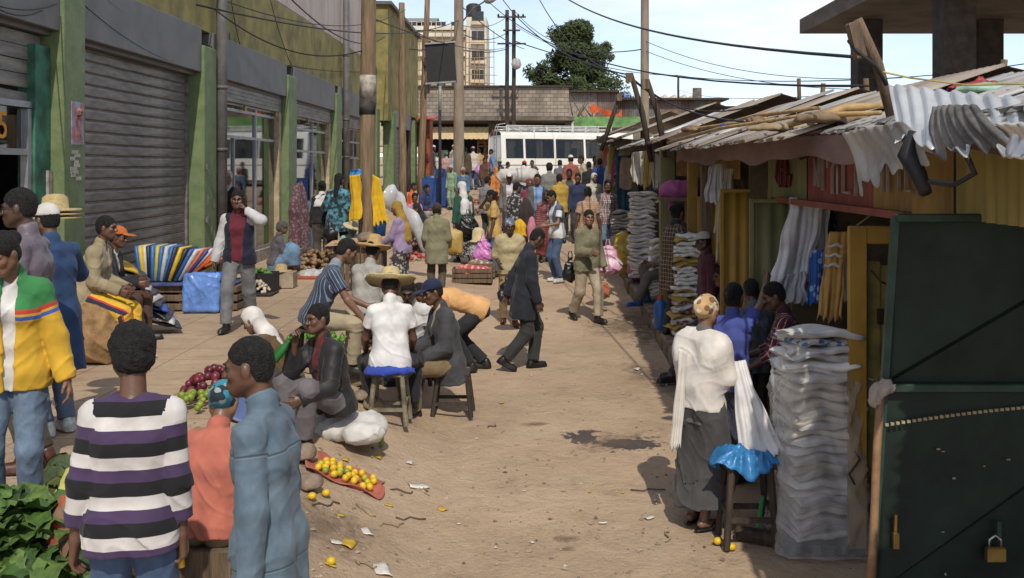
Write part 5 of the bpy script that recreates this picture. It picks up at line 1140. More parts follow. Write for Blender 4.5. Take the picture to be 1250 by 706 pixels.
for (a, b_, c, d_, dd) in ((1057, 96, 1059, 120, 13), (1005, 102, 1003, 122, 15), (975, 96, 976, 120, 18), (1226, 73, 1224, 90, 11)): m = MB(); m.tube([W(c, d_+10, dd), W(a, b_, dd)], .035, 6); m.build('roof_peg', M_WOOD, None, True, label='short wooden peg standing up behind the stall roof ridge', cat='peg', group='pegs behind the stall roof')
# concrete frame building behind
cf = thing('concrete_building', 'unfinished grey concrete frame with a wide flat slab on square columns', 'building', (8.5, 17, .6))
M_CF = mat('raw_concrete', (.15, .125, .1), rough=.9, var=.3, scale=1.2, bump=.3, detail=9, stretch=(1, 1, 2))
m = MB(); m.box((11.9, 16.4, 6.05), (11.8, 13.2, .32)); m.build('slab', M_CF, cf)
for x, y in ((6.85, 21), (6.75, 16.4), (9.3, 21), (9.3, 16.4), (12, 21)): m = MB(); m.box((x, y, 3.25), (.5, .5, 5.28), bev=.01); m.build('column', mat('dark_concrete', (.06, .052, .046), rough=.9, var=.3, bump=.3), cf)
# ------------------------------------------------------------------ doors standing open
def door(lab, px0, px1, d, ytop, m, per=.11, ang=0, brim=True, extra=0):
    p0 = W(px0, 0, d); p1 = W(px1, 0, d); zb = st(d)+.06+extra; zt = ZC-(ytop-CY)*d/FPX; o = corr('door_leaf', (p0.x, d, zb), (p1.x-p0.x, ang, 0), (0, 0, zt-zb), m, sr, per, .013, 2, .004, label=lab)
    mb = MB()
    for x in (p0.x, p1.x): mb.box((x, d-.012+(0 if x == p0.x else ang), (zb+zt)/2), (.035, .04, zt-zb))
    for z in (zb+.02, zt-.02): mb.box(((p0.x+p1.x)/2, d-.01+ang/2, z), (p1.x-p0.x-.04, .03, .035))
    mb.build('door_rim', m, o)
door('ochre ribbed sheet door leaf', 881, 938, 11.1, 231, M_YEL, .115)
door('olive ribbed sheet door leaf', 917, 964, 9.5, 243, M_OLV, .13)
door('narrow ochre ribbed door leaf behind the cloth stack', 853, 886, 12.9, 240, M_YEL, .115)
door('dark blue sheet door leaf', 753, 779, 23.6, 190, M_BLUED, .14); door('dark blue sheet door leaf', 790, 812, 21, 196, M_BLUED, .14)
# ochre plank door beside the gate
dd = 6.85; zb, zt = st(dd)+.05, ZC-(276-CY)*dd/FPX; x0 = W(1036, 0, dd).x
pd = thing('plank_door', 'ochre plank door with greenish inner panel standing open beside the dark gate', 'door', (x0+.2, dd, zb))
m = MB(); m.box((x0+.055, dd, (zb+zt)/2), (.11, .06, zt-zb), bev=.008); m.build('stile', M_YEL, pd)
m = MB(); m.box((x0+.3, dd, zt-.06), (.37, .055, .12), bev=.008); m.build('rail', M_YEL, pd)
for i in range(3): m = MB(); m.box((x0+.17+i*.105, dd+.05+.012*i, (zb+zt)/2-.1-.03*i), (.1, .04, zt-zb-.28), bev=.008); m.build('plank', mat('greenish_yellow_paint', (.2, .165, .045), rough=.6, var=.3, bump=.1), pd)
for z in (1.0, 1.55): m = MB(); m.box((x0+.24, dd-.02, zb+z), (.1, .05, .1)); m.build('lock', mat('dark_steel', (.06, .05, .045), metal=.6, rough=.4), pd)
m = MB(); m.tube([(x0+.13, dd-.05, 2.2), (x0+.2, dd-.06, 2.12), (x0+.32, dd-.05, 2.08)], .008, 5); m.tube([(x0+.02, dd-.05, 1.0), (x0+.05, dd-.08, .95), (x0-.02, dd-.07, .85), (x0+.02, dd-.06, .78)], .008, 5); m.build('chain', mat('dark_steel', (.06, .05, .045), metal=.6, rough=.4), pd)
# dark green steel gate
gd = 5.35; S = FPX/gd; gt = thing('steel_gate', 'dark green sheet steel gate with diagonal creases, chain and padlocks', 'gate', (2.4, gd, st(gd)))
xt, xb, xr = (1091-CX)/S, (1057-CX)/S, 3.3; zt, zb, zm = ZC-(266-CY)/S, .28, ZC-(472-CY)/S
def gx(z): return xt+(xb-xt)*(zt-z)/(zt-zb-.1)
def gpanel(name, z0, z1, kx):
    a = [(gx(z0), z0), (xr, z0), (xr, z1), (gx(z1), z1)]; mid = (gx(z0)*.9+xr*.1*kx, z0); m = MB()
    v = [Vector((x, gd, z)) for x, z in a]; cr = [Vector((x, gd-.028, z)) for x, z in ((gx(z0)+.06, z0+.07), (xr-.08, z1-.06))]
    m.add([v[0], v[1], v[2], v[3], cr[0], cr[1]], [(0, 1, 5, 4), (1, 2, 5), (2, 3, 4, 5), (3, 0, 4)]); return m.build(name, M_GRND, gt)
gpanel('panel', zm, zt, 1); gpanel('panel', zb+.35, zm, 1); gpanel('panel', zb, zb+.35, 1)
m = MB(); m.tube([(gx(zt), gd-.02, zt), (gx(zb), gd-.02, zb)], .025, 4); m.build('stile', M_GRNE, gt)
for z in (zt, zm): m = MB(); m.box(((gx(z)+xr)/2, gd-.03, z), (xr-gx(z), .05, .045), bev=.006); m.build('rail', M_GRNE, gt)
m = MB(); n = 44
for i in range(n): 
    u = i/n; x = gx(1.5)+.02+u*1.25; m.box((x, gd-.045, ZC-(516-CY-26*u-6*math.sin(u*3))/S), (.017, .012, .014))
o = m.build('rope_chain', mat('rope_beige', (.34, .27, .17), bump=0), gt); o['kind'] = 'stuff'
m = MB()
for i in range(26): m.box((rnd.uniform(gx(1), 3), gd-.032, rnd.uniform(.4, 1.75)), (rnd.uniform(.006, .02), .006, rnd.uniform(.004, .012)))
o = m.build('paint_chips', mat('chip_beige', (.3, .24, .16), bump=0), gt); o['kind'] = 'stuff'
BR = mat('brass', (.42, .3, .1), rough=.3, metal=.85, var=.2, bump=0); STL = mat('steel', (.35, .36, .37), rough=.3, metal=.9, var=.1, bump=0)
p = W(1215, 677, gd-.06); pk = thing('padlock', 'brass padlock with steel shackle hanging on the dark green gate', 'padlock', p); m = MB(); m.box(p, (.095, .035, .08), bev=.008); m.build('body', BR, pk); m = MB(); m.tube([p+Vector((-.03, 0, .03)), p+Vector((-.03, 0, .075)), p+Vector((0, 0, .1)), p+Vector((.03, 0, .075)), p+Vector((.03, 0, .03))], .008, 7); m.build('shackle', STL, pk, True)
p = W(1093, 660, gd-.05); m = MB(); m.box(p, (.03, .03, .09), bev=.006); m.tube([p+Vector((0, 0, .05)), p+Vector((0, -.01, .14))], .012, 6); m.build('hasp', BR, gt)
p = W(1219, 648, gd-.05); m = MB(); m.box(p, (.02, .02, .1)); m.build('hasp', M_GRNE, gt)
bs = thing('broom_stick', 'peeled wooden stick with a rag-wrapped head leaning on the dark green gate', 'stick', W(1062, 720, gd-.14))
m = MB(); m.tube([W(1061, 735, gd-.16), W(1067, 640, gd-.15), W(1070, 560, gd-.12), W(1075, 478, gd-.09)], .022, 8); m.build('stick', mat('peeled_wood', (.25, .14, .07), rough=.7, var=.3, bump=.2), bs, True)
f = F(.03); c = W(1075, 477, gd-.1); f.rc((-.03, 0, 0), (.035, 0, .015), .035); f.rc((-.02, 0, -.05), (.03, 0, .04), .03); f.nz = (.015, 70., 2); o = link('rag', sdfmesh('rag', f, .009, cloth((.3, .25, .22))), bs, c-bs.location)
# ------------------------------------------------------------------ cloth: stacks of folded blankets, hanging shawls
def folded_mesh(w, d, h, seed, m, layers=4):
    r = random.Random(seed); ph = [r.uniform(0, 6) for _ in range(6)]; nu, nv = 26, 14; v = []; f = []
    for j in range(nv+1):
        t = j/nv*2-1; e = 1-abs(t)**8*.55
        for i in range(nu):
            a = 2*math.pi*i/nu; c, s = math.cos(a), math.sin(a); q = (abs(c)**3.6+abs(s)**3.6)**(-1/3.6); y = c*q*d/2; z = s*q*h/2*e
            y *= 1+.035*math.sin(layers*math.pi*z/h*2+ph[0])+.05*math.sin(t*4+ph[1])+.03*math.sin(t*11+ph[3]); z += h*(.2*math.sin(t*5+ph[2]+y*6)+.12*math.sin(y*14+ph[3]+t*3)-.25*abs(t)**3); x = t*w/2*(1+.035*math.sin(layers*z/h*6+ph[4]))+.012*math.sin(y*9+ph[5])
            v.append((x, y, z+h/2))
    for j in range(nv):
        for i in range(nu): f.append((j*nu+i, j*nu+(i+1) % nu, (j+1)*nu+(i+1) % nu, (j+1)*nu+i))
    f.append(tuple(range(nu-1, -1, -1))); f.append(tuple(range(nv*nu, (nv+1)*nu))); return meshdata('folded_cloth', v, f, m, True)
WHT = [cloth(c) for c in ((.74, .71, .68), (.68, .65, .62), (.78, .76, .74), (.6, .55, .5), (.72, .65, .54))]; REDT = cloth((.5, .45, .42), 'print', (.3, .05, .06)); YELT = cloth((.42, .3, .08))
def stack(x, y, z, n, w, d, h, lab, grp, seed=0, lean=0., mats=WHT, rz=0):
    r = random.Random(seed); ms = [folded_mesh(w, d, h*1.15, seed*10+i, mats[i % len(mats)]) for i in range(5)]
    for i in range(n):
        o = link('folded_cloth', ms[r.randrange(5)], None, (x+lean*i*h+r.uniform(-.035, .035), y+r.uniform(-.03, .03), z+i*h), (r.uniform(-.08, .08), r.uniform(-.07, .07), rz+r.uniform(-.2, .2)))
        tag(o, lab, 'folded cloth', grp)
p = W(1003, 0, 7.05); stack(p.x, 7.1, st(7.1)+.06, 23, .5, .46, .053, 'white folded blanket in the tall plastic-wrapped stack beside the ochre plank door', 'blankets in the plastic wrapped stack', 1)
stack(p.x-.01, 7.05, st(7.1)+.06+23*.053, 4, .5, .42, .05, 'white folded blanket with blue border on top of the plastic-wrapped stack', 'blankets topping the wrapped stack', 2, mats=[cloth((.6, .58, .57)), cloth((.58, .57, .56), 'print', (.1, .16, .4))])
p = W(836, 0, 13.); stack(p.x, 13, st(13)+.25, 25, .36, .4, .05, 'white tasselled cloth in the stack in front of the plaid-shirt woman', 'cloths stacked before the plaid shirt woman', 3, .03, WHT[:3]+[REDT, YELT])
p = W(784, 0, 17.4); stack(p.x, 17.4, st(17.4)+.3, 26, .42, .4, .055, 'grey-white folded cloth in the tall stack on the stall step', 'cloths stacked on the step', 4, 0, WHT[:3])
p = W(806, 0, 15.6); stack(p.x, 15.6, st(15.6)+.3, 16, .32, .36, .052, 'cream folded cloth in the low stack by the olive post', 'cloths stacked by the olive post', 5, 0, WHT[2:])
p = W(766, 0, 20); stack(p.x, 20, st(20)+.3, 15, .45, .4, .06, 'grey folded cloth in the slumped far stack', 'cloths in the slumped stack', 6, -.1, [cloth((.3, .28, .26)), cloth((.36, .34, .32))])
FILM = mat('clear_plastic_film', (.72, .71, .69), rough=.12, var=.1, scale=5, bump=.9, bscale=13, trans=.76, spec=.7)
cx, cy = W(1000, 0, 7.05).x, 7.08
def fn(u, v):
    a = 2*math.pi*u; q = (abs(math.cos(a))**5+abs(math.sin(a))**5)**(-.2); r_ = 1+.05*math.sin(a*7+v*5)+.09*(1-abs(math.sin(a*5+v*7+1.2*math.sin(v*6+a*2))))**2+.07*(1-abs(math.sin(a*4-v*13+math.sin(a*6))))**2+.05*(1-abs(math.sin(a*11+v*17)))**2+.22*max(0, .35-v)*1.2
    return (cx+math.cos(a)*q*.285*r_-.05*max(0, .4-v), cy+math.sin(a)*q*.27*r_-.12*max(0, .3-v), st(7)+.01+v*1.2+.05*math.sin(a*3+1)*v)
m = MB(); m.grid(fn, 110, 48); m.build('plastic_wrap', FILM, None, True, label='clear plastic sheet wrapped round the tall blanket stack', cat='plastic sheet')
m = MB(); m.box((cx, cy, st(7.1)+.03), (.6, .5, .06)); m.build('pallet_board', M_WOODD, label='dark board under the wrapped blanket stack', cat='board')
def hang(c, lab, mm, per=4, amp=.03, rag=.02, seed=1, th=.006, cat='shawl', group=None, bul=.03, parent=None, name='hanging_cloth'): return patch(name, c, bul, per, amp, mm, lab, cat, 44, 26, th, parent, rag, seed, group=group, soft=True)
SH1 = cloth((.68, .65, .66))
hang(((893, 442, 7.3), (909, 440, 7.3), (958, 552, 6.95), (903, 556, 7.1)), 'loose white cloth trailing from the shawled woman\'s hands to the stack', cloth((.6, .58, .57)), 1.6, .02, .03, 61)

shw = hang(((962, 241, 9.0), (1012, 244, 8.9), (985, 345, 8.9), (940, 352, 8.8)), 'white gauzy shawl with a red border hung high in the stall', SH1, 2.2, .03, .03, 3, bul=.08)
hang(((985, 243, 9.1), (1012, 248, 9.0), (1010, 330, 9.1), (985, 318, 9.1)), 'grey-white shawl hanging behind the red-bordered one', cloth((.6, .59, .6)), 1.6, .04, .02, 4)
hang(((952, 338, 8.78), (985, 330, 8.78), (982, 372, 8.75), (944, 368, 8.75)), 'coral red striped border', cloth((.5, .1, .06), 'stripe', (.56, .53, .55), f=2.2), 1.6, .03, .03, 5, cat=None, parent=shw, name='shawl_border')
ORS = cloth((.6, .58, .55)); OR2 = cloth((.62, .34, .1))
scf = hang(((1014, 283, 8.0), (1034, 283, 8.0), (1028, 392, 7.95), (996, 388, 7.9)), 'orange and white woven scarf hanging from a cord beside the plank door', OR2, 1.2, .012, .03, 7); hang(((1030, 284, 8.05), (1042, 288, 8.05), (1052, 378, 8.0), (1030, 365, 8.0)), 'plain white half of the hanging scarf beside the orange one', ORS, 1.2, .012, .03, 8)
for i, z in enumerate((300, 312, 324)): m = MB(); pts = [W(1010+u*.7+(z-300)*-.15, z+1.5*math.sin(u*.3), 7.93) for u in range(0, 30, 3)]; m.tube(pts, .012, 5); m.build('scarf_band', cloth((.62, .6, .56)), scf)
hang(((990, 305, 8.4), (1006, 305, 8.4), (1008, 368, 8.4), (985, 372, 8.4)), 'bright blue plastic-packed cloth hanging in the stall', cloth((.04, .12, .42), 'print', (.3, .4, .6)), 1.5, .01, .02, 9)
hang(((1008, 250, 9.2), (1022, 252, 9.2), (1024, 300, 9.2), (1010, 310, 9.2)), 'dark diamond-patterned cloth hanging in the stall shade', cloth((.04, .05, .055), 'print', (.12, .14, .14)), 2, .02, .02, 10)
for i, (c, lab, mm) in enumerate(((((866, 198, 11.6), (884, 200, 11.6), (882, 252, 11.6), (860, 245, 11.6)), 'white kaftan with dark striped hem hung under the eave', (.5, .5, .52)), (((884, 206, 11.5), (897, 205, 11.5), (890, 270, 11.5), (872, 282, 11.5)), 'cream cloth with dark band hung beside the white kaftan', (.45, .42, .33)), (((893, 205, 11.8), (925, 206, 11.8), (922, 232, 11.8), (895, 234, 11.8)), 'brown cloth hung above the ochre door', (.12, .085, .05)),
        (((772, 186, 16), (790, 184, 16), (790, 228, 16), (770, 222, 16)), 'dull white cotton cloth hung on the stall post, frayed', (.42, .39, .34)), (((786, 186, 15.8), (797, 188, 15.8), (795, 225, 15.8), (785, 232, 15.8)), 'cream cloth with yellow stripes hung on the stall post', (.45, .38, .25)), (((796, 186, 15.6), (808, 190, 15.6), (806, 232, 15.6), (796, 230, 15.6)), 'long white cotton hung nearest the olive post', (.45, .42, .38)), (((874, 245, 11.4), (884, 247, 11.4), (880, 320, 11.4), (874, 318, 11.4)), 'narrow cream sash hanging down the ochre door', (.42, .36, .2)))):
    hang(c, lab, cloth(mm) if i != 4 else cloth(mm, 'stripe', (.4, .28, .08)), 1.8, .013, .03, 20+i)
m = MB(); m.tube([W(1034, 284, 8), W(1060, 265, 7.6), W(1085, 245, 7.2)], .006, 5); m.build('cord', mat('green_cord', (.2, .25, .1), bump=0), None, label='thin green cord holding the orange scarf', cat='cord')
f = F(.06); f.rc((-.35, 0, 0), (.4, 0, .02), .13, .12); f.rc((-.3, 0, -.1), (-.32, -.1, -.25), .05, .06); f.nz = (.02, 20., 1); o = link('cloth_roll', sdfmesh('cloth_roll', f, .02, cloth((.38, .1, .26))), None, W(848, 232, 13.6)); tag(o, 'bright pink roll of cloth on the stall shelf', 'cloth roll')
m = MB(); p = W(846, 243, 13.6); m.box((p.x, p.y, p.z), (.9, .5, .05)); m.box((p.x+.2, p.y, p.z-.18), (.55, .5, .3)); m.build('shelf', M_WOOD, sr)
for i in range(10):     # goods hung on the far stalls
    c = [(.3, .26, .2), (.4, .12, .06), (.15, .18, .28), (.5, .46, .4), (.4, .3, .06), (.1, .1, .12), (.3, .08, .15), (.45, .42, .4), (.12, .2, .14), (.35, .25, .18)][i]
    p = W(737+i*3.2, 172+9*(i % 4), 34-i*1.15); drape('hung_garment', (p.x, p.y, p.z), .5, .9, cloth(c), None, 40+i, .13, i, label='garment hanging in the cluttered far stalls by the van', cat='garment', group='garments hung on the far stalls')
for i, (px, py, d, rad, c, lab) in enumerate(((757, 285, 23, (.45, .4, .5), (.3, .28, .25), 'bulging grey sack leaning at the far stall'), (760, 300, 21, (.3, .3, .35), (.33, .31, .3), 'smaller grey sack slumped beside the stall step'), (771, 318, 18.3, (.3, .22, .42), (.42, .3, .04), 'yellow printed plastic bag at the foot of the cloth stack'), (779, 326, 17.6, (.22, .2, .25), (.36, .12, .3), 'small purple plastic bag on the stall step'))):
    p = GD(px, d); lump('sack' if i < 2 else 'plastic_bag', (p.x, p.y, p.z+(.2 if i > 1 else 0)), rad, cloth(c) if i < 2 else mat('bag', c, rough=.35, var=.4, scale=8, bump=.4, bscale=20), 60+i, lab, 'sack' if i < 2 else 'bag', amp=.03, h=.03, fr=14, flat=.9)
# ledge stool slab, stool with blue plastic, broom
p = GP(812, 412); t = thing('low_bench', 'rough pale stone slab on short legs beside the stall step', 'bench', p); m = MB(); m.box(p+Vector((0, 0, .2)), (.34, .24, .09), bev=.03); m.build('slab', mat('pale_wood', (.33, .25, .17), var=.3, bump=.3), t)
for s in (-1, 1): m = MB(); m.box(p+Vector((s*.1, 0, .078)), (.07, .18, .15)); m.build('leg', M_WOOD, t)
p = GP(912, 662); t = thing('stool', 'dark wooden stool with crumpled blue plastic on its seat beside the white-shawled woman', 'stool', p); 
for sx, sy in ((-1, -1), (1, -1), (-1, 1), (1, 1)): m = MB(); m.tube([p+Vector((sx*.17, sy*.15, 0)), p+Vector((sx*.13, sy*.12, .55))], [.024, .026], 6); m.build('leg', M_WOODD, t)
for z, a in ((.18, 0), (.24, 1)):
    for s in (-1, 1): m = MB(); m.box(p+(Vector((0, s*.145, z+.02)) if a == 0 else Vector((s*.16, 0, z))), (.32, .025, .035) if a == 0 else (.025, .28, .035)); m.build('stretcher', M_WOODD, t)
m = MB(); m.box(p+Vector((0, 0, .56)), (.34, .3, .035)); m.build('seat', M_WOODD, t)
def crumple(name, c, rx, ry, h, m, lab, cat, seed=1, drop=.1, amp=.03, rz=0., n=44):
    """thin plastic or cloth crumpled in a heap: ridged folds, edges hanging down"""
    r = random.Random(seed); ws = [(r.uniform(-1, 1), r.uniform(-1, 1), r.uniform(0, 6), 1.6**k) for k in range(5) for _ in range(2)]; c = Vector(c)
    def fn(u, v):
        x, y = (u-.5)*2, (v-.5)*2; q = math.sqrt(x*x+y*y); e = max(abs(x), abs(y)); s = 0
        for a, b_, p, f_ in ws: l = math.hypot(a, b_)+.1; s += (1-abs(math.sin((a*x+b_*y)/l*3.2*f_+p+.7*math.sin(3*f_*.5*(x-y)+p))))**2/f_
        k = 1+.12*math.sin(5*math.atan2(y, x)+seed)+.08*math.sin(11*math.atan2(y, x)); sq = e/(q+1e-6) if q > 0 else 1
        X, Y = x*rx*k*(.75+.25*sq), y*ry*k*(.75+.25*sq); z = h*(1-min(1, e)**3)-drop*max(0, e-.72)/.28*(.6+.5*math.sin(3*math.atan2(y, x)+seed*2))+amp*(s-1.6)*(.5+.5*(1-e)); return (c.x+X*math.cos(rz)-Y*math.sin(rz), c.y+X*math.sin(rz)+Y*math.cos(rz), c.z+z)
    mb = MB(); mb.grid(fn, n, n, .002); return mb.build(name, m, None, True, label=lab, cat=cat)
crumple('blue_plastic', p+Vector((-.02, -.02, .6)), .21, .17, .06, mat('blue_bag_plastic', (.035, .19, .44), rough=.3, var=.25, scale=6, bump=.3, bscale=30), 'crumpled bright blue plastic bag lying on the dark stool', 'plastic bag', 3, .09, .03)
crumple('red_rag', RF(1200, 105), .2, .12, .03, mat('red_rag_plastic', (.3, .03, .03), rough=.5), 'crumpled red plastic rag on the roof sheets', 'rag', 7, .03, .03)
p = GP(930, 662); t = thing('hand_broom', 'short brush with a green handle lying under the stool', 'brush', p); m = MB(); m.tube([p+Vector((-.16, .05, .05)), p+Vector((.12, -.08, .04))], [.05, .06], 8); m.build('bristles', M_WOODD, t); m = MB(); m.tube([p+Vector((-.03, .02, .06)), p+Vector((.02, .06, .3))], .016, 7); m.build('handle', mat('green_plastic', (.05, .3, .1), rough=.4), t)
p = GP(1030, 662); lump('cloth_scrap', p, (.12, .1, .08), cloth((.05, .02, .1)), 73, 'purple rag crumpled at the foot of the plank door', 'rag', amp=.03, h=.015, fr=30)
p = GD(806, 13.4); t = thing('water_bottle', 'blue plastic bottle with red cap on the stall step', 'bottle', (p.x, p.y, p.z+.2)); m = MB(); m.lathe([(.07, 0), (.085, .03), (.085, .33), (.03, .4)], (p.x, p.y, p.z+.2), 14); m.build('body', mat('blue_plastic', (.03, .1, .3), rough=.4, var=.1), t, True); m = MB(); m.lathe([(.034, .4), (.034, .45), (.0001, .455)], (p.x, p.y, p.z+.2), 10); m.build('cap', mat('red_cap', (.5, .06, .03), bump=0), t)
# ------------------------------------------------------------------ the people
def pf(px, yf, yh): p = GP(px, yf); return p, (yf-yh)*p.y/FPX
def ps(px, s, yh): p = GD(px, FPX/s); return p, ZC-p.z-(yh-CY)/s
def stand(label, pos, face, **kw):
    p, h = pos
    if not 1.5 < h < 1.9: print('HEIGHT', round(h, 2), label)
    h = max(1.5, min(1.9, h)); return person(label, p, face, h, **kw)
def TR(c, **kw): return dict(k='trousers', c=c, **kw)
def SK(c, **kw): return dict(k='skirt', c=c, **kw)
JEAN = dict(k='jeans', name='jeans', c=(.075, .11, .17), pat='denim', c2=(.17, .225, .30)); DJEAN = dict(k='jeans', name='jeans', c=(.04, .07, .14), pat='denim', c2=(.09, .14, .24))
SK1, SK2, SK3 = (.085, .042, .026), (.13, .068, .042), (.055, .03, .021)
BLK = (.022, .021, .022); KHA = (.2, .155, .095); GRY = (.085, .083, .085); WHI = (.58, .56, .54)
# --- foreground left
stand('woman in yellow and green track jacket with blue jeans by the leafy greens', ps(16, 225, 281), 196, P=dict(hyaw=-28, hpit=28, hand_l=(-.3, .06, .86), hand_r=(.2, .22, .95), lean=2), tops=[T(WHI, .3, .1, .012), T((.56, .33, .03), 1, .1, .034, op=.03, pat='yoke', c2=(.04, .19, .06), c3=(.45, .05, .03), name='track_jacket')], bot=JEAN, hair='bun', skin=SK2, fem=True)
stand('man in glossy grey-purple shirt and spectacles standing behind the yellow-jacketed woman', ps(40, 187, 233), 96, P=dict(hyaw=6, hpit=6, hand_l=(-.2, .26, 1.1), hand_r=(.24, .12, .86)), tops=[T((.14, .115, .135), 1, .16, .024, rough=.45)], bot=TR((.075, .062, .042)), shoes=(.08, .025, .015), skin=SK3, glasses=True)
stand('hat seller in blue coat and white skullcap beside the green column', ps(66, 165, 252), 60, P=dict(hand_r=(.2, .32, 1.32), hand_l=(-.15, .35, 1.2)), tops=[T((.025, .055, .13), 1, .45, .03, flare=.03)], bot=JEAN, shoes=(.5, .5, .48), head=('skullcap', WHI), skin=SK1)
SKP = GD(112, FPX/120)
person('seated man in beige suit jacket and yellow track trousers on the burlap sack', SKP+Vector((-.05, .02, 0)), 274, 1.74, P=sit(.57, 14, .5, .1, hand_l=(-.05, .36, .74), hand_r=(.12, .34, .72), hpit=4), tops=[T(WHI, .2, .02, .012), T((.30, .245, .15), 1, .1, .03, op=.03, name='jacket')], bot=TR((.62, .38, .035), pat='panel', c2=(.03, .03, .06), c3=(.5, .05, .04), off=.03), shoes=(.55, .54, .5), skin=SK1)
person('seated man in orange cap and black jacket against the steel shutter', GD(127, FPX/108), 272, 1.7, P=sit(.42, 10, .48, .12, hand_l=(-.1, .36, .7), hand_r=(.12, .42, .68), hpit=10), tops=[T(WHI, .3, .02, .012), T(BLK, 1, .08, .03, op=.035, name='jacket')], bot=TR((.075, .04, .028)), head=('cap', (.45, .12, .025)), skin=SK1)
J = stand('man in white-sleeved track jacket and maroon shirt walking with a phone at his ear', pf(292, 402, 232), 183, P=dict(foot_l=(-.11, -.22, 0), foot_r=(.12, .25, 0), pel=(0, 0, .92), hand_l=(-.13, .14, 1.49), elb_l=(-1, .25, -.8), wbend_l=(.2, .1, .6), curl_l=.9, hand_r=(.29, .06, .84), hpit=6, hyaw=4), tops=[T((.12, .02, .032), .3, .06, .012), T((.016, .018, .035), 1, .1, .03, op=.075, pat='sleeve', c2=(.5, .5, .5), name='track_jacket')], bot=TR((.12, .125, .13), pat='denim', c2=(.2, .2, .205), off=.026), skin=SK1)
m = MB(); p = J['world'](hp(J, -.088, .02, -.02)); m.box(p, (.02, .055, .11), M=Matrix.Rotation(R(20), 3, 'X'), bev=.004); m.build('mobile_phone', M_BLACK, label='small black phone held to the ear by the walking man', cat='phone')
J = stand('young man in black, white and purple striped sweater seen from behind', ps(161, 300, 405), 8, P=dict(hyaw=22, hpit=10, hand_l=(-.24, .0, .80), hand_r=(.21, .02, .82), elb_l=(-.15, -1, 0), elb_r=(.1, -1, 0), curl_r=1.0, lean=2), tops=[T((.014, .014, .016), .86, .12, .026, pat='tri', c2=(.56, .53, .51), c3=(.06, .036, .085), collar=False, name='sweater')], bot=DJEAN, hair='afro', skin=SK1, det=1.1)
m = MB(); p = J['world'](J['wr_r']+np.array((-.02, .03, -.1))); m.tube([p+Vector((0, 0, .05)), p+Vector((.015, -.01, -.05))], .014, 8); m.build('yellow_lighter', mat('yellow_plastic', (.7, .45, .02), rough=.3), None, True, label='small yellow object held in the striped man\'s hand', cat='lighter')
stand('man in faded blue denim jacket with cropped hair turning left', ps(329, 284, 416), 82, P=dict(hyaw=8, hpit=8, hand_l=(-.24, -.02, .8), elb_l=(-.6, -.8, 0), hand_r=(.2, .02, .8), lean=3), tops=[T((.075, .115, .155), 1, .2, .022, pat='denimj', c2=(.14, .19, .235), flare=.0, nz=.0065, name='denim_jacket')], bot=TR((.33, .27, .19)), hair='crop', skin=SK1, det=1.1)
person('seated trader in coral hoodie with a blue checked headcloth', GD(253, FPX/226), 350, 1.62, P=sit(.22, 14, .34, .16, hand_l=(-.2, .42, .55), hand_r=(.2, .42, .55), hpit=25, hyaw=10), tops=[T((.42, .13, .09), 1, .06, .035, name='hoodie')], bot=TR((.3, .24, .15)), head=('wrap', (.03, .2, .28), 'print', (.25, .3, .3), (.02, .03, .04)), hair=None, skin=SK2, fem=True, det=1.1)
# --- the seated group
person('seated trader in brown coat and white headcloth by the chillies', GD(352, FPX/142), 80, 1.58, P=sit(.1, 26, .42, .15, hand_l=(-.15, .42, .28), hand_r=(.15, .42, .3), hpit=34), tops=[T((.115, .07, .03), 1, .06, .036, name='coat')], bot=SK((.06, .05, .04), len=.8), head=('scarf', (.6, .57, .53)), hair=None, skin=SK2, fem=True)
JB = person('seated bearded man in black leather jacket raising a green bottle', GP(409, 536), 132, 1.74, P=sit(.22, 12, .38, .12, hand_r=(.06, .34, .82), elb_r=(.4, -.2, -1), curl_r=1.0, wbend_r=(0, .2, .4), hand_l=(-.2, .42, .42), hyaw=6, hpit=4), tops=[T((.13, .02, .02), .3, .02, .012), T((.022, .022, .024), 1, .08, .034, op=.05, name='jacket', rough=.55)], bot=TR((.14, .125, .135), off=.03), shoes=(.06, .02, .018), skin=SK1)
bp_ = JB['world'](JB['wr_r']+np.array((-.02, .09, .0))); bt = thing('green_bottle', 'green glass bottle gripped by the man in the leather jacket', 'bottle', bp_); Mb = rot_to((-.55, -.1, -.75)); m = MB(); m.lathe([(.012, -.11), (.014, -.03), (.033, .02), (.034, .13), (.03, .15), (.0001, .152)], bp_, 14, Mb); m.build('glass', mat('green_glass', (.02, .13, .03), rough=.1, var=.2, bump=0), bt, True); m = MB(); m.lathe([(.015, -.125), (.016, -.1), (.0001, -.128)], bp_, 8, Mb); m.build('cap', STL, bt)
person('young man in navy pinstriped shirt leaning in from the side of the group', GD(382, FPX/124), 285, 1.76, P=sit(.46, 24, .4, .12, hand_l=(-.12, .55, .62), hand_r=(.25, .5, .5), hpit=26, hyaw=10), tops=[T((.035, .048, .085), .3, .08, .022, pat='pin', c2=(.22, .25, .3))], bot=TR((.36, .3, .2)), skin=SK2)
person('crouching trader in grey shirt under a tall straw hat', GD(447, FPX/106), 340, 1.7, P=sit(.36, 10, .4, .14, hpit=15), tops=[T((.34, .325, .3), .9, .05, .026)], bot=TR((.4, .36, .3)), head=('straw', (.5, .34, .14), .21, .14), skin=SK1)
p = GD(476, FPX/133)
person('man in white shirt and wide straw hat sitting on the stool, seen from behind', p, 6, 1.74, P=sit(.47, 6, .38, .2, hand_l=(-.24, .34, .62), hand_r=(.2, .34, .62), hpit=22), tops=[T((.66, .645, .64), .28, .07, .02)], bot=TR((.02, .02, .024)), head=('straw', (.58, .47, .24), .24, .115), skin=SK1)
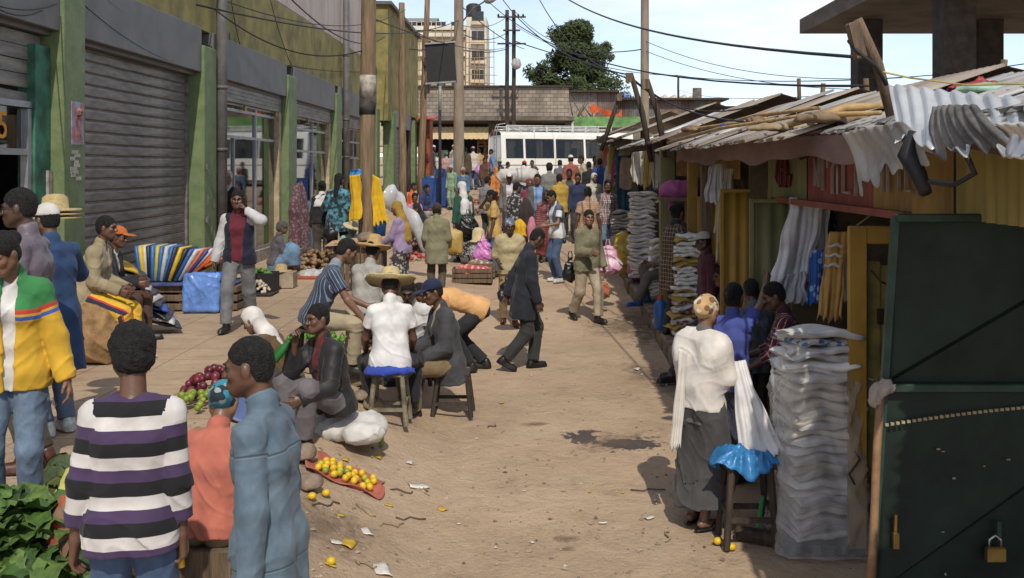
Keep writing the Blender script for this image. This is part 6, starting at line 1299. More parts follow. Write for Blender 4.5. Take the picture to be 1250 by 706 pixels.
person('balding man in white polo shirt facing the stool sitter', GD(508, FPX/114), 168, 1.74, P=sit(.3, 22, .4, .16, hpit=28, hyaw=12), tops=[T((.6, .59, .57), .3, .05, .02)], bot=DJEAN, hair='crop', skin=SK3)
ps_ = GD(548, FPX/123)
person('seated man in charcoal blazer, khaki trousers and navy cap', ps_, 112, 1.76, P=sit(.42, 9, .42, .13, hand_l=(-.16, .32, .58), hand_r=(.12, .38, .6), hpit=18, hyaw=4), tops=[T((.5, .42, .3), .9, .03, .012), T((.055, .055, .06), 1, .2, .036, op=.045, flare=.03, name='blazer')], bot=TR((.2, .145, .08), off=.03), shoes=(.03, .022, .02), head=('cap', (.016, .022, .055)), skin=SK1)
person('man in peach shirt bending low behind the seated group', GD(576, FPX/104), 94, 1.74, P=dict(pel=(0, -.1, .72), lean=66, lean2=14, foot_l=(-.12, .05, 0), foot_r=(.12, -.12, 0), hand_l=(-.14, .55, .5), hand_r=(.14, .55, .5), hpit=62), tops=[T((.62, .35, .15), .9, .08, .026)], bot=TR((.025, .025, .03)), skin=SK1)
# --- walkers in the roadway
stand('elderly man in dark navy suit walking with bowed head', pf(640, 450, 276), 282, P=walk(.3, hand_l=(-.2, -.2, .84), hand_r=(.25, .12, .82), lean=6, hpit=34, hyaw=10, tip_r=28, foot_l=(-.07, .15, 0), foot_r=(.07, -.22, .05)), tops=[T((.02, .022, .03), 1, .3, .032, name='suit_jacket', flare=.02)], bot=TR((.035, .037, .035), off=.028), shoes=(.012, .012, .013), hair='crop', skin=SK3)
stand('man in olive jacket and cream trousers looking back with bags', pf(716, 392, 256), 210, P=walk(.24, hand_l=(-.25, .1, .86), hand_r=(.12, .32, 1.1), hyaw=-18, hpit=4, tip_r=25, foot_r=(.08, -.26, .04)), tops=[T((.19, .175, .11), 1, .12, .04, op=.0, name='jacket')], bot=TR((.36, .3, .215), off=.03), skin=SK2)
stand('woman in cream cape and grey headwrap carrying a black bag', pf(622, 396, 266), 186, P=walk(.18, hand_l=(-.2, .16, .95), hand_r=(.18, .16, 1.0), hpit=14), tops=[T((.42, .35, .2), .6, .08, .028, cape=1)], bot=TR((.33, .24, .12)), head=('wrap', (.1, .13, .18), 'print', (.3, .32, .36)), hair=None, skin=SK3, fem=True, shoes=(.12, .03, .02))
stand('young man in white T-shirt with a denim jacket over his shoulder', pf(680, 344, 232), 118, P=dict(hand_l=(-.16, .34, 1.08), hand_r=(.06, .36, 1.06), hpit=26), tops=[T((.6, .6, .61), .3, .1, .022), T((.05, .075, .12), 0, -.2, .036, pat='denim', op=.06, name='denim_vest')], bot=DJEAN, shoes=(.5, .48, .45), skin=SK2)
stand('girl in tan blouse with one hand raised to her head', ps(604, 64, 233), 95, P=dict(hand_r=(.14, .16, 1.58), elb_r=(.6, .8, -.4), hand_l=(-.22, .1, .85), hyaw=5), tops=[T((.46, .3, .1), .35, .14, .026)], bot=DJEAN, hair='bun', skin=SK3, fem=True)
stand('woman in long white headscarf with a large black handbag', pf(566, 321, 222), 20, P=walk(.2, hyaw=40), tops=[T((.02, .07, .05), 1, .1, .03)], bot=SK((.025, .025, .026), pat='print', c2=(.3, .29, .28), len=.92, flare=.05, f=.7), head=('shawl', (.6, .58, .56)), hair=None, skin=SK2, fem=True)
stand('man carrying striped and yellow textiles over his arms', ps(627, 60, 223), 310, P=dict(hand_l=(-.12, .32, 1.1), hand_r=(.14, .32, 1.1), hpit=12), tops=[T((.04, .04, .045), .9, .12, .03, pat='print', c2=(.35, .34, .32))], bot=TR(BLK), hair='crop', skin=SK1)
stand('man in grey blazer and light blue shirt facing the market', ps(656, 53, 213), 190, P=dict(hyaw=-20), tops=[T((.2, .32, .55), .9, .04, .012), T((.12, .125, .115), 1, .16, .036, op=.08, name='blazer')], bot=TR((.08, .08, .08)), skin=SK2)
stand('man in white cap and grey blazer over a pale shirt', ps(622, 50, 211), 180, tops=[T((.55, .5, .55), .9, .04, .012), T((.16, .15, .14), 1, .16, .036, op=.06, name='blazer')], bot=TR((.06, .06, .06)), head=('cap', WHI), skin=SK1)
stand('broad man in beige striped T-shirt seen from behind', ps(718, 63, 229), 2, P=dict(hand_l=(-.27, .02, .82), hand_r=(.27, .05, .82)), tops=[T((.42, .28, .19), .32, .12, .03, pat='stripe', c2=(.34, .2, .13), f=.8)], bot=JEAN, skin=SK1)
stand('man in maroon plaid shirt at the edge of the stalls', ps(741, 58, 220), 195, P=dict(hyaw=-15), tops=[T((.5, .47, .46), .9, .14, .024, pat='plaid', c2=(.16, .03, .045), c3=(.05, .02, .03), f=1.6)], bot=JEAN, skin=SK1)
stand('thin man in open tan jacket walking towards the market', ps(695, 47, 206), 178, P=walk(.2), tops=[T((.07, .075, .06), .9, .05, .012), T((.3, .23, .15), 1, .16, .036, op=.07, name='jacket')], bot=TR((.05, .065, .06)), skin=SK3)
stand('man in grey jacket with curly hair, back turned', ps(671, 44, 200), 5, tops=[T((.2, .195, .18), 1, .12, .036, name='jacket')], bot=TR(BLK), hair='afro', skin=SK1)
stand('man in brown bucket hat and dark coat, back turned', ps(653, 44, 204), 0, tops=[T((.09, .08, .075), 1, .16, .036, name='coat')], bot=TR(BLK), head=('bucket', (.09, .055, .04)), skin=SK1)
stand('person in a white hood beside the sack carrier', ps(640, 42, 203), 20, tops=[T((.6, .58, .56), 1, .2, .036)], bot=SK((.3, .28, .27), len=.9), head=('scarf', (.62, .6, .58)), hair=None, skin=SK2, fem=True)
stand('man in brick red blazer and white skullcap, back turned', ps(697, 38, 190), 3, tops=[T((.29, .095, .07), 1, .26, .036, name='blazer')], bot=TR((.1, .08, .07)), head=('skullcap', WHI), skin=SK1)
stand('man in beige shirt walking by the far stalls', ps(713, 38, 190), 100, P=walk(.2), tops=[T((.42, .36, .27), 1, .14, .03)], bot=TR((.12, .1, .08)), skin=SK1)
stand('person all in black by the far stalls', ps(720, 41, 198), 20, tops=[T(BLK, 1, .16, .034)], bot=TR(BLK), skin=SK3)
stand('man in bright blue shirt by the far stalls', ps(733, 40, 194), 15, tops=[T((.025, .07, .25), 1, .16, .034)], bot=TR((.05, .05, .06)), skin=SK3)
stand('man in white print shirt half hidden at the far stalls', ps(726, 36, 191), 180, tops=[T((.4, .38, .35), .3, .14, .03, pat='print', c2=(.2, .08, .06))], bot=TR(BLK), skin=SK1)
J40 = stand('porter carrying a white sack on his shoulders', ps(632, 46, 214), 15, P=dict(lean=12, hand_l=(-.3, .05, 1.5), hand_r=(.3, .05, 1.5), elb_l=(-1, .2, -.5), elb_r=(1, .2, -.5)), tops=[T((.13, .17, .25), .9, .14, .03)], bot=TR((.08, .07, .06)), skin=SK1)
p = J40['world']((0, 0, 1.72)); f = F(.08); f.rc((-.38, 0, 0), (.38, 0, .03), .2, .19); f.nz = (.025, 14., 1); o = link('grain_sack', sdfmesh('grain_sack', f, .03, cloth((.5, .47, .44))), None, p); tag(o, 'bulging white sack balanced on the porter\'s shoulders', 'sack')
stand('woman in long pinkish dress before the sack carrier', ps(617, 45, 212), 60, tops=[T((.28, .15, .12), 1, .2, .03)], bot=SK((.3, .15, .12), len=.95, flare=.05), head=('scarf', (.3, .17, .13)), hair=None, skin=SK2, fem=True)
stand('child in dark shawl among the walkers', ps(665, 58, 240), 200, tops=[T((.3, .1, .09), 1, .2, .03, pat='stripe', c2=(.1, .04, .05))], bot=SK((.2, .05, .05), len=.9), head=('scarf', (.05, .03, .04)), hair=None, skin=SK3, fem=True)
# --- far end
FAR = [('man in blue shirt striding past the van', 602, 27.5, 182, 80, (.13, .19, .32), (.04, .035, .03), None, 1), ('man in cream jacket and pink cap with a purple bag', 578, 27.5, 178, 20, (.5, .45, .37), (.07, .11, .19), ('cap', (.45, .25, .25)), 0), ('man in dark brown jacket beside the concrete pole', 568, 28.5, 180, 10, (.075, .055, .035), (.1, .1, .1), None, 0), ('man in tan shirt near the stacked chairs', 586, 26.5, 182, 40, (.42, .27, .12), (.05, .05, .05), None, 0),
       ('woman in green headscarf and pink cardigan by the sign post', 545, 28, 186, 15, (.42, .27, .24), (.02, .02, .02), ('wrap', (.03, .18, .13)), 0), ('man in long grey robe and white skullcap on a raised step', 527, 26, 172, 300, (.24, .25, .27), (.2, .2, .22), ('skullcap', WHI), 0), ('man in beige cap near the dark shopfront', 552, 25.5, 176, 250, (.36, .29, .24), (.08, .08, .08), ('cap', (.5, .4, .28)), 0), ('man in light blue shirt half behind the concrete pole', 556, 26.5, 186, 10, (.25, .36, .55), (.05, .05, .06), None, 0),
       ('man in black jacket and grey cap by the van', 612, 31, 200, 60, (.03, .03, .033), (.05, .05, .05), ('cap', (.3, .3, .3)), 1), ('man in dark jacket leaning beside the van rear', 618, 33, 204, 300, (.035, .035, .03), (.05, .05, .05), None, 0), ('woman in denim jacket and patterned headscarf', 565, 38, 213, 190, (.08, .14, .22), (.06, .09, .15), ('scarf', (.42, .3, .22)), 0), ('shopper in white shirt in the far shop', 533, 24.5, 188, 200, (.5, .48, .46), (.05, .05, .05), None, 0)]
FAR += [('woman in orange shawl among the far crowd', 606, 40, 205, 30, (.5, .18, .05), (.2, .1, .06), ('scarf', (.5, .2, .06)), 0), ('man in teal shirt behind the white-capped man', 610, 36, 203, 190, (.05, .2, .22), (.05, .05, .06), None, 0), ('man in white shirt standing beside the minibus', 650, 34, 196, 170, (.55, .53, .5), (.06, .06, .08), None, 0), ('man in black cap and grey coat near the minibus', 684, 36, 196, 10, (.13, .13, .14), (.05, .05, .05), ('cap', (.02, .02, .02)), 0), ('woman in maroon headscarf behind the textile carrier', 646, 52, 219, 190, (.2, .04, .06), (.12, .05, .06), ('scarf', (.2, .03, .05)), 0), ('man in mustard shirt in the middle of the crowd', 684, 50, 213, 20, (.42, .27, .05), (.06, .06, .07), None, 0), ('man in navy jacket between the stalls and the crowd', 706, 50, 212, 170, (.03, .04, .09), (.05, .05, .06), None, 0), ('woman in cream shawl near the far stalls', 724, 48, 212, 200, (.5, .45, .38), (.25, .2, .16), ('shawl', (.5, .46, .4)), 0), ('man in grey striped pullover behind the girl in tan', 593, 50, 216, 320, (.2, .2, .21), (.05, .05, .06), None, 0), ('man in red cap among the far crowd', 640, 37, 197, 0, (.3, .3, .32), (.06, .06, .06), ('cap', (.42, .04, .03)), 0), ('man in brown leather coat near the shop pillar', 590, 31, 193, 230, (.1, .05, .03), (.05, .05, .05), None, 0), ('person in pale green dress by the far vegetables', 552, 36, 212, 150, (.25, .36, .24), (.25, .36, .24), ('wrap', (.4, .4, .3)), 0), ('woman in dark blue dress near the sign post', 538, 33, 208, 20, (.03, .05, .14), (.03, .05, .14), ('wrap', (.3, .1, .1)), 0), ('man in olive vest behind the plaid-shirted man', 752, 50, 214, 190, (.12, .12, .06), (.05, .05, .05), None, 0)]
for lab, px, s, yh, fc, c1, c2, hd, wk in FAR:
    stand(lab, ps(px, s, yh), fc, P=walk(.3) if wk else dict(), tops=[T(c1, 1, .16 if 'robe' not in lab else .6, .034)], bot=TR(c2), head=hd, hair=None if hd and hd[0] in ('wrap', 'scarf') else 'short', skin=SK1)
# --- women by the shop windows and seated sellers
stand('woman in black cardigan and brown trousers with a black handbag', pf(393, 327, 222), 10, P=dict(hand_r=(.24, .1, 1.0)), tops=[T(BLK, 1, .04, .026), T(WHI, 0, -.3, .03, collar=True)], bot=TR((.085, .068, .058), off=.034), hair='bun', skin=SK2, fem=True, sandals=True)
stand('woman in turquoise tie-dyed tunic with long black hair', pf(412, 329, 213), 350, P=dict(hand_l=(-.2, .2, 1.05)), tops=[T((.02, .03, .035), .6, .24, .04, pat='tie', c2=(.1, .28, .36), flare=.03, name='tunic')], bot=TR((.02, .02, .02)), hair='long', skin=SK2, fem=True)
stand('woman in black with a white bag strap beside the yellow shirts', ps(428, 63, 221), 340, tops=[T(BLK, 1, .1, .03)], bot=TR((.25, .42, .38)), hair='bun', skin=SK2, fem=True)
stand('woman in black robe and white headscarf in the shop doorway', ps(277, 66, 208), 200, tops=[T((.012, .012, .013), 1, .3, .04)], bot=SK((.03, .012, .03), len=.97, flare=.04), head=('scarf', (.42, .4, .38)), hair=None, skin=SK2, fem=True)
person('seated grey-haired woman in purple-grey cardigan by the green column', GD(335, 18.6), 290, 1.6, P=sit(.16, 10, .42, .14, hand_l=(-.1, .42, .42), hand_r=(.12, .42, .44)), tops=[T((.10, .085, .1), 1, .05, .036, name='cardigan')], bot=SK((.14, .24, .36), len=.85), hair='grey', skin=SK2, fem=True)
stand('woman in mustard headscarf and lilac top behind the seated group', ps(491, 80, 263), 70, P=dict(hpit=20, hand_l=(-.14, .34, 1.0), hand_r=(.1, .34, .98)), tops=[T((.28, .21, .33), 1, .1, .03)], bot=SK((.05, .045, .045), pat='print', c2=(.4, .37, .33), len=.92), head=('shawl', (.31, .19, .035)), hair=None, skin=SK2, fem=True)
stand('man in olive coat and brown knitted beanie seen from behind', ps(533, 76, 259), 3, P=dict(hand_l=(-.2, .2, .95), hand_r=(.2, .2, .95)), tops=[T((.2, .185, .115), 1, .3, .042, name='coat')], bot=TR((.08, .07, .05)), head=('beanie', (.045, .03, .02)), skin=SK1)
person('seated woman in black headscarf and flowered skirt by the green wing column', GD(519, 23), 110, 1.6, P=sit(.34, 14, .4, .12, hpit=20), tops=[T(BLK, 1, .05, .036)], bot=SK((.03, .03, .03), pat='print', c2=(.45, .2, .16), len=.85, f=1.2), head=('shawl', BLK), hair=None, skin=SK2, fem=True)
person('seated woman in pink dress among the vegetable sellers', GD(505, 25), 200, 1.62, P=sit(.4, 8, .4, .14), tops=[T((.5, .2, .25), .6, .05, .034)], bot=SK((.22, .03, .06), len=.8), skin=SK1, hair='bun', fem=True)
person('seated person in navy top beside the blue covered table', GD(516, 28), 230, 1.64, P=sit(.42, 12, .4, .12), tops=[T((.03, .045, .12), 1, .05, .034)], bot=TR((.3, .28, .25)), hair='bun', skin=SK1)
person('seller in orange top sitting by the wing column', GD(501, 29), 260, 1.62, P=sit(.42, 6, .4, .12), tops=[T((.6, .11, .03), 1, .05, .034)], bot=TR((.1, .1, .1)), skin=SK1)
person('crouching person in mint trousers behind the crate table', GD(428, FPX/68), 200, 1.66, P=sit(.2, 20, .34, .14, hpit=20), tops=[T((.25, .42, .38), 1, .05, .034)], bot=TR((.25, .42, .38)), head=('straw', (.55, .47, .3), .2, .12), skin=SK1)
# --- stalls on the right
J1 = stand('woman in white shawl, grey skirt and patterned headwrap at the blanket stall', pf(856, 640, 364), 312, P=dict(hand_l=(-.02, .3, 1.1), hand_r=(.16, .32, 1.12), hyaw=8, hpit=6, foot_l=(-.09, .02, 0), foot_r=(.09, -.04, 0)), tops=[T((.12, .118, .122), 1, .14, .008, nz=.002, name='cardigan'), T((.64, .6, .55), 0, .03, .03, cape=1, nz=.006, collar=False, name='shawl')], bot=SK((.062, .06, .06), len=.86, flare=.035, off=.03), head=('wrap', (.45, .3, .15), 'print', (.2, .1, .05), (.6, .52, .4)), hair=None, skin=SK2, fem=True, sandals=True, shoes=(.015, .013, .012))
def adopt(o, root):
    bpy.context.view_layer.update(); o.parent = root; o.matrix_parent_inverse = root.matrix_world.inverted()
    for k in ('label', 'category', 'group'):
        if k in o: del o[k]
adopt(hang(((829, 425, 7.3), (839, 430, 7.28), (831, 545, 7.28), (818, 550, 7.3)), 'x', cloth((.64, .6, .55)), 1.3, .009, .02, 33, cat='x', name='shawl_end', th=.004), J1['root'])
J2 = stand('woman in blue T-shirt reaching up to a hanging shawl', ps(892, 150, 349), 318, P=dict(hand_r=(.14, .4, 1.76), elb_r=(.6, .2, -.8), palm_r=(-1, 0, 0), curl_r=.8, hand_l=(-.1, .34, 1.15), hyaw=6, hpit=-2), tops=[T((.065, .085, .3), .32, .12, .026)], bot=SK((.05, .05, .08), len=.9), hair='bun', skin=SK2, fem=True)
stand('man in slate shirt standing between the women at the stall', ps(922, 138, 366), 20, P=dict(hpit=15, hyaw=-10), tops=[T((.10, .12, .15), .35, .12, .026)], bot=TR((.06, .05, .045)), skin=SK3)
stand('stallholder in red plaid shirt behind the blanket stack', ps(961, 150, 345), 75, P=dict(hpit=22, hyaw=10, hand_l=(-.2, .34, 1.0), hand_r=(.1, .38, 1.05)), tops=[T((.26, .03, .035), .7, .12, .028, pat='plaid', c2=(.02, .02, .04), c3=(.5, .4, .36), f=1.3)], bot=TR((.05, .05, .05)), skin=SK1)
J5 = stand('woman in brown checked shirt with black curly hair at the cloth stack', (lambda q: (q+Vector((0, 0, .2)), 1.66))(GD(822, 13.1)), 300, P=dict(hand_l=(-.1, .3, 1.12), hand_r=(.14, .3, 1.12), hyaw=8), tops=[T((.09, .055, .06), 1, .34, .032, pat='plaid', c2=(.035, .025, .04), c3=(.4, .3, .12), f=.9)], bot=TR((.035, .04, .04), off=.03), hair='bun', skin=SK1, fem=True)
person('stallholder in grey trousers and blue trainers sitting on the stall step', (lambda q: Vector((q.x+.32, q.y+.2, q.z+.2)))(GD(797, 15.4)), 100, 1.7, P=sit(.4, 4, .5, .12, foot_l=(-.1, .62, -.05), foot_r=(.05, .45, .0)), tops=[T((.2, .17, .13), 1, .06, .032)], bot=TR((.13, .115, .1)), shoes=(.02, .06, .22), skin=SK1)
person('stallholder in dark clothes and black boots sitting low in the stall', (lambda q: Vector((q.x+.62, q.y+.1, q.z+.0)))(GD(822, 11.6)), 105, 1.74, P=sit(.36, 0, .6, .12, foot_l=(-.1, .75, 0), foot_r=(.1, .62, 0)), tops=[T((.05, .05, .055), 1, .06, .032)], bot=TR((.04, .04, .045)), shoes=(.015, .015, .016), skin=SK1)
stand('stallholder in white cap deep in the shade by the ochre door', (GD(866, 11.9)+Vector((0, 0, .1)), 1.52), 100, tops=[T((.07, .02, .03), .9, .1, .03)], bot=TR(BLK), head=('cap', (.45, .42, .38)), skin=SK3)
stand('man in dark clothes looking round the olive door', ps(952, 122, 297), 40, tops=[T((.03, .03, .03), 1, .1, .03)], bot=TR(BLK), skin=SK3)
# --- bags carried
def bag(name, p, w, h, d, m, lab, hand=None, seed=1, rz=0):
    t = thing(name, lab, 'bag', p, rz); f = F(.05); f.rc((-w*.28, 0, h*.3), (w*.28, 0, h*.3), d*.62, d*.6); f.rc((-w*.2, 0, h*.62), (w*.2, 0, h*.62), d*.42, d*.4); f.rc((-w*.1, 0, h*.85), (w*.1, 0, h*.85), d*.2); f.el((0, 0, h*.3), (w*.5, d*.55, h*.34)); f.nz = (.018, 30., seed)
    link('bag_body', sdfmesh('bag_body', f, max(.012, .8/(FPX/p.y*.82)), m), t)
    mb = MB()
    for s in (-1, 1): mb.tube([(s*w*.1, 0, h*.8), (s*.03, 0, h), (s*.012, 0, h*1.12)], .008, 5)
    link('handle', meshdata('handle', mb.v, mb.f, m), t)
PB = lambda c, **k: mat('plastic_bag_film', c, rough=.3, var=.35, scale=7, bump=.6, bscale=22, **k)
bag('carrier_bag', W(623, 372, 14.1), .3, .42, .17, PB((.012, .012, .013)), 'shiny black plastic bag held by the woman in the cream cape', seed=2)
bag('carrier_bag', W(742, 336, 15.9), .36, .5, .22, PB((.5, .2, .36), col2=(.6, .5, .52)), 'pink and white carrier bag held by the man in the olive jacket', seed=3)
bag('carrier_bag', W(735, 366, 15.6), .28, .36, .12, PB((.1, .16, .1), col2=(.55, .1, .05)), 'green and red shopping bag swinging below the pink one', seed=4, rz=.5)
bag('hand_bag', W(696, 345, 15.3), .2, .42, .12, mat('black_leather', (.014, .014, .015), rough=.35), 'black bag tucked under the arm of the man in the olive jacket', seed=5)
bag('carrier_bag', W(590, 322, 19.4), .34, .52, .2, PB((.4, .2, .48), col2=(.5, .12, .3)), 'pink and purple carrier bag beside the girl in tan', seed=6)
bag('hand_bag', W(571, 286, 21), .42, .46, .18, mat('black_leather', (.014, .014, .015), rough=.35), 'large black handbag slung under the white headscarf', seed=7)
bag('carrier_bag', W(585, 213, 45), .4, .5, .18, PB((.4, .2, .5)), 'small purple carrier bag by the man in the pink cap', seed=8)
bag('hand_bag', W(403, 292, 19), .26, .3, .1, mat('black_leather', (.014, .014, .015), rough=.35), 'black handbag hanging at the hip of the woman in the black cardigan', seed=9)
o = drape('carried_textile', W(642, 243, 20.4), .3, .5, cloth((.3, .03, .05), 'stripe', (.04, .03, .03), f=1), None, 5, .14, .4, label='striped maroon textile carried over the shoulder', cat='textile'); drape('carried_textile', W(634, 268, 20.2), .28, .32, cloth((.6, .35, .02)), None, 6, .14, .2, label='bright yellow cloth hanging from the textile carrier\'s arm', cat='textile'); drape('carried_textile', W(649, 265, 20.2), .18, .4, cloth((.5, .2, .28)), None, 7, .1, .2, label='pink cloth hanging from the textile carrier\'s arm', cat='textile')
# ------------------------------------------------------------------ goods and small things
def ico(r, m, name, sx=1, sy=1, sz=1, sub=2, jit=0, seed=1):
    import bmesh
    b = bmesh.new(); bmesh.ops.create_icosphere(b, subdivisions=sub, radius=r); rr = random.Random(seed)
    for v in b.verts: k = 1+rr.uniform(-jit, jit); v.co = Vector((v.co.x*sx*k, v.co.y*sy*k, v.co.z*sz*k))
    me = bpy.data.meshes.new(name); b.to_mesh(me); b.free(); me.materials.append(m); me.polygons.foreach_set('use_smooth', [True]*len(me.polygons)); return me
def heap(name, lab, cat, c, rx, ry, hz, n, r, m, piece, seed=1, sub=1, sq=1., cols=None):
    """a heap of small round goods too many to count"""
    t = thing(name, lab, cat, c); rr = random.Random(seed); b0 = ico(r, m, piece, 1, 1, sq, sub); V0 = [v.co.copy() for v in b0.vertices]; F0 = [tuple(p.vertices) for p in b0.polygons]; bpy.data.meshes.remove(b0)
    groups = {}
    for i in range(n):
        a = rr.uniform(0, 6.283); q = math.sqrt(rr.random()); z = hz*(1-q*q)*rr.uniform(.75, 1.0)+r*.8; k = rr.uniform(.75, 1.2); M = Matrix.Rotation(rr.uniform(0, 6), 3, 'X') @ Matrix.Rotation(rr.uniform(0, 6), 3, 'Z'); o = Vector((q*rx*math.cos(a), q*ry*math.sin(a), z))
        mm = m if not cols else cols[rr.randrange(len(cols))]; v, f = groups.setdefault(mm.name, ([], [], mm))[:2]; j = len(v); v += [o+M @ (p*k) for p in V0]; f += [tuple(x+j for x in q_) for q_ in F0]
    for v, f, mm in groups.values(): o = link(piece, meshdata(piece, v, f, mm, True), t); o['kind'] = 'stuff'
    return t
def gl(px, py): return GP(px, py)
# burlap sack the man sits on
f = F(.1); f.el((0, 0, .3), (.36, .34, .33)); f.rc((-.18, 0, .16), (.2, 0, .18), .26, .24); f.el((0, 0, .5), (.3, .28, .12)); f.cut((0, 0, 0), (0, 0, -1)); f.nz = (.016, 16., 4)
o = link('burlap_sack', sdfmesh('burlap_sack', f, .014, mat('burlap', (.33, .2, .09), rough=.95, var=.3, scale=10, bump=.8, bscale=120)), None, SKP); tag(o, 'bulging brown burlap sack used as a seat by the man in beige', 'sack')
# straw hats stacked on the seller's arm
for i in range(3):
    p = W(74, 266, 8.0)+Vector((-.02, -.05, i*.03)); m = MB(); m.lathe([(.2, 0), (.19, .012), (.1, .015), (.092, .1), (.06, .125), (.0001, .13)], p, 26); m.build('straw_hat', straw_mat((.5, .38, .18)), None, True, label='pale straw hat in the stack held by the hat seller', cat='hat', group='straw hats in the seller\'s stack')
# folded plastic sheets: slumped pile by the seated men
COLS = [(.02, .02, .022), (.5, .5, .5), (.02, .02, .022), (.025, .07, .33), (.03, .03, .03), (.55, .53, .48), (.03, .03, .032), (.5, .5, .5), (.02, .02, .025), (.05, .05, .05), (.5, .3, .02)]
NM = ['black', 'white', 'black', 'blue', 'dark', 'cream', 'black', 'white', 'black', 'charcoal', 'yellow']
for i, c in enumerate(COLS):
    p = W(192-i*5.0, 393-i*7.0, 12.2-.03*i); me = folded_mesh(.52, .4, .05, 100+i, mat('sheet_plastic', c, rough=.35, var=.15, bump=.15, bscale=12)); me.name = 'folded_sheet'
    o = link('folded_sheet', me, None, (p.x, p.y, p.z), (R(6), R(14+i*1.2), R(15+rnd.uniform(-12, 12)))); tag(o, '%s folded plastic sheet, number %d up in the slumped pile' % (NM[i], i+1) if False else '%s folded plastic sheet in the slumped pile beside the seated men' % NM[i], 'plastic sheet', 'sheets in the slumped pile')
# pallet with fan of coloured tarpaulins
pb = GP(215, 379); pt_ = thing('pallet', 'low dark wooden pallet against the steel shutter', 'pallet', pb)
for k, z in enumerate((.05, .17, .29)): m = MB(); m.box(pb+Vector((.1, .3, z)), (1.5, .7, .09), bev=.01); m.build('plank', M_WOOD, pt_)
for x in (-.6, 0, .6): m = MB(); m.box(pb+Vector((.1+x, .3, .17)), (.1, .66, .3)); m.build('block', M_WOODD, pt_)
m = MB(); m.box(pb+Vector((.05, .25, .36)), (1.5, .75, .05), bev=.015); m.build('pallet_cover', mat('navy_cover', (.05, .07, .16), rough=.5, var=.4, scale=9), label='faded navy cover spread on the pallet', cat='cover')
FC = [((.03, .12, .35), 'blue'), ((.6, .4, .03), 'yellow'), ((.5, .5, .48), 'white'), ((.02, .02, .03), 'black'), ((.03, .16, .42), 'blue'), ((.6, .4, .03), 'yellow'), ((.03, .14, .38), 'blue'), ((.48, .47, .45), 'white'), ((.03, .15, .4), 'blue'), ((.03, .03, .08), 'navy'), ((.62, .42, .03), 'yellow'), ((.02, .02, .025), 'black'), ((.03, .1, .3), 'blue'), ((.5, .48, .46), 'white'), ((.55, .12, .03), 'orange'), ((.03, .05, .2), 'navy'), ((.5, .5, .5), 'white'), ((.58, .11, .025), 'orange'), ((.58, .12, .03), 'orange'), ((.55, .1, .025), 'orange'), ((.03, .06, .22), 'navy'), ((.55, .12, .03), 'orange')]
for i, (c, nm) in enumerate(FC):
    u = i/(len(FC)-1); ang = R(-8+u**1.3*72); base = pb+Vector((-.5+u*.78+.1*u*u, .22+.02*(i % 3), .39+.30*max(0, u-.55)*0)); L_ = .5
    ax = Vector((math.sin(ang), 0, math.cos(ang))); c0 = base+ax*L_*.5; lift = .0 if u < .6 else (u-.6)*.5
    Mr = Matrix.Rotation(ang, 3, 'Y'); m = MB(); m.box(c0+Vector((0, 0, lift)), (.042, .42, L_), M=Mr @ Matrix.Rotation(rnd.uniform(-.06, .06), 3, 'Z'), bev=.014); m.build('folded_tarpaulin', mat('tarp_'+nm, c, rough=.42, var=.18, scale=5, bump=.35, bscale=14), None, True, label='%s folded tarpaulin in the fanned row on the pallet' % nm, cat='tarpaulin', group='%s tarpaulins in the fanned row' % nm)
bpk = GP(245, 382); BLF = mat('light_blue_film', (.13, .25, .6), rough=.22, var=.2, scale=5, bump=.45, bscale=14)
f = F(.04); f.rc((-.2, 0, .05), (-.2, .06, .48), .05); f.rc((.2, 0, .05), (.2, .06, .48), .05); f.rc((-.2, 0, .05), (.2, 0, .05), .05); f.rc((-.2, .06, .48), (.2, .06, .48), .05); f.el((0, .03, .27), (.26, .085, .28)); f.rc((-.1, .02, .1), (-.1, .05, .45), .07); f.rc((.1, .02, .1), (.1, .05, .45), .07); f.cut((0, 0, 0), (0, 0, -1)); f.nz = (.01, 26., 2)
o = link('wrapped_package', sdfmesh('wrapped_package', f, .011, BLF), None, bpk); tag(o, 'light blue plastic-wrapped package leaning on the pallet', 'package')
m = MB(); m.box(bpk+Vector((.2, .13, .27)), (.3, .12, .54), bev=.02); m.build('wrapped_package', mat('strong_blue_plastic', (.03, .1, .45), rough=.35, var=.2, bump=.3), label='strong blue folded tarpaulin bundle behind the light blue package', cat='package')
c = GP(312, 360); m = MB(); m.box(c+Vector((0, .1, .01)), (.55, .5, .02)); m.build('dark_mat', M_DARK, label='dark mat under the garlic heap', cat='mat'); heap('garlic_heap', 'small heap of pale garlic bulbs on a dark mat', 'garlic', c+Vector((0, .1, .02)), .2, .2, .16, 60, .03, mat('garlic', (.5, .42, .33), var=.3), 'bulb', 3)
# crate of peppers, box and hat, red mat, ginger by the seated woman
c = GD(318, 16.2); cr_ = thing('plastic_crate', 'black plastic crate of green peppers by the walking man', 'crate', c)
m = MB()
for s in (-1, 1): m.box(c+Vector((s*.24, 0, .16)), (.02, .4, .3)); m.box(c+Vector((0, s*.19, .16)), (.46, .02, .3))
m.box(c+Vector((0, 0, .02)), (.46, .36, .02)); m.build('crate_body', M_BLACK, cr_)
heap('pepper_heap', 'green peppers heaped in the black crate', 'peppers', c+Vector((0, 0, .2)), .2, .16, .14, 70, .032, mat('pepper_green', (.1, .2, .03), rough=.35, var=.3), 'pepper', 5, 1, 1.6)
c = GD(347, 16.8); m = MB(); m.box(c+Vector((0, 0, .13)), (.36, .3, .26), bev=.006); m.build('cardboard_box', mat('cardboard_grey', (.34, .27, .2), var=.2), label='dusty cardboard box with a straw hat on its lid', cat='box')
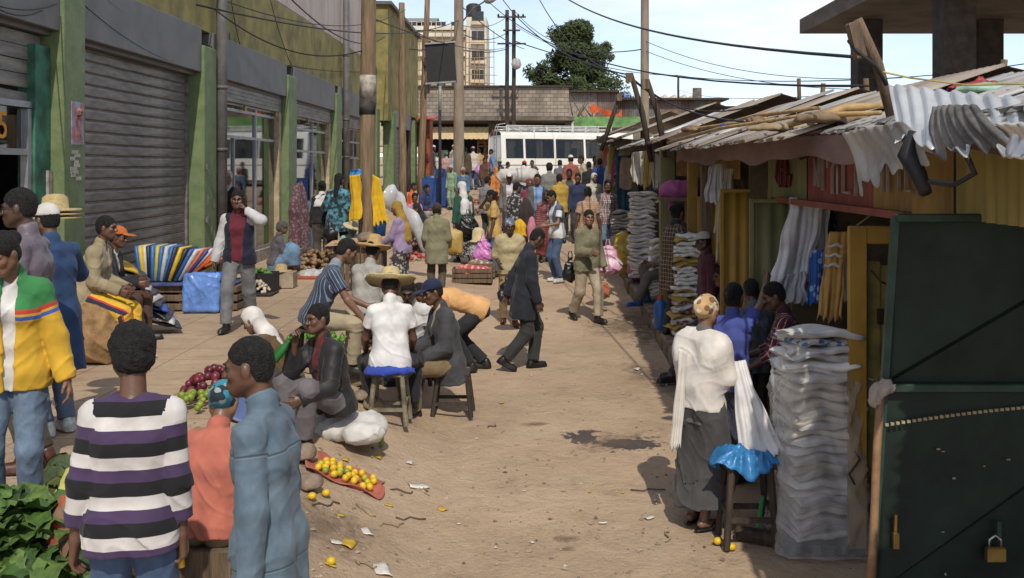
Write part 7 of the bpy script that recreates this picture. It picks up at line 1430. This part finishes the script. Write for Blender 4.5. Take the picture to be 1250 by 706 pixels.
m = MB(); m.lathe([(.19, 0), (.18, .012), (.1, .015), (.09, .1), (.06, .12), (.0001, .125)], c+Vector((-.05, 0, .262)), 26); m.build('straw_hat', straw_mat((.45, .33, .17)), None, True, label='brown straw hat resting on the cardboard box', cat='hat')
c = GD(375, 18.3); m = MB(); m.box(c+Vector((0, 0, .012)), (.75, .5, .024)); m.build('red_mat', cloth((.4, .08, .04)), label='faded red mat in front of the ginger rows', cat='mat')
heap('ginger_heap', 'rows of brown ginger roots behind the red mat', 'ginger', GD(388, 19.6), .75, .4, .35, 200, .055, mat('ginger', (.26, .16, .085), var=.4), 'root', 7, 1, .6)
drape('hung_garment', (-5.15, 22.6, 2.55), .8, 1.35, cloth((.11, .05, .06), 'print', (.2, .14, .15)), None, 77, .16, R(80), label='long maroon coat hung outside the shop window beside the green column', cat='garment'); drape('hung_garment', (-5.1, 23.2, 2.1), .75, .95, cloth((.1, .2, .3)), None, 78, .14, R(80), label='blue skirt hung outside the shop window below the maroon coat', cat='garment')
# crate table with cardboard and stone, around the pole
c = GD(440, 16.55); c.x = W(440, 0, 16.55).x; tb = thing('crate_table', 'table made of upright wooden slats in front of the utility pole', 'table', c)
for i in range(9): m = MB(); m.box(c+Vector((-.34+i*.085, -.24+.01*(i % 2), .36)), (.07, .02, .72-.01*(i % 3)), bev=.004); m.build('slat', M_WOOD if i % 3 else M_WOODD, tb)
for i in range(5): m = MB(); m.box(c+Vector((.385, -.2+i*.1, .36)), (.02, .08, .7), bev=.004); m.build('slat', M_WOODD, tb)
m = MB(); m.box(c+Vector((.02, 0, .735)), (.82, .52, .03)); m.build('top', M_WOOD, tb)
m = MB()
def fn(u, v): return c+Vector((-.5+u*.95, -.38+v*.62, .765+.03*math.sin(u*2.2)+.05*(v > .5)*v*u-.04*(1-v)))
m.grid(fn, 12, 8, .008); m.build('cardboard_sheet', mat('cardboard', (.42, .28, .16), rough=.9, var=.15, bump=.1), label='flattened cardboard sheet on the crate table', cat='cardboard')
lump('stone', c+Vector((.13, -.1, .79)), (.15, .1, .09), mat('stone', (.24, .18, .13), var=.3, bump=.6), 81, 'flat brown stone holding down the cardboard', 'stone', amp=.012, h=.014, fr=20)
hang(((426, 215, 17.1), (440, 213, 17.05), (440, 268, 17.05), (427, 270, 17.1)), 'yellow printed shirt hung on the left of the utility pole', cloth((.6, .36, .015)), 1.4, .012, .01, 51, cat='shirt', bul=.06); hang(((455, 213, 17.15), (463, 218, 17.2), (474, 270, 17.1), (455, 275, 17.05)), 'yellow printed shirt hung on the right of the utility pole', cloth((.6, .36, .015)), 1.4, .012, .04, 52, cat='shirt', bul=.06)
hang(((428, 208, 17.2), (440, 206, 17.15), (440, 214, 17.1), (426, 215, 17.2)), 'light blue plastic strip above the yellow shirts', mat('blue_bag_plastic', (.035, .2, .46), rough=.28, var=.25), 2, .02, .01, 53, cat='plastic')
c = GD(460, 18.8); t = thing('bucket', 'bright blue plastic bucket with lid behind the utility pole', 'bucket', c+Vector((0, 0, .55))); m = MB(); m.lathe([(.14, .55), (.18, .95), (.185, .97)], c, 20); m.build('pail', mat('blue_plastic2', (.03, .15, .42), rough=.4, var=.1), t, True); m = MB(); m.lathe([(.195, .97), (.195, 1.0), (.1, 1.06), (.0001, 1.08)], c, 20); m.build('lid', mat('blue_plastic2', (.03, .15, .42), rough=.4, var=.1), t, True)
m = MB(); m.box(c+Vector((.1, .1, .53)), (.7, .5, .04)); 
for x in (-.2, .4):
    for y in (-.1, .3): m.box(c+Vector((x, y, .25)), (.05, .05, .52))
m.build('small_table', M_WOODD, label='small dark table under the blue bucket', cat='table')
def fn(u, v): a = 2*math.pi*v; r_ = (.16+.05*math.sin(u*9)+.03*math.sin(u*21+a*2))*(1-.4*u); p = W(467+u*55, 238+u*78+(-22*math.sin(u*2.4)), 18.2+.3*u); return p+Vector((.6*r_*math.cos(a), r_*math.sin(a), r_*math.cos(a)))
m = MB(); m.grid(fn, 40, 16); m.build('plastic_sheet', mat('milky_film2', (.62, .62, .63), rough=.2, var=.15, bump=.5, bscale=12, trans=.35), None, True, label='long roll of milky plastic film trailing from the bucket table', cat='plastic sheet')
crumple('plastic_bag', GP(388, 337)+Vector((0, 0, .03)), .36, .22, .1, mat('clear_bag', (.6, .59, .58), rough=.2, bump=.3, bscale=20, trans=.5), 'crumpled clear plastic bag on the pavement', 'plastic bag', 5, .04, .04)
p = GD(482, 16); m = MB(); m.lathe([(.062, -.02), (.09, -.02), (.09, .02), (.062, .02), (.062, -.02)], W(463, 331, 15.4), 20, rot_to((.4, -1, .2))); m.build('tape_roll', mat('tape', (.55, .43, .27), bump=0), None, True, label='roll of cream tape hanging from the mustard-scarfed woman\'s hand', cat='tape roll')
# vegetables spread along the middle of the left side
for i, (px, py, rx, n, r_, col, lab, cat) in enumerate(((515, 306, .6, 150, .045, (.28, .16, .09), 'potatoes spread on the ground before the seated women', 'potatoes'), (545, 300, .5, 90, .05, (.42, .34, .28), 'heap of pale garlic and onions by the flowered skirt', 'garlic'), (500, 318, .4, 60, .04, (.35, .05, .05), 'small red onions strewn by the plastic film', 'onions'), (590, 262, .7, 90, .06, (.3, .14, .09), 'earth-coloured roots heaped on a mat in the roadway', 'roots'), (577, 250, .4, 40, .06, (.4, .12, .06), 'red fruit on a low crate far up the street', 'fruit'), (470, 357, .3, 30, .05, (.4, .1, .16), 'pink packets lying by the crate table', 'packets'))):
    heap('produce_heap', lab, cat, GP(px, py), rx, rx*.7, .18, n, r_, mat('produce%d' % i, col, var=.4), 'piece', 20+i)
for i, (px, py, w, c, lab) in enumerate(((577, 345, .7, (.35, .08, .08), 'low wooden crate of red packaged goods in the roadway'), (588, 338, .5, (.2, .15, .1), 'low wooden crate of brown goods behind the red one'))):
    p = GP(px, py); t = thing('wooden_crate', lab, 'crate', p); m = MB()
    for k in range(3): m.box(p+Vector((0, -.2, .05+k*.09)), (w, .02, .07)); m.box(p+Vector((0, .2, .05+k*.09)), (w, .02, .07))
    for s in (-1, 1): m.box(p+Vector((s*w/2, 0, .14)), (.02, .4, .26))
    m.box(p+Vector((0, 0, .1)), (w-.05, .38, .1)); m.build('crate_body', M_WOOD, t); o = lump('packed_goods', p+Vector((0, 0, .14)), (w*.45, .18, .14), cloth(c, 'print', [min(1, x*2+.1) for x in c]), 90+i, None, None, parent=None, h=.025); tag(o, 'goods heaped in the crate: '+lab.split('crate of ')[1], 'goods')
f = F(.05); f.rc((-.12, 0, 0), (-.12, 0, .32), .06); f.rc((.12, 0, 0), (.12, 0, .32), .06); f.el((0, 0, .17), (.16, .12, .22)); f.rc((-.03, 0, .36), (.03, 0, .36), .05); o = link('jerrycan', sdfmesh('jerrycan', f, .02, mat('yellow_jerrycan', (.4, .27, .07), rough=.5)), None, W(553, 297, 18.6)-Vector((0, 0, .15))); tag(o, 'dull yellow jerrycan beside the beanie-wearing man', 'jerrycan')
t = thing('covered_basket', 'striped white and navy bundle with a cream hat on top', 'bundle', GD(584, 20.6)); lump('bundle', (0, 0, 0), (.19, .17, .34), cloth((.42, .4, .4), 'print', (.05, .06, .12), f=.5), 95, None, None, parent=t, h=.03, flat=.9); p = GD(584, 20.6); m = MB(); m.lathe([(.2, .52), (.17, .54), (.13, .56), (.12, .74), (.07, .8), (.0001, .81)], p, 22); m.build('sun_hat', cloth((.55, .45, .25)), None, True, label='cream cloth sun hat on the striped bundle', cat='hat')
# onion, lime and chilli sellers' goods near the coral hoodie
heap('onion_heap', 'heap of red onions beside the blue checked headcloth', 'onions', GP(268, 478), .3, .34, .2, 90, .034, mat('red_onion', (.17, .03, .045), rough=.35, var=.4), 'onion', 31, 2); heap('lime_heap', 'few green limes and peppers by the onions', 'limes', GP(236, 496), .22, .3, .08, 26, .032, mat('lime', (.2, .26, .03), rough=.4, var=.3), 'lime', 32, 2)
heap('chilli_heap', 'bright green chillies beside the brown-coated trader', 'chillies', GP(385, 418), .32, .3, .1, 90, .03, mat('chilli', (.09, .22, .02), rough=.35, var=.3), 'chilli', 33, 1, 2.2); heap('chilli_heap', 'green chillies in front of the brown-coated trader', 'chillies', GP(322, 462), .2, .3, .06, 60, .03, mat('chilli', (.09, .22, .02), rough=.35, var=.3), 'chilli', 34, 1, 2.2); heap('shallot_heap', 'small pink shallots beside the green chillies', 'shallots', GP(376, 428), .1, .14, .08, 24, .026, mat('shallot', (.4, .14, .14), rough=.4), 'shallot', 35, 1)
p = GP(284, 512); m = MB()
def fn(u, v): q = p+Vector((-.16+u*.32, -.05+v*.3, .02+.16*v)); return q+Vector((0, 0, .03*math.sin(u*6)))
m.grid(fn, 12, 8, .01); m.build('blue_tarpaulin', mat('blue_tarp2', (.07, .1, .22), rough=.5, var=.15), None, True, label='blue plastic sheet propped beside the coral hoodie', cat='tarpaulin')
# lemons on a red cloth
c = GP(424, 583); m = MB()
def fn(u, v): x = -.27+u*.54; y = -.18+v*.36; e = max(abs(u-.5), abs(v-.5))*2; q = Vector((c.x+x*(1+.08*math.sin(v*6)), c.y+y*(1+.1*math.sin(u*5+1)), 0)); q.z = gzu(q.x, q.y)+.012+.06*max(0, e-.75)*3*(.6+.4*math.sin(u*11+v*7))+.006*math.sin(u*17)*math.sin(v*13); return q
m.grid(fn, 34, 24, .006); m.build('red_cloth', cloth((.36, .1, .07)), None, True, label='crumpled red cloth with lemons laid out on the ground', cat='cloth')
LM = [ico(.028, mat('lemon', (.62, .40, .02), rough=.4, var=.15, bump=.1), 'lemon', 1.12, 1, .95), ico(.027, mat('yellow_green_lemon', (.42, .4, .03), rough=.4, var=.2, bump=.1), 'lemon', 1.1, 1, .95), ico(.026, mat('green_lemon', (.2, .28, .03), rough=.4, var=.2, bump=.1), 'lemon', 1.1, 1, .95)]
rr = random.Random(12); spots = []
for k in range(36):
    for _ in range(40):
        x, y = rr.uniform(-.2, .2), rr.uniform(-.12, .13)
        if abs(x+.02) < .03 and rr.random() < .6: continue
        if all((x-a)**2+(y-b)**2 > .0026 for a, b in spots): spots.append((x, y)); break
for i, (x, y) in enumerate(spots): kx = 0 if rr.random() < .74 else rr.choice((1, 2)); o = link('lemon', LM[kx], None, (c.x+x, c.y+y, gzu(c.x+x, c.y+y)+.045), (rr.uniform(0, 3), rr.uniform(0, 3), rr.uniform(0, 3))); tag(o, '%s lying on the red cloth' % ('ripe yellow lemon', 'yellowish green lemon', 'unripe green lemon')[kx], 'lemon', '%s lemons on the red cloth' % ('yellow', 'half ripe', 'green')[kx])
# stools and seats of the group
def stool(px, d, h, w, lab, m, top=None):
    p = GD(px, d); t = thing('stool', lab, 'stool', p)
    for sx in (-1, 1):
        for sy in (-1, 1): mb = MB(); mb.tube([p+Vector((sx*w*.56, sy*w*.5, 0)), p+Vector((sx*w*.42, sy*w*.4, h))], [.024, .022], 7); mb.build('leg', m, t)
    for s in (-1, 1): mb = MB(); mb.box(p+Vector((0, s*w*.47, h*.33)), (w*1.02, .03, .03)); mb.build('stretcher', m, t); mb = MB(); mb.box(p+Vector((s*w*.5, 0, h*.45)), (.03, w*.9, .03)); mb.build('stretcher', m, t)
    mb = MB(); mb.box(p+Vector((0, 0, h+.012)), (w, w*.9, .035), bev=.008); mb.build('seat', m, t); return p, t
M_BRANCH = mat('grey_branch', (.2, .17, .12), rough=.9, var=.4, bump=.4)
p, t = stool(476, FPX/133, .44, .3, 'rough branch stool with blue cloth pad under the white-shirted man', M_BRANCH); lump('blue_pad', p+Vector((0, -.01, .46)), (.2, .18, .05), cloth((.03, .06, .33)), 97, 'blue cloth pad on the branch stool', 'pad', amp=.014, h=.012, fr=40, n=8)
stool(553, FPX/123, .4, .34, 'low dark stool under the man in the charcoal blazer', M_WOODD)
for px, s, h, lab in ((382, 124, .42, 'plain stool under the man in the pinstriped shirt'), (508, 114, .26, 'low stool under the man in the white polo'), (447, 106, .32, 'low stool under the straw-hatted trader in grey')): stool(px, FPX/s, h, .3, lab, M_WOODD)
q = GP(412, 540); lump('white_sack', q+Vector((.12, .08, 0)), (.3, .22, .16), cloth((.55, .53, .5)), 98, 'white woven sack under the man in the leather jacket', 'sack', amp=.02, h=.015, fr=24, n=7)
for i, (px, py, r_) in enumerate(((442, 470, .16), (452, 498, .12), (438, 488, .1), (375, 596, .1), (366, 560, .12))): lump('stone', GP(px, py), (r_, r_*.8, r_*.6), mat('stone', (.24, .18, .13), var=.3, bump=.6), 110+i, ['rounded tan stone between the seated men', 'smaller tan stone by the branch stool', 'brown stone behind the leather jacket man', 'half-buried kerb stone near the red cloth', 'long kerb stone by the coral hoodie'][i], 'stone', amp=.01, h=.014, fr=18)
p = GD(253, FPX/226); m = MB(); m.box(p+Vector((0, 0, .1)), (.34, .3, .2)); m.build('wooden_box', M_WOOD, label='wooden box under the trader in the coral hoodie', cat='box')
p = GD(127, FPX/108); m = MB(); m.box(p+Vector((0, 0, .2)), (.4, .4, .4)); m.build('wooden_box', M_WOODD, label='dark box under the man in the orange cap', cat='box')
# leafy greens, cabbages, bundle in the near corner
LG = [mat('leaf%d' % i, c, rough=.5, var=.35, scale=14, bump=.4, bscale=40, spec=.4) for i, c in enumerate(((.065, .125, .025), (.045, .095, .02), (.09, .15, .035), (.035, .075, .018)))]
def leafmesh(seed, m):
    r = random.Random(seed); ph = [r.uniform(0, 6) for _ in range(3)]; mb = MB(); L_ = .2; w = .075
    def fn(u, v): t = u; wd = w*(math.sin(math.pi*min(1, t*1.02))**.6)*(1+.16*math.sin(t*26+ph[0])); y = (v-.5)*2*wd; return (t*L_, y, .05*math.sin(t*2.6)-.25*abs(y)*(-1)*.6+.016*math.sin(t*18+ph[1]+v*4)*abs(v-.5)*2-.1*t*t)
    mb.grid(fn, 10, 4); return meshdata('leaf', mb.v, mb.f, m, True)
LMS = [leafmesh(i, LG[i % 4]) for i in range(8)]
gc = GD(48, FPX/258); gt_ = thing('greens_heap', 'large heap of dark leafy greens in the near corner', 'leafy greens', gc); rr = random.Random(9)
f = F(.1); f.el((0, 0, .08), (.42, .42, .24)); f.el((-.3, .1, .08), (.3, .32, .28)); f.cut((0, 0, -.02), (0, 0, -1)); f.nz = (.03, 20., 1); o = link('leaf_mass', sdfmesh('leaf_mass', f, .025, LG[3]), gt_); o['kind'] = 'stuff'
for i in range(295):
    a = rr.uniform(0, 6.283); q = rr.random()**.5; x = -.1+q*.58*math.cos(a); y = q*.5*math.sin(a); z = .05+.3*math.sqrt(max(0, 1-q*q))+rr.uniform(-.03, .05); o = link('leaf', LMS[rr.randrange(8)], gt_, (x, y, z), (rr.uniform(-.7, .7), rr.uniform(-.5, .9), rr.uniform(0, 6.28))); s = rr.uniform(.7, 1.25); o.scale = (s, s, s)
CB = mat('cabbage', (.3, .36, .13), rough=.5, var=.25, scale=8, bump=.25, bscale=25); CB2 = mat('yellow_cabbage', (.5, .5, .14), rough=.5, var=.2, scale=8, bump=.25, bscale=25)
for i, (px, py, s, r_, yl, lab) in enumerate(((78, 582, 205, .1, 0, 'pale green cabbage behind the greens heap, farthest of the group'), (70, 598, 210, .105, 0, 'round green cabbage beside the yellow jacket woman\'s jeans'), (90, 600, 212, .1, 1, 'yellowish cabbage touching the striped sweater'), (75, 612, 215, .1, 1, 'yellow cabbage half covered by the leafy greens'), (92, 618, 215, .08, 0, 'small cream cabbage beside the patterned bundle'))):
    d = FPX/s; p = W(px, py, d); t = thing('cabbage', lab, 'cabbage', (p.x, p.y, max(p.z-r_*.6, gz(p.x, p.y)))); rr2 = random.Random(i)
    f = F(.02); f.el((0, 0, r_), (r_*.93, r_*.93, r_*.9)); link('heart', sdfmesh('heart', f, .012, CB2 if yl else CB), t)
    for k in range(5):
        mb = MB(); a0 = rr2.uniform(0, 6.28); t0 = rr2.uniform(.1, .5)
        def fn(u, v, a0=a0, t0=t0): a = a0+(u-.5)*1.9; b_ = t0+v*1.5; rr_ = r_*(1.0+.03*math.sin(u*9)+.06*(abs(u-.5)*2)**4); return (rr_*math.sin(b_)*math.cos(a), rr_*math.sin(b_)*math.sin(a), r_+rr_*.96*math.cos(b_))
        mb.grid(fn, 9, 8); link('outer_leaf', meshdata('outer_leaf', mb.v, mb.f, CB2 if yl else CB, True), t)
p = W(92, 672, 4.75); lump('cloth_bundle', (p.x, p.y, p.z-.1), (.12, .14, .2), cloth((.25, .14, .09), 'print', (.36, .08, .03), (.1, .03, .02), f=2.2), 99, 'brown and red printed cloth bundle between the greens and the striped man', 'bundle', amp=.02, h=.015, fr=22, flat=.8)
p = GP(226, 700); m = MB(); m.lathe([(.05, 0), (.06, .1), (.055, .1), (.046, .01)], p, 16); m.build('yellow_cup', mat('yellow_cup', (.62, .36, .02), rough=.35), None, True, label='yellow plastic cup on the ground by the denim jacket man', cat='cup')
# litter
rr = random.Random(21)
LIT = [('dry_leaf', 'curled yellow leaf on the bare earth', 'leaf', (.5, .33, .04), .045), ('paper_scrap', 'scrap of pale paper trodden into the dust', 'paper scrap', (.6, .57, .52), .04)]
for i, (px, py, k, s) in enumerate(((510, 594, 1, 2.4), (448, 649, 1, 1.5), (467, 697, 1, 2.4), (425, 664, 0, 1.8), (410, 662, 1, 1.2), (540, 622, 0, 1.1), (463, 592, 0, 1.1), (462, 558, 0, 1), (500, 565, 1, 1.2), (792, 632, 1, 1.2), (736, 638, 1, .9), (777, 450, 1, 1.6), (422, 560, 0, 1), (475, 616, 0, .8), (650, 661, 1, .5), (612, 492, 0, .8), (415, 628, 0, .8), (404, 690, 0, .9), (560, 640, 1, .4), (690, 690, 1, .4), (640, 600, 1, .35), (605, 668, 1, .4), (720, 600, 0, .4), (760, 480, 1, .5), (700, 470, 1, .35), (670, 560, 0, .4), (760, 600, 0, .4), (800, 610, 1, .5))):
    nm, lab, cat, col, r_ = LIT[k]; p = GP(px, py); mb = MB(); a0 = rr.uniform(0, 3); r_ *= s*.72
    def fn(u, v): x = (u-.5)*2*r_*(1.2-.3*v); y = (v-.5)*1.5*r_; X = p.x+x*math.cos(a0)-y*math.sin(a0); Y = p.y+x*math.sin(a0)+y*math.cos(a0); return (X, Y, gzu(X, Y)+.012+.25*r_*(u-.5)**2*2+.1*r_*math.sin(v*5))
    mb.grid(fn, 5, 4, .002); mb.build(nm, mat(nm+'_m', col, rough=.8, var=.25), None, True, label=lab, cat=cat, group='yellow leaves strewn on the earth' if k == 0 else 'paper scraps strewn on the earth')
for i, (px, py, a, l) in enumerate(((500, 633, .5, .22), (445, 622, 2.6, .16), (490, 600, .2, .2), (480, 640, .6, .2), (400, 615, 1., .25), (815, 655, 1.5, .2), (790, 597, .1, .25), (445, 690, .2, .14), (600, 520, .4, .1), (520, 600, 2., .12))):
    p = GP(px, py); pts = []
    for j in range(6): X = p.x+math.cos(a)*l*(j/5-.5)+.02*math.sin(j*1.7+i); Y = p.y+math.sin(a)*l*(j/5-.5)+.02*math.cos(j*2.1+i); pts.append((X, Y, gzu(X, Y)+.012))
    m = MB(); m.tube(pts, .006, 5); m.build('dry_stalk', mat('dry_stalk', (.3, .24, .13) if i % 2 else (.13, .1, .07), bump=0), None, True, label='thin dry stalk lying on the earth', cat='stalk', group='dry stalks strewn on the earth')
for i, (px, py) in enumerate(((381, 610), (398, 606), (404, 690), (465, 539), (466, 545), (876, 665), (893, 672))): p = GP(px, py); o = link('lemon', LM[2 if i in (3, 4) else 0], None, (p.x, p.y, p.z+.025)); tag(o, 'stray lemon rolled away on the bare earth', 'lemon', 'stray lemons on the earth')
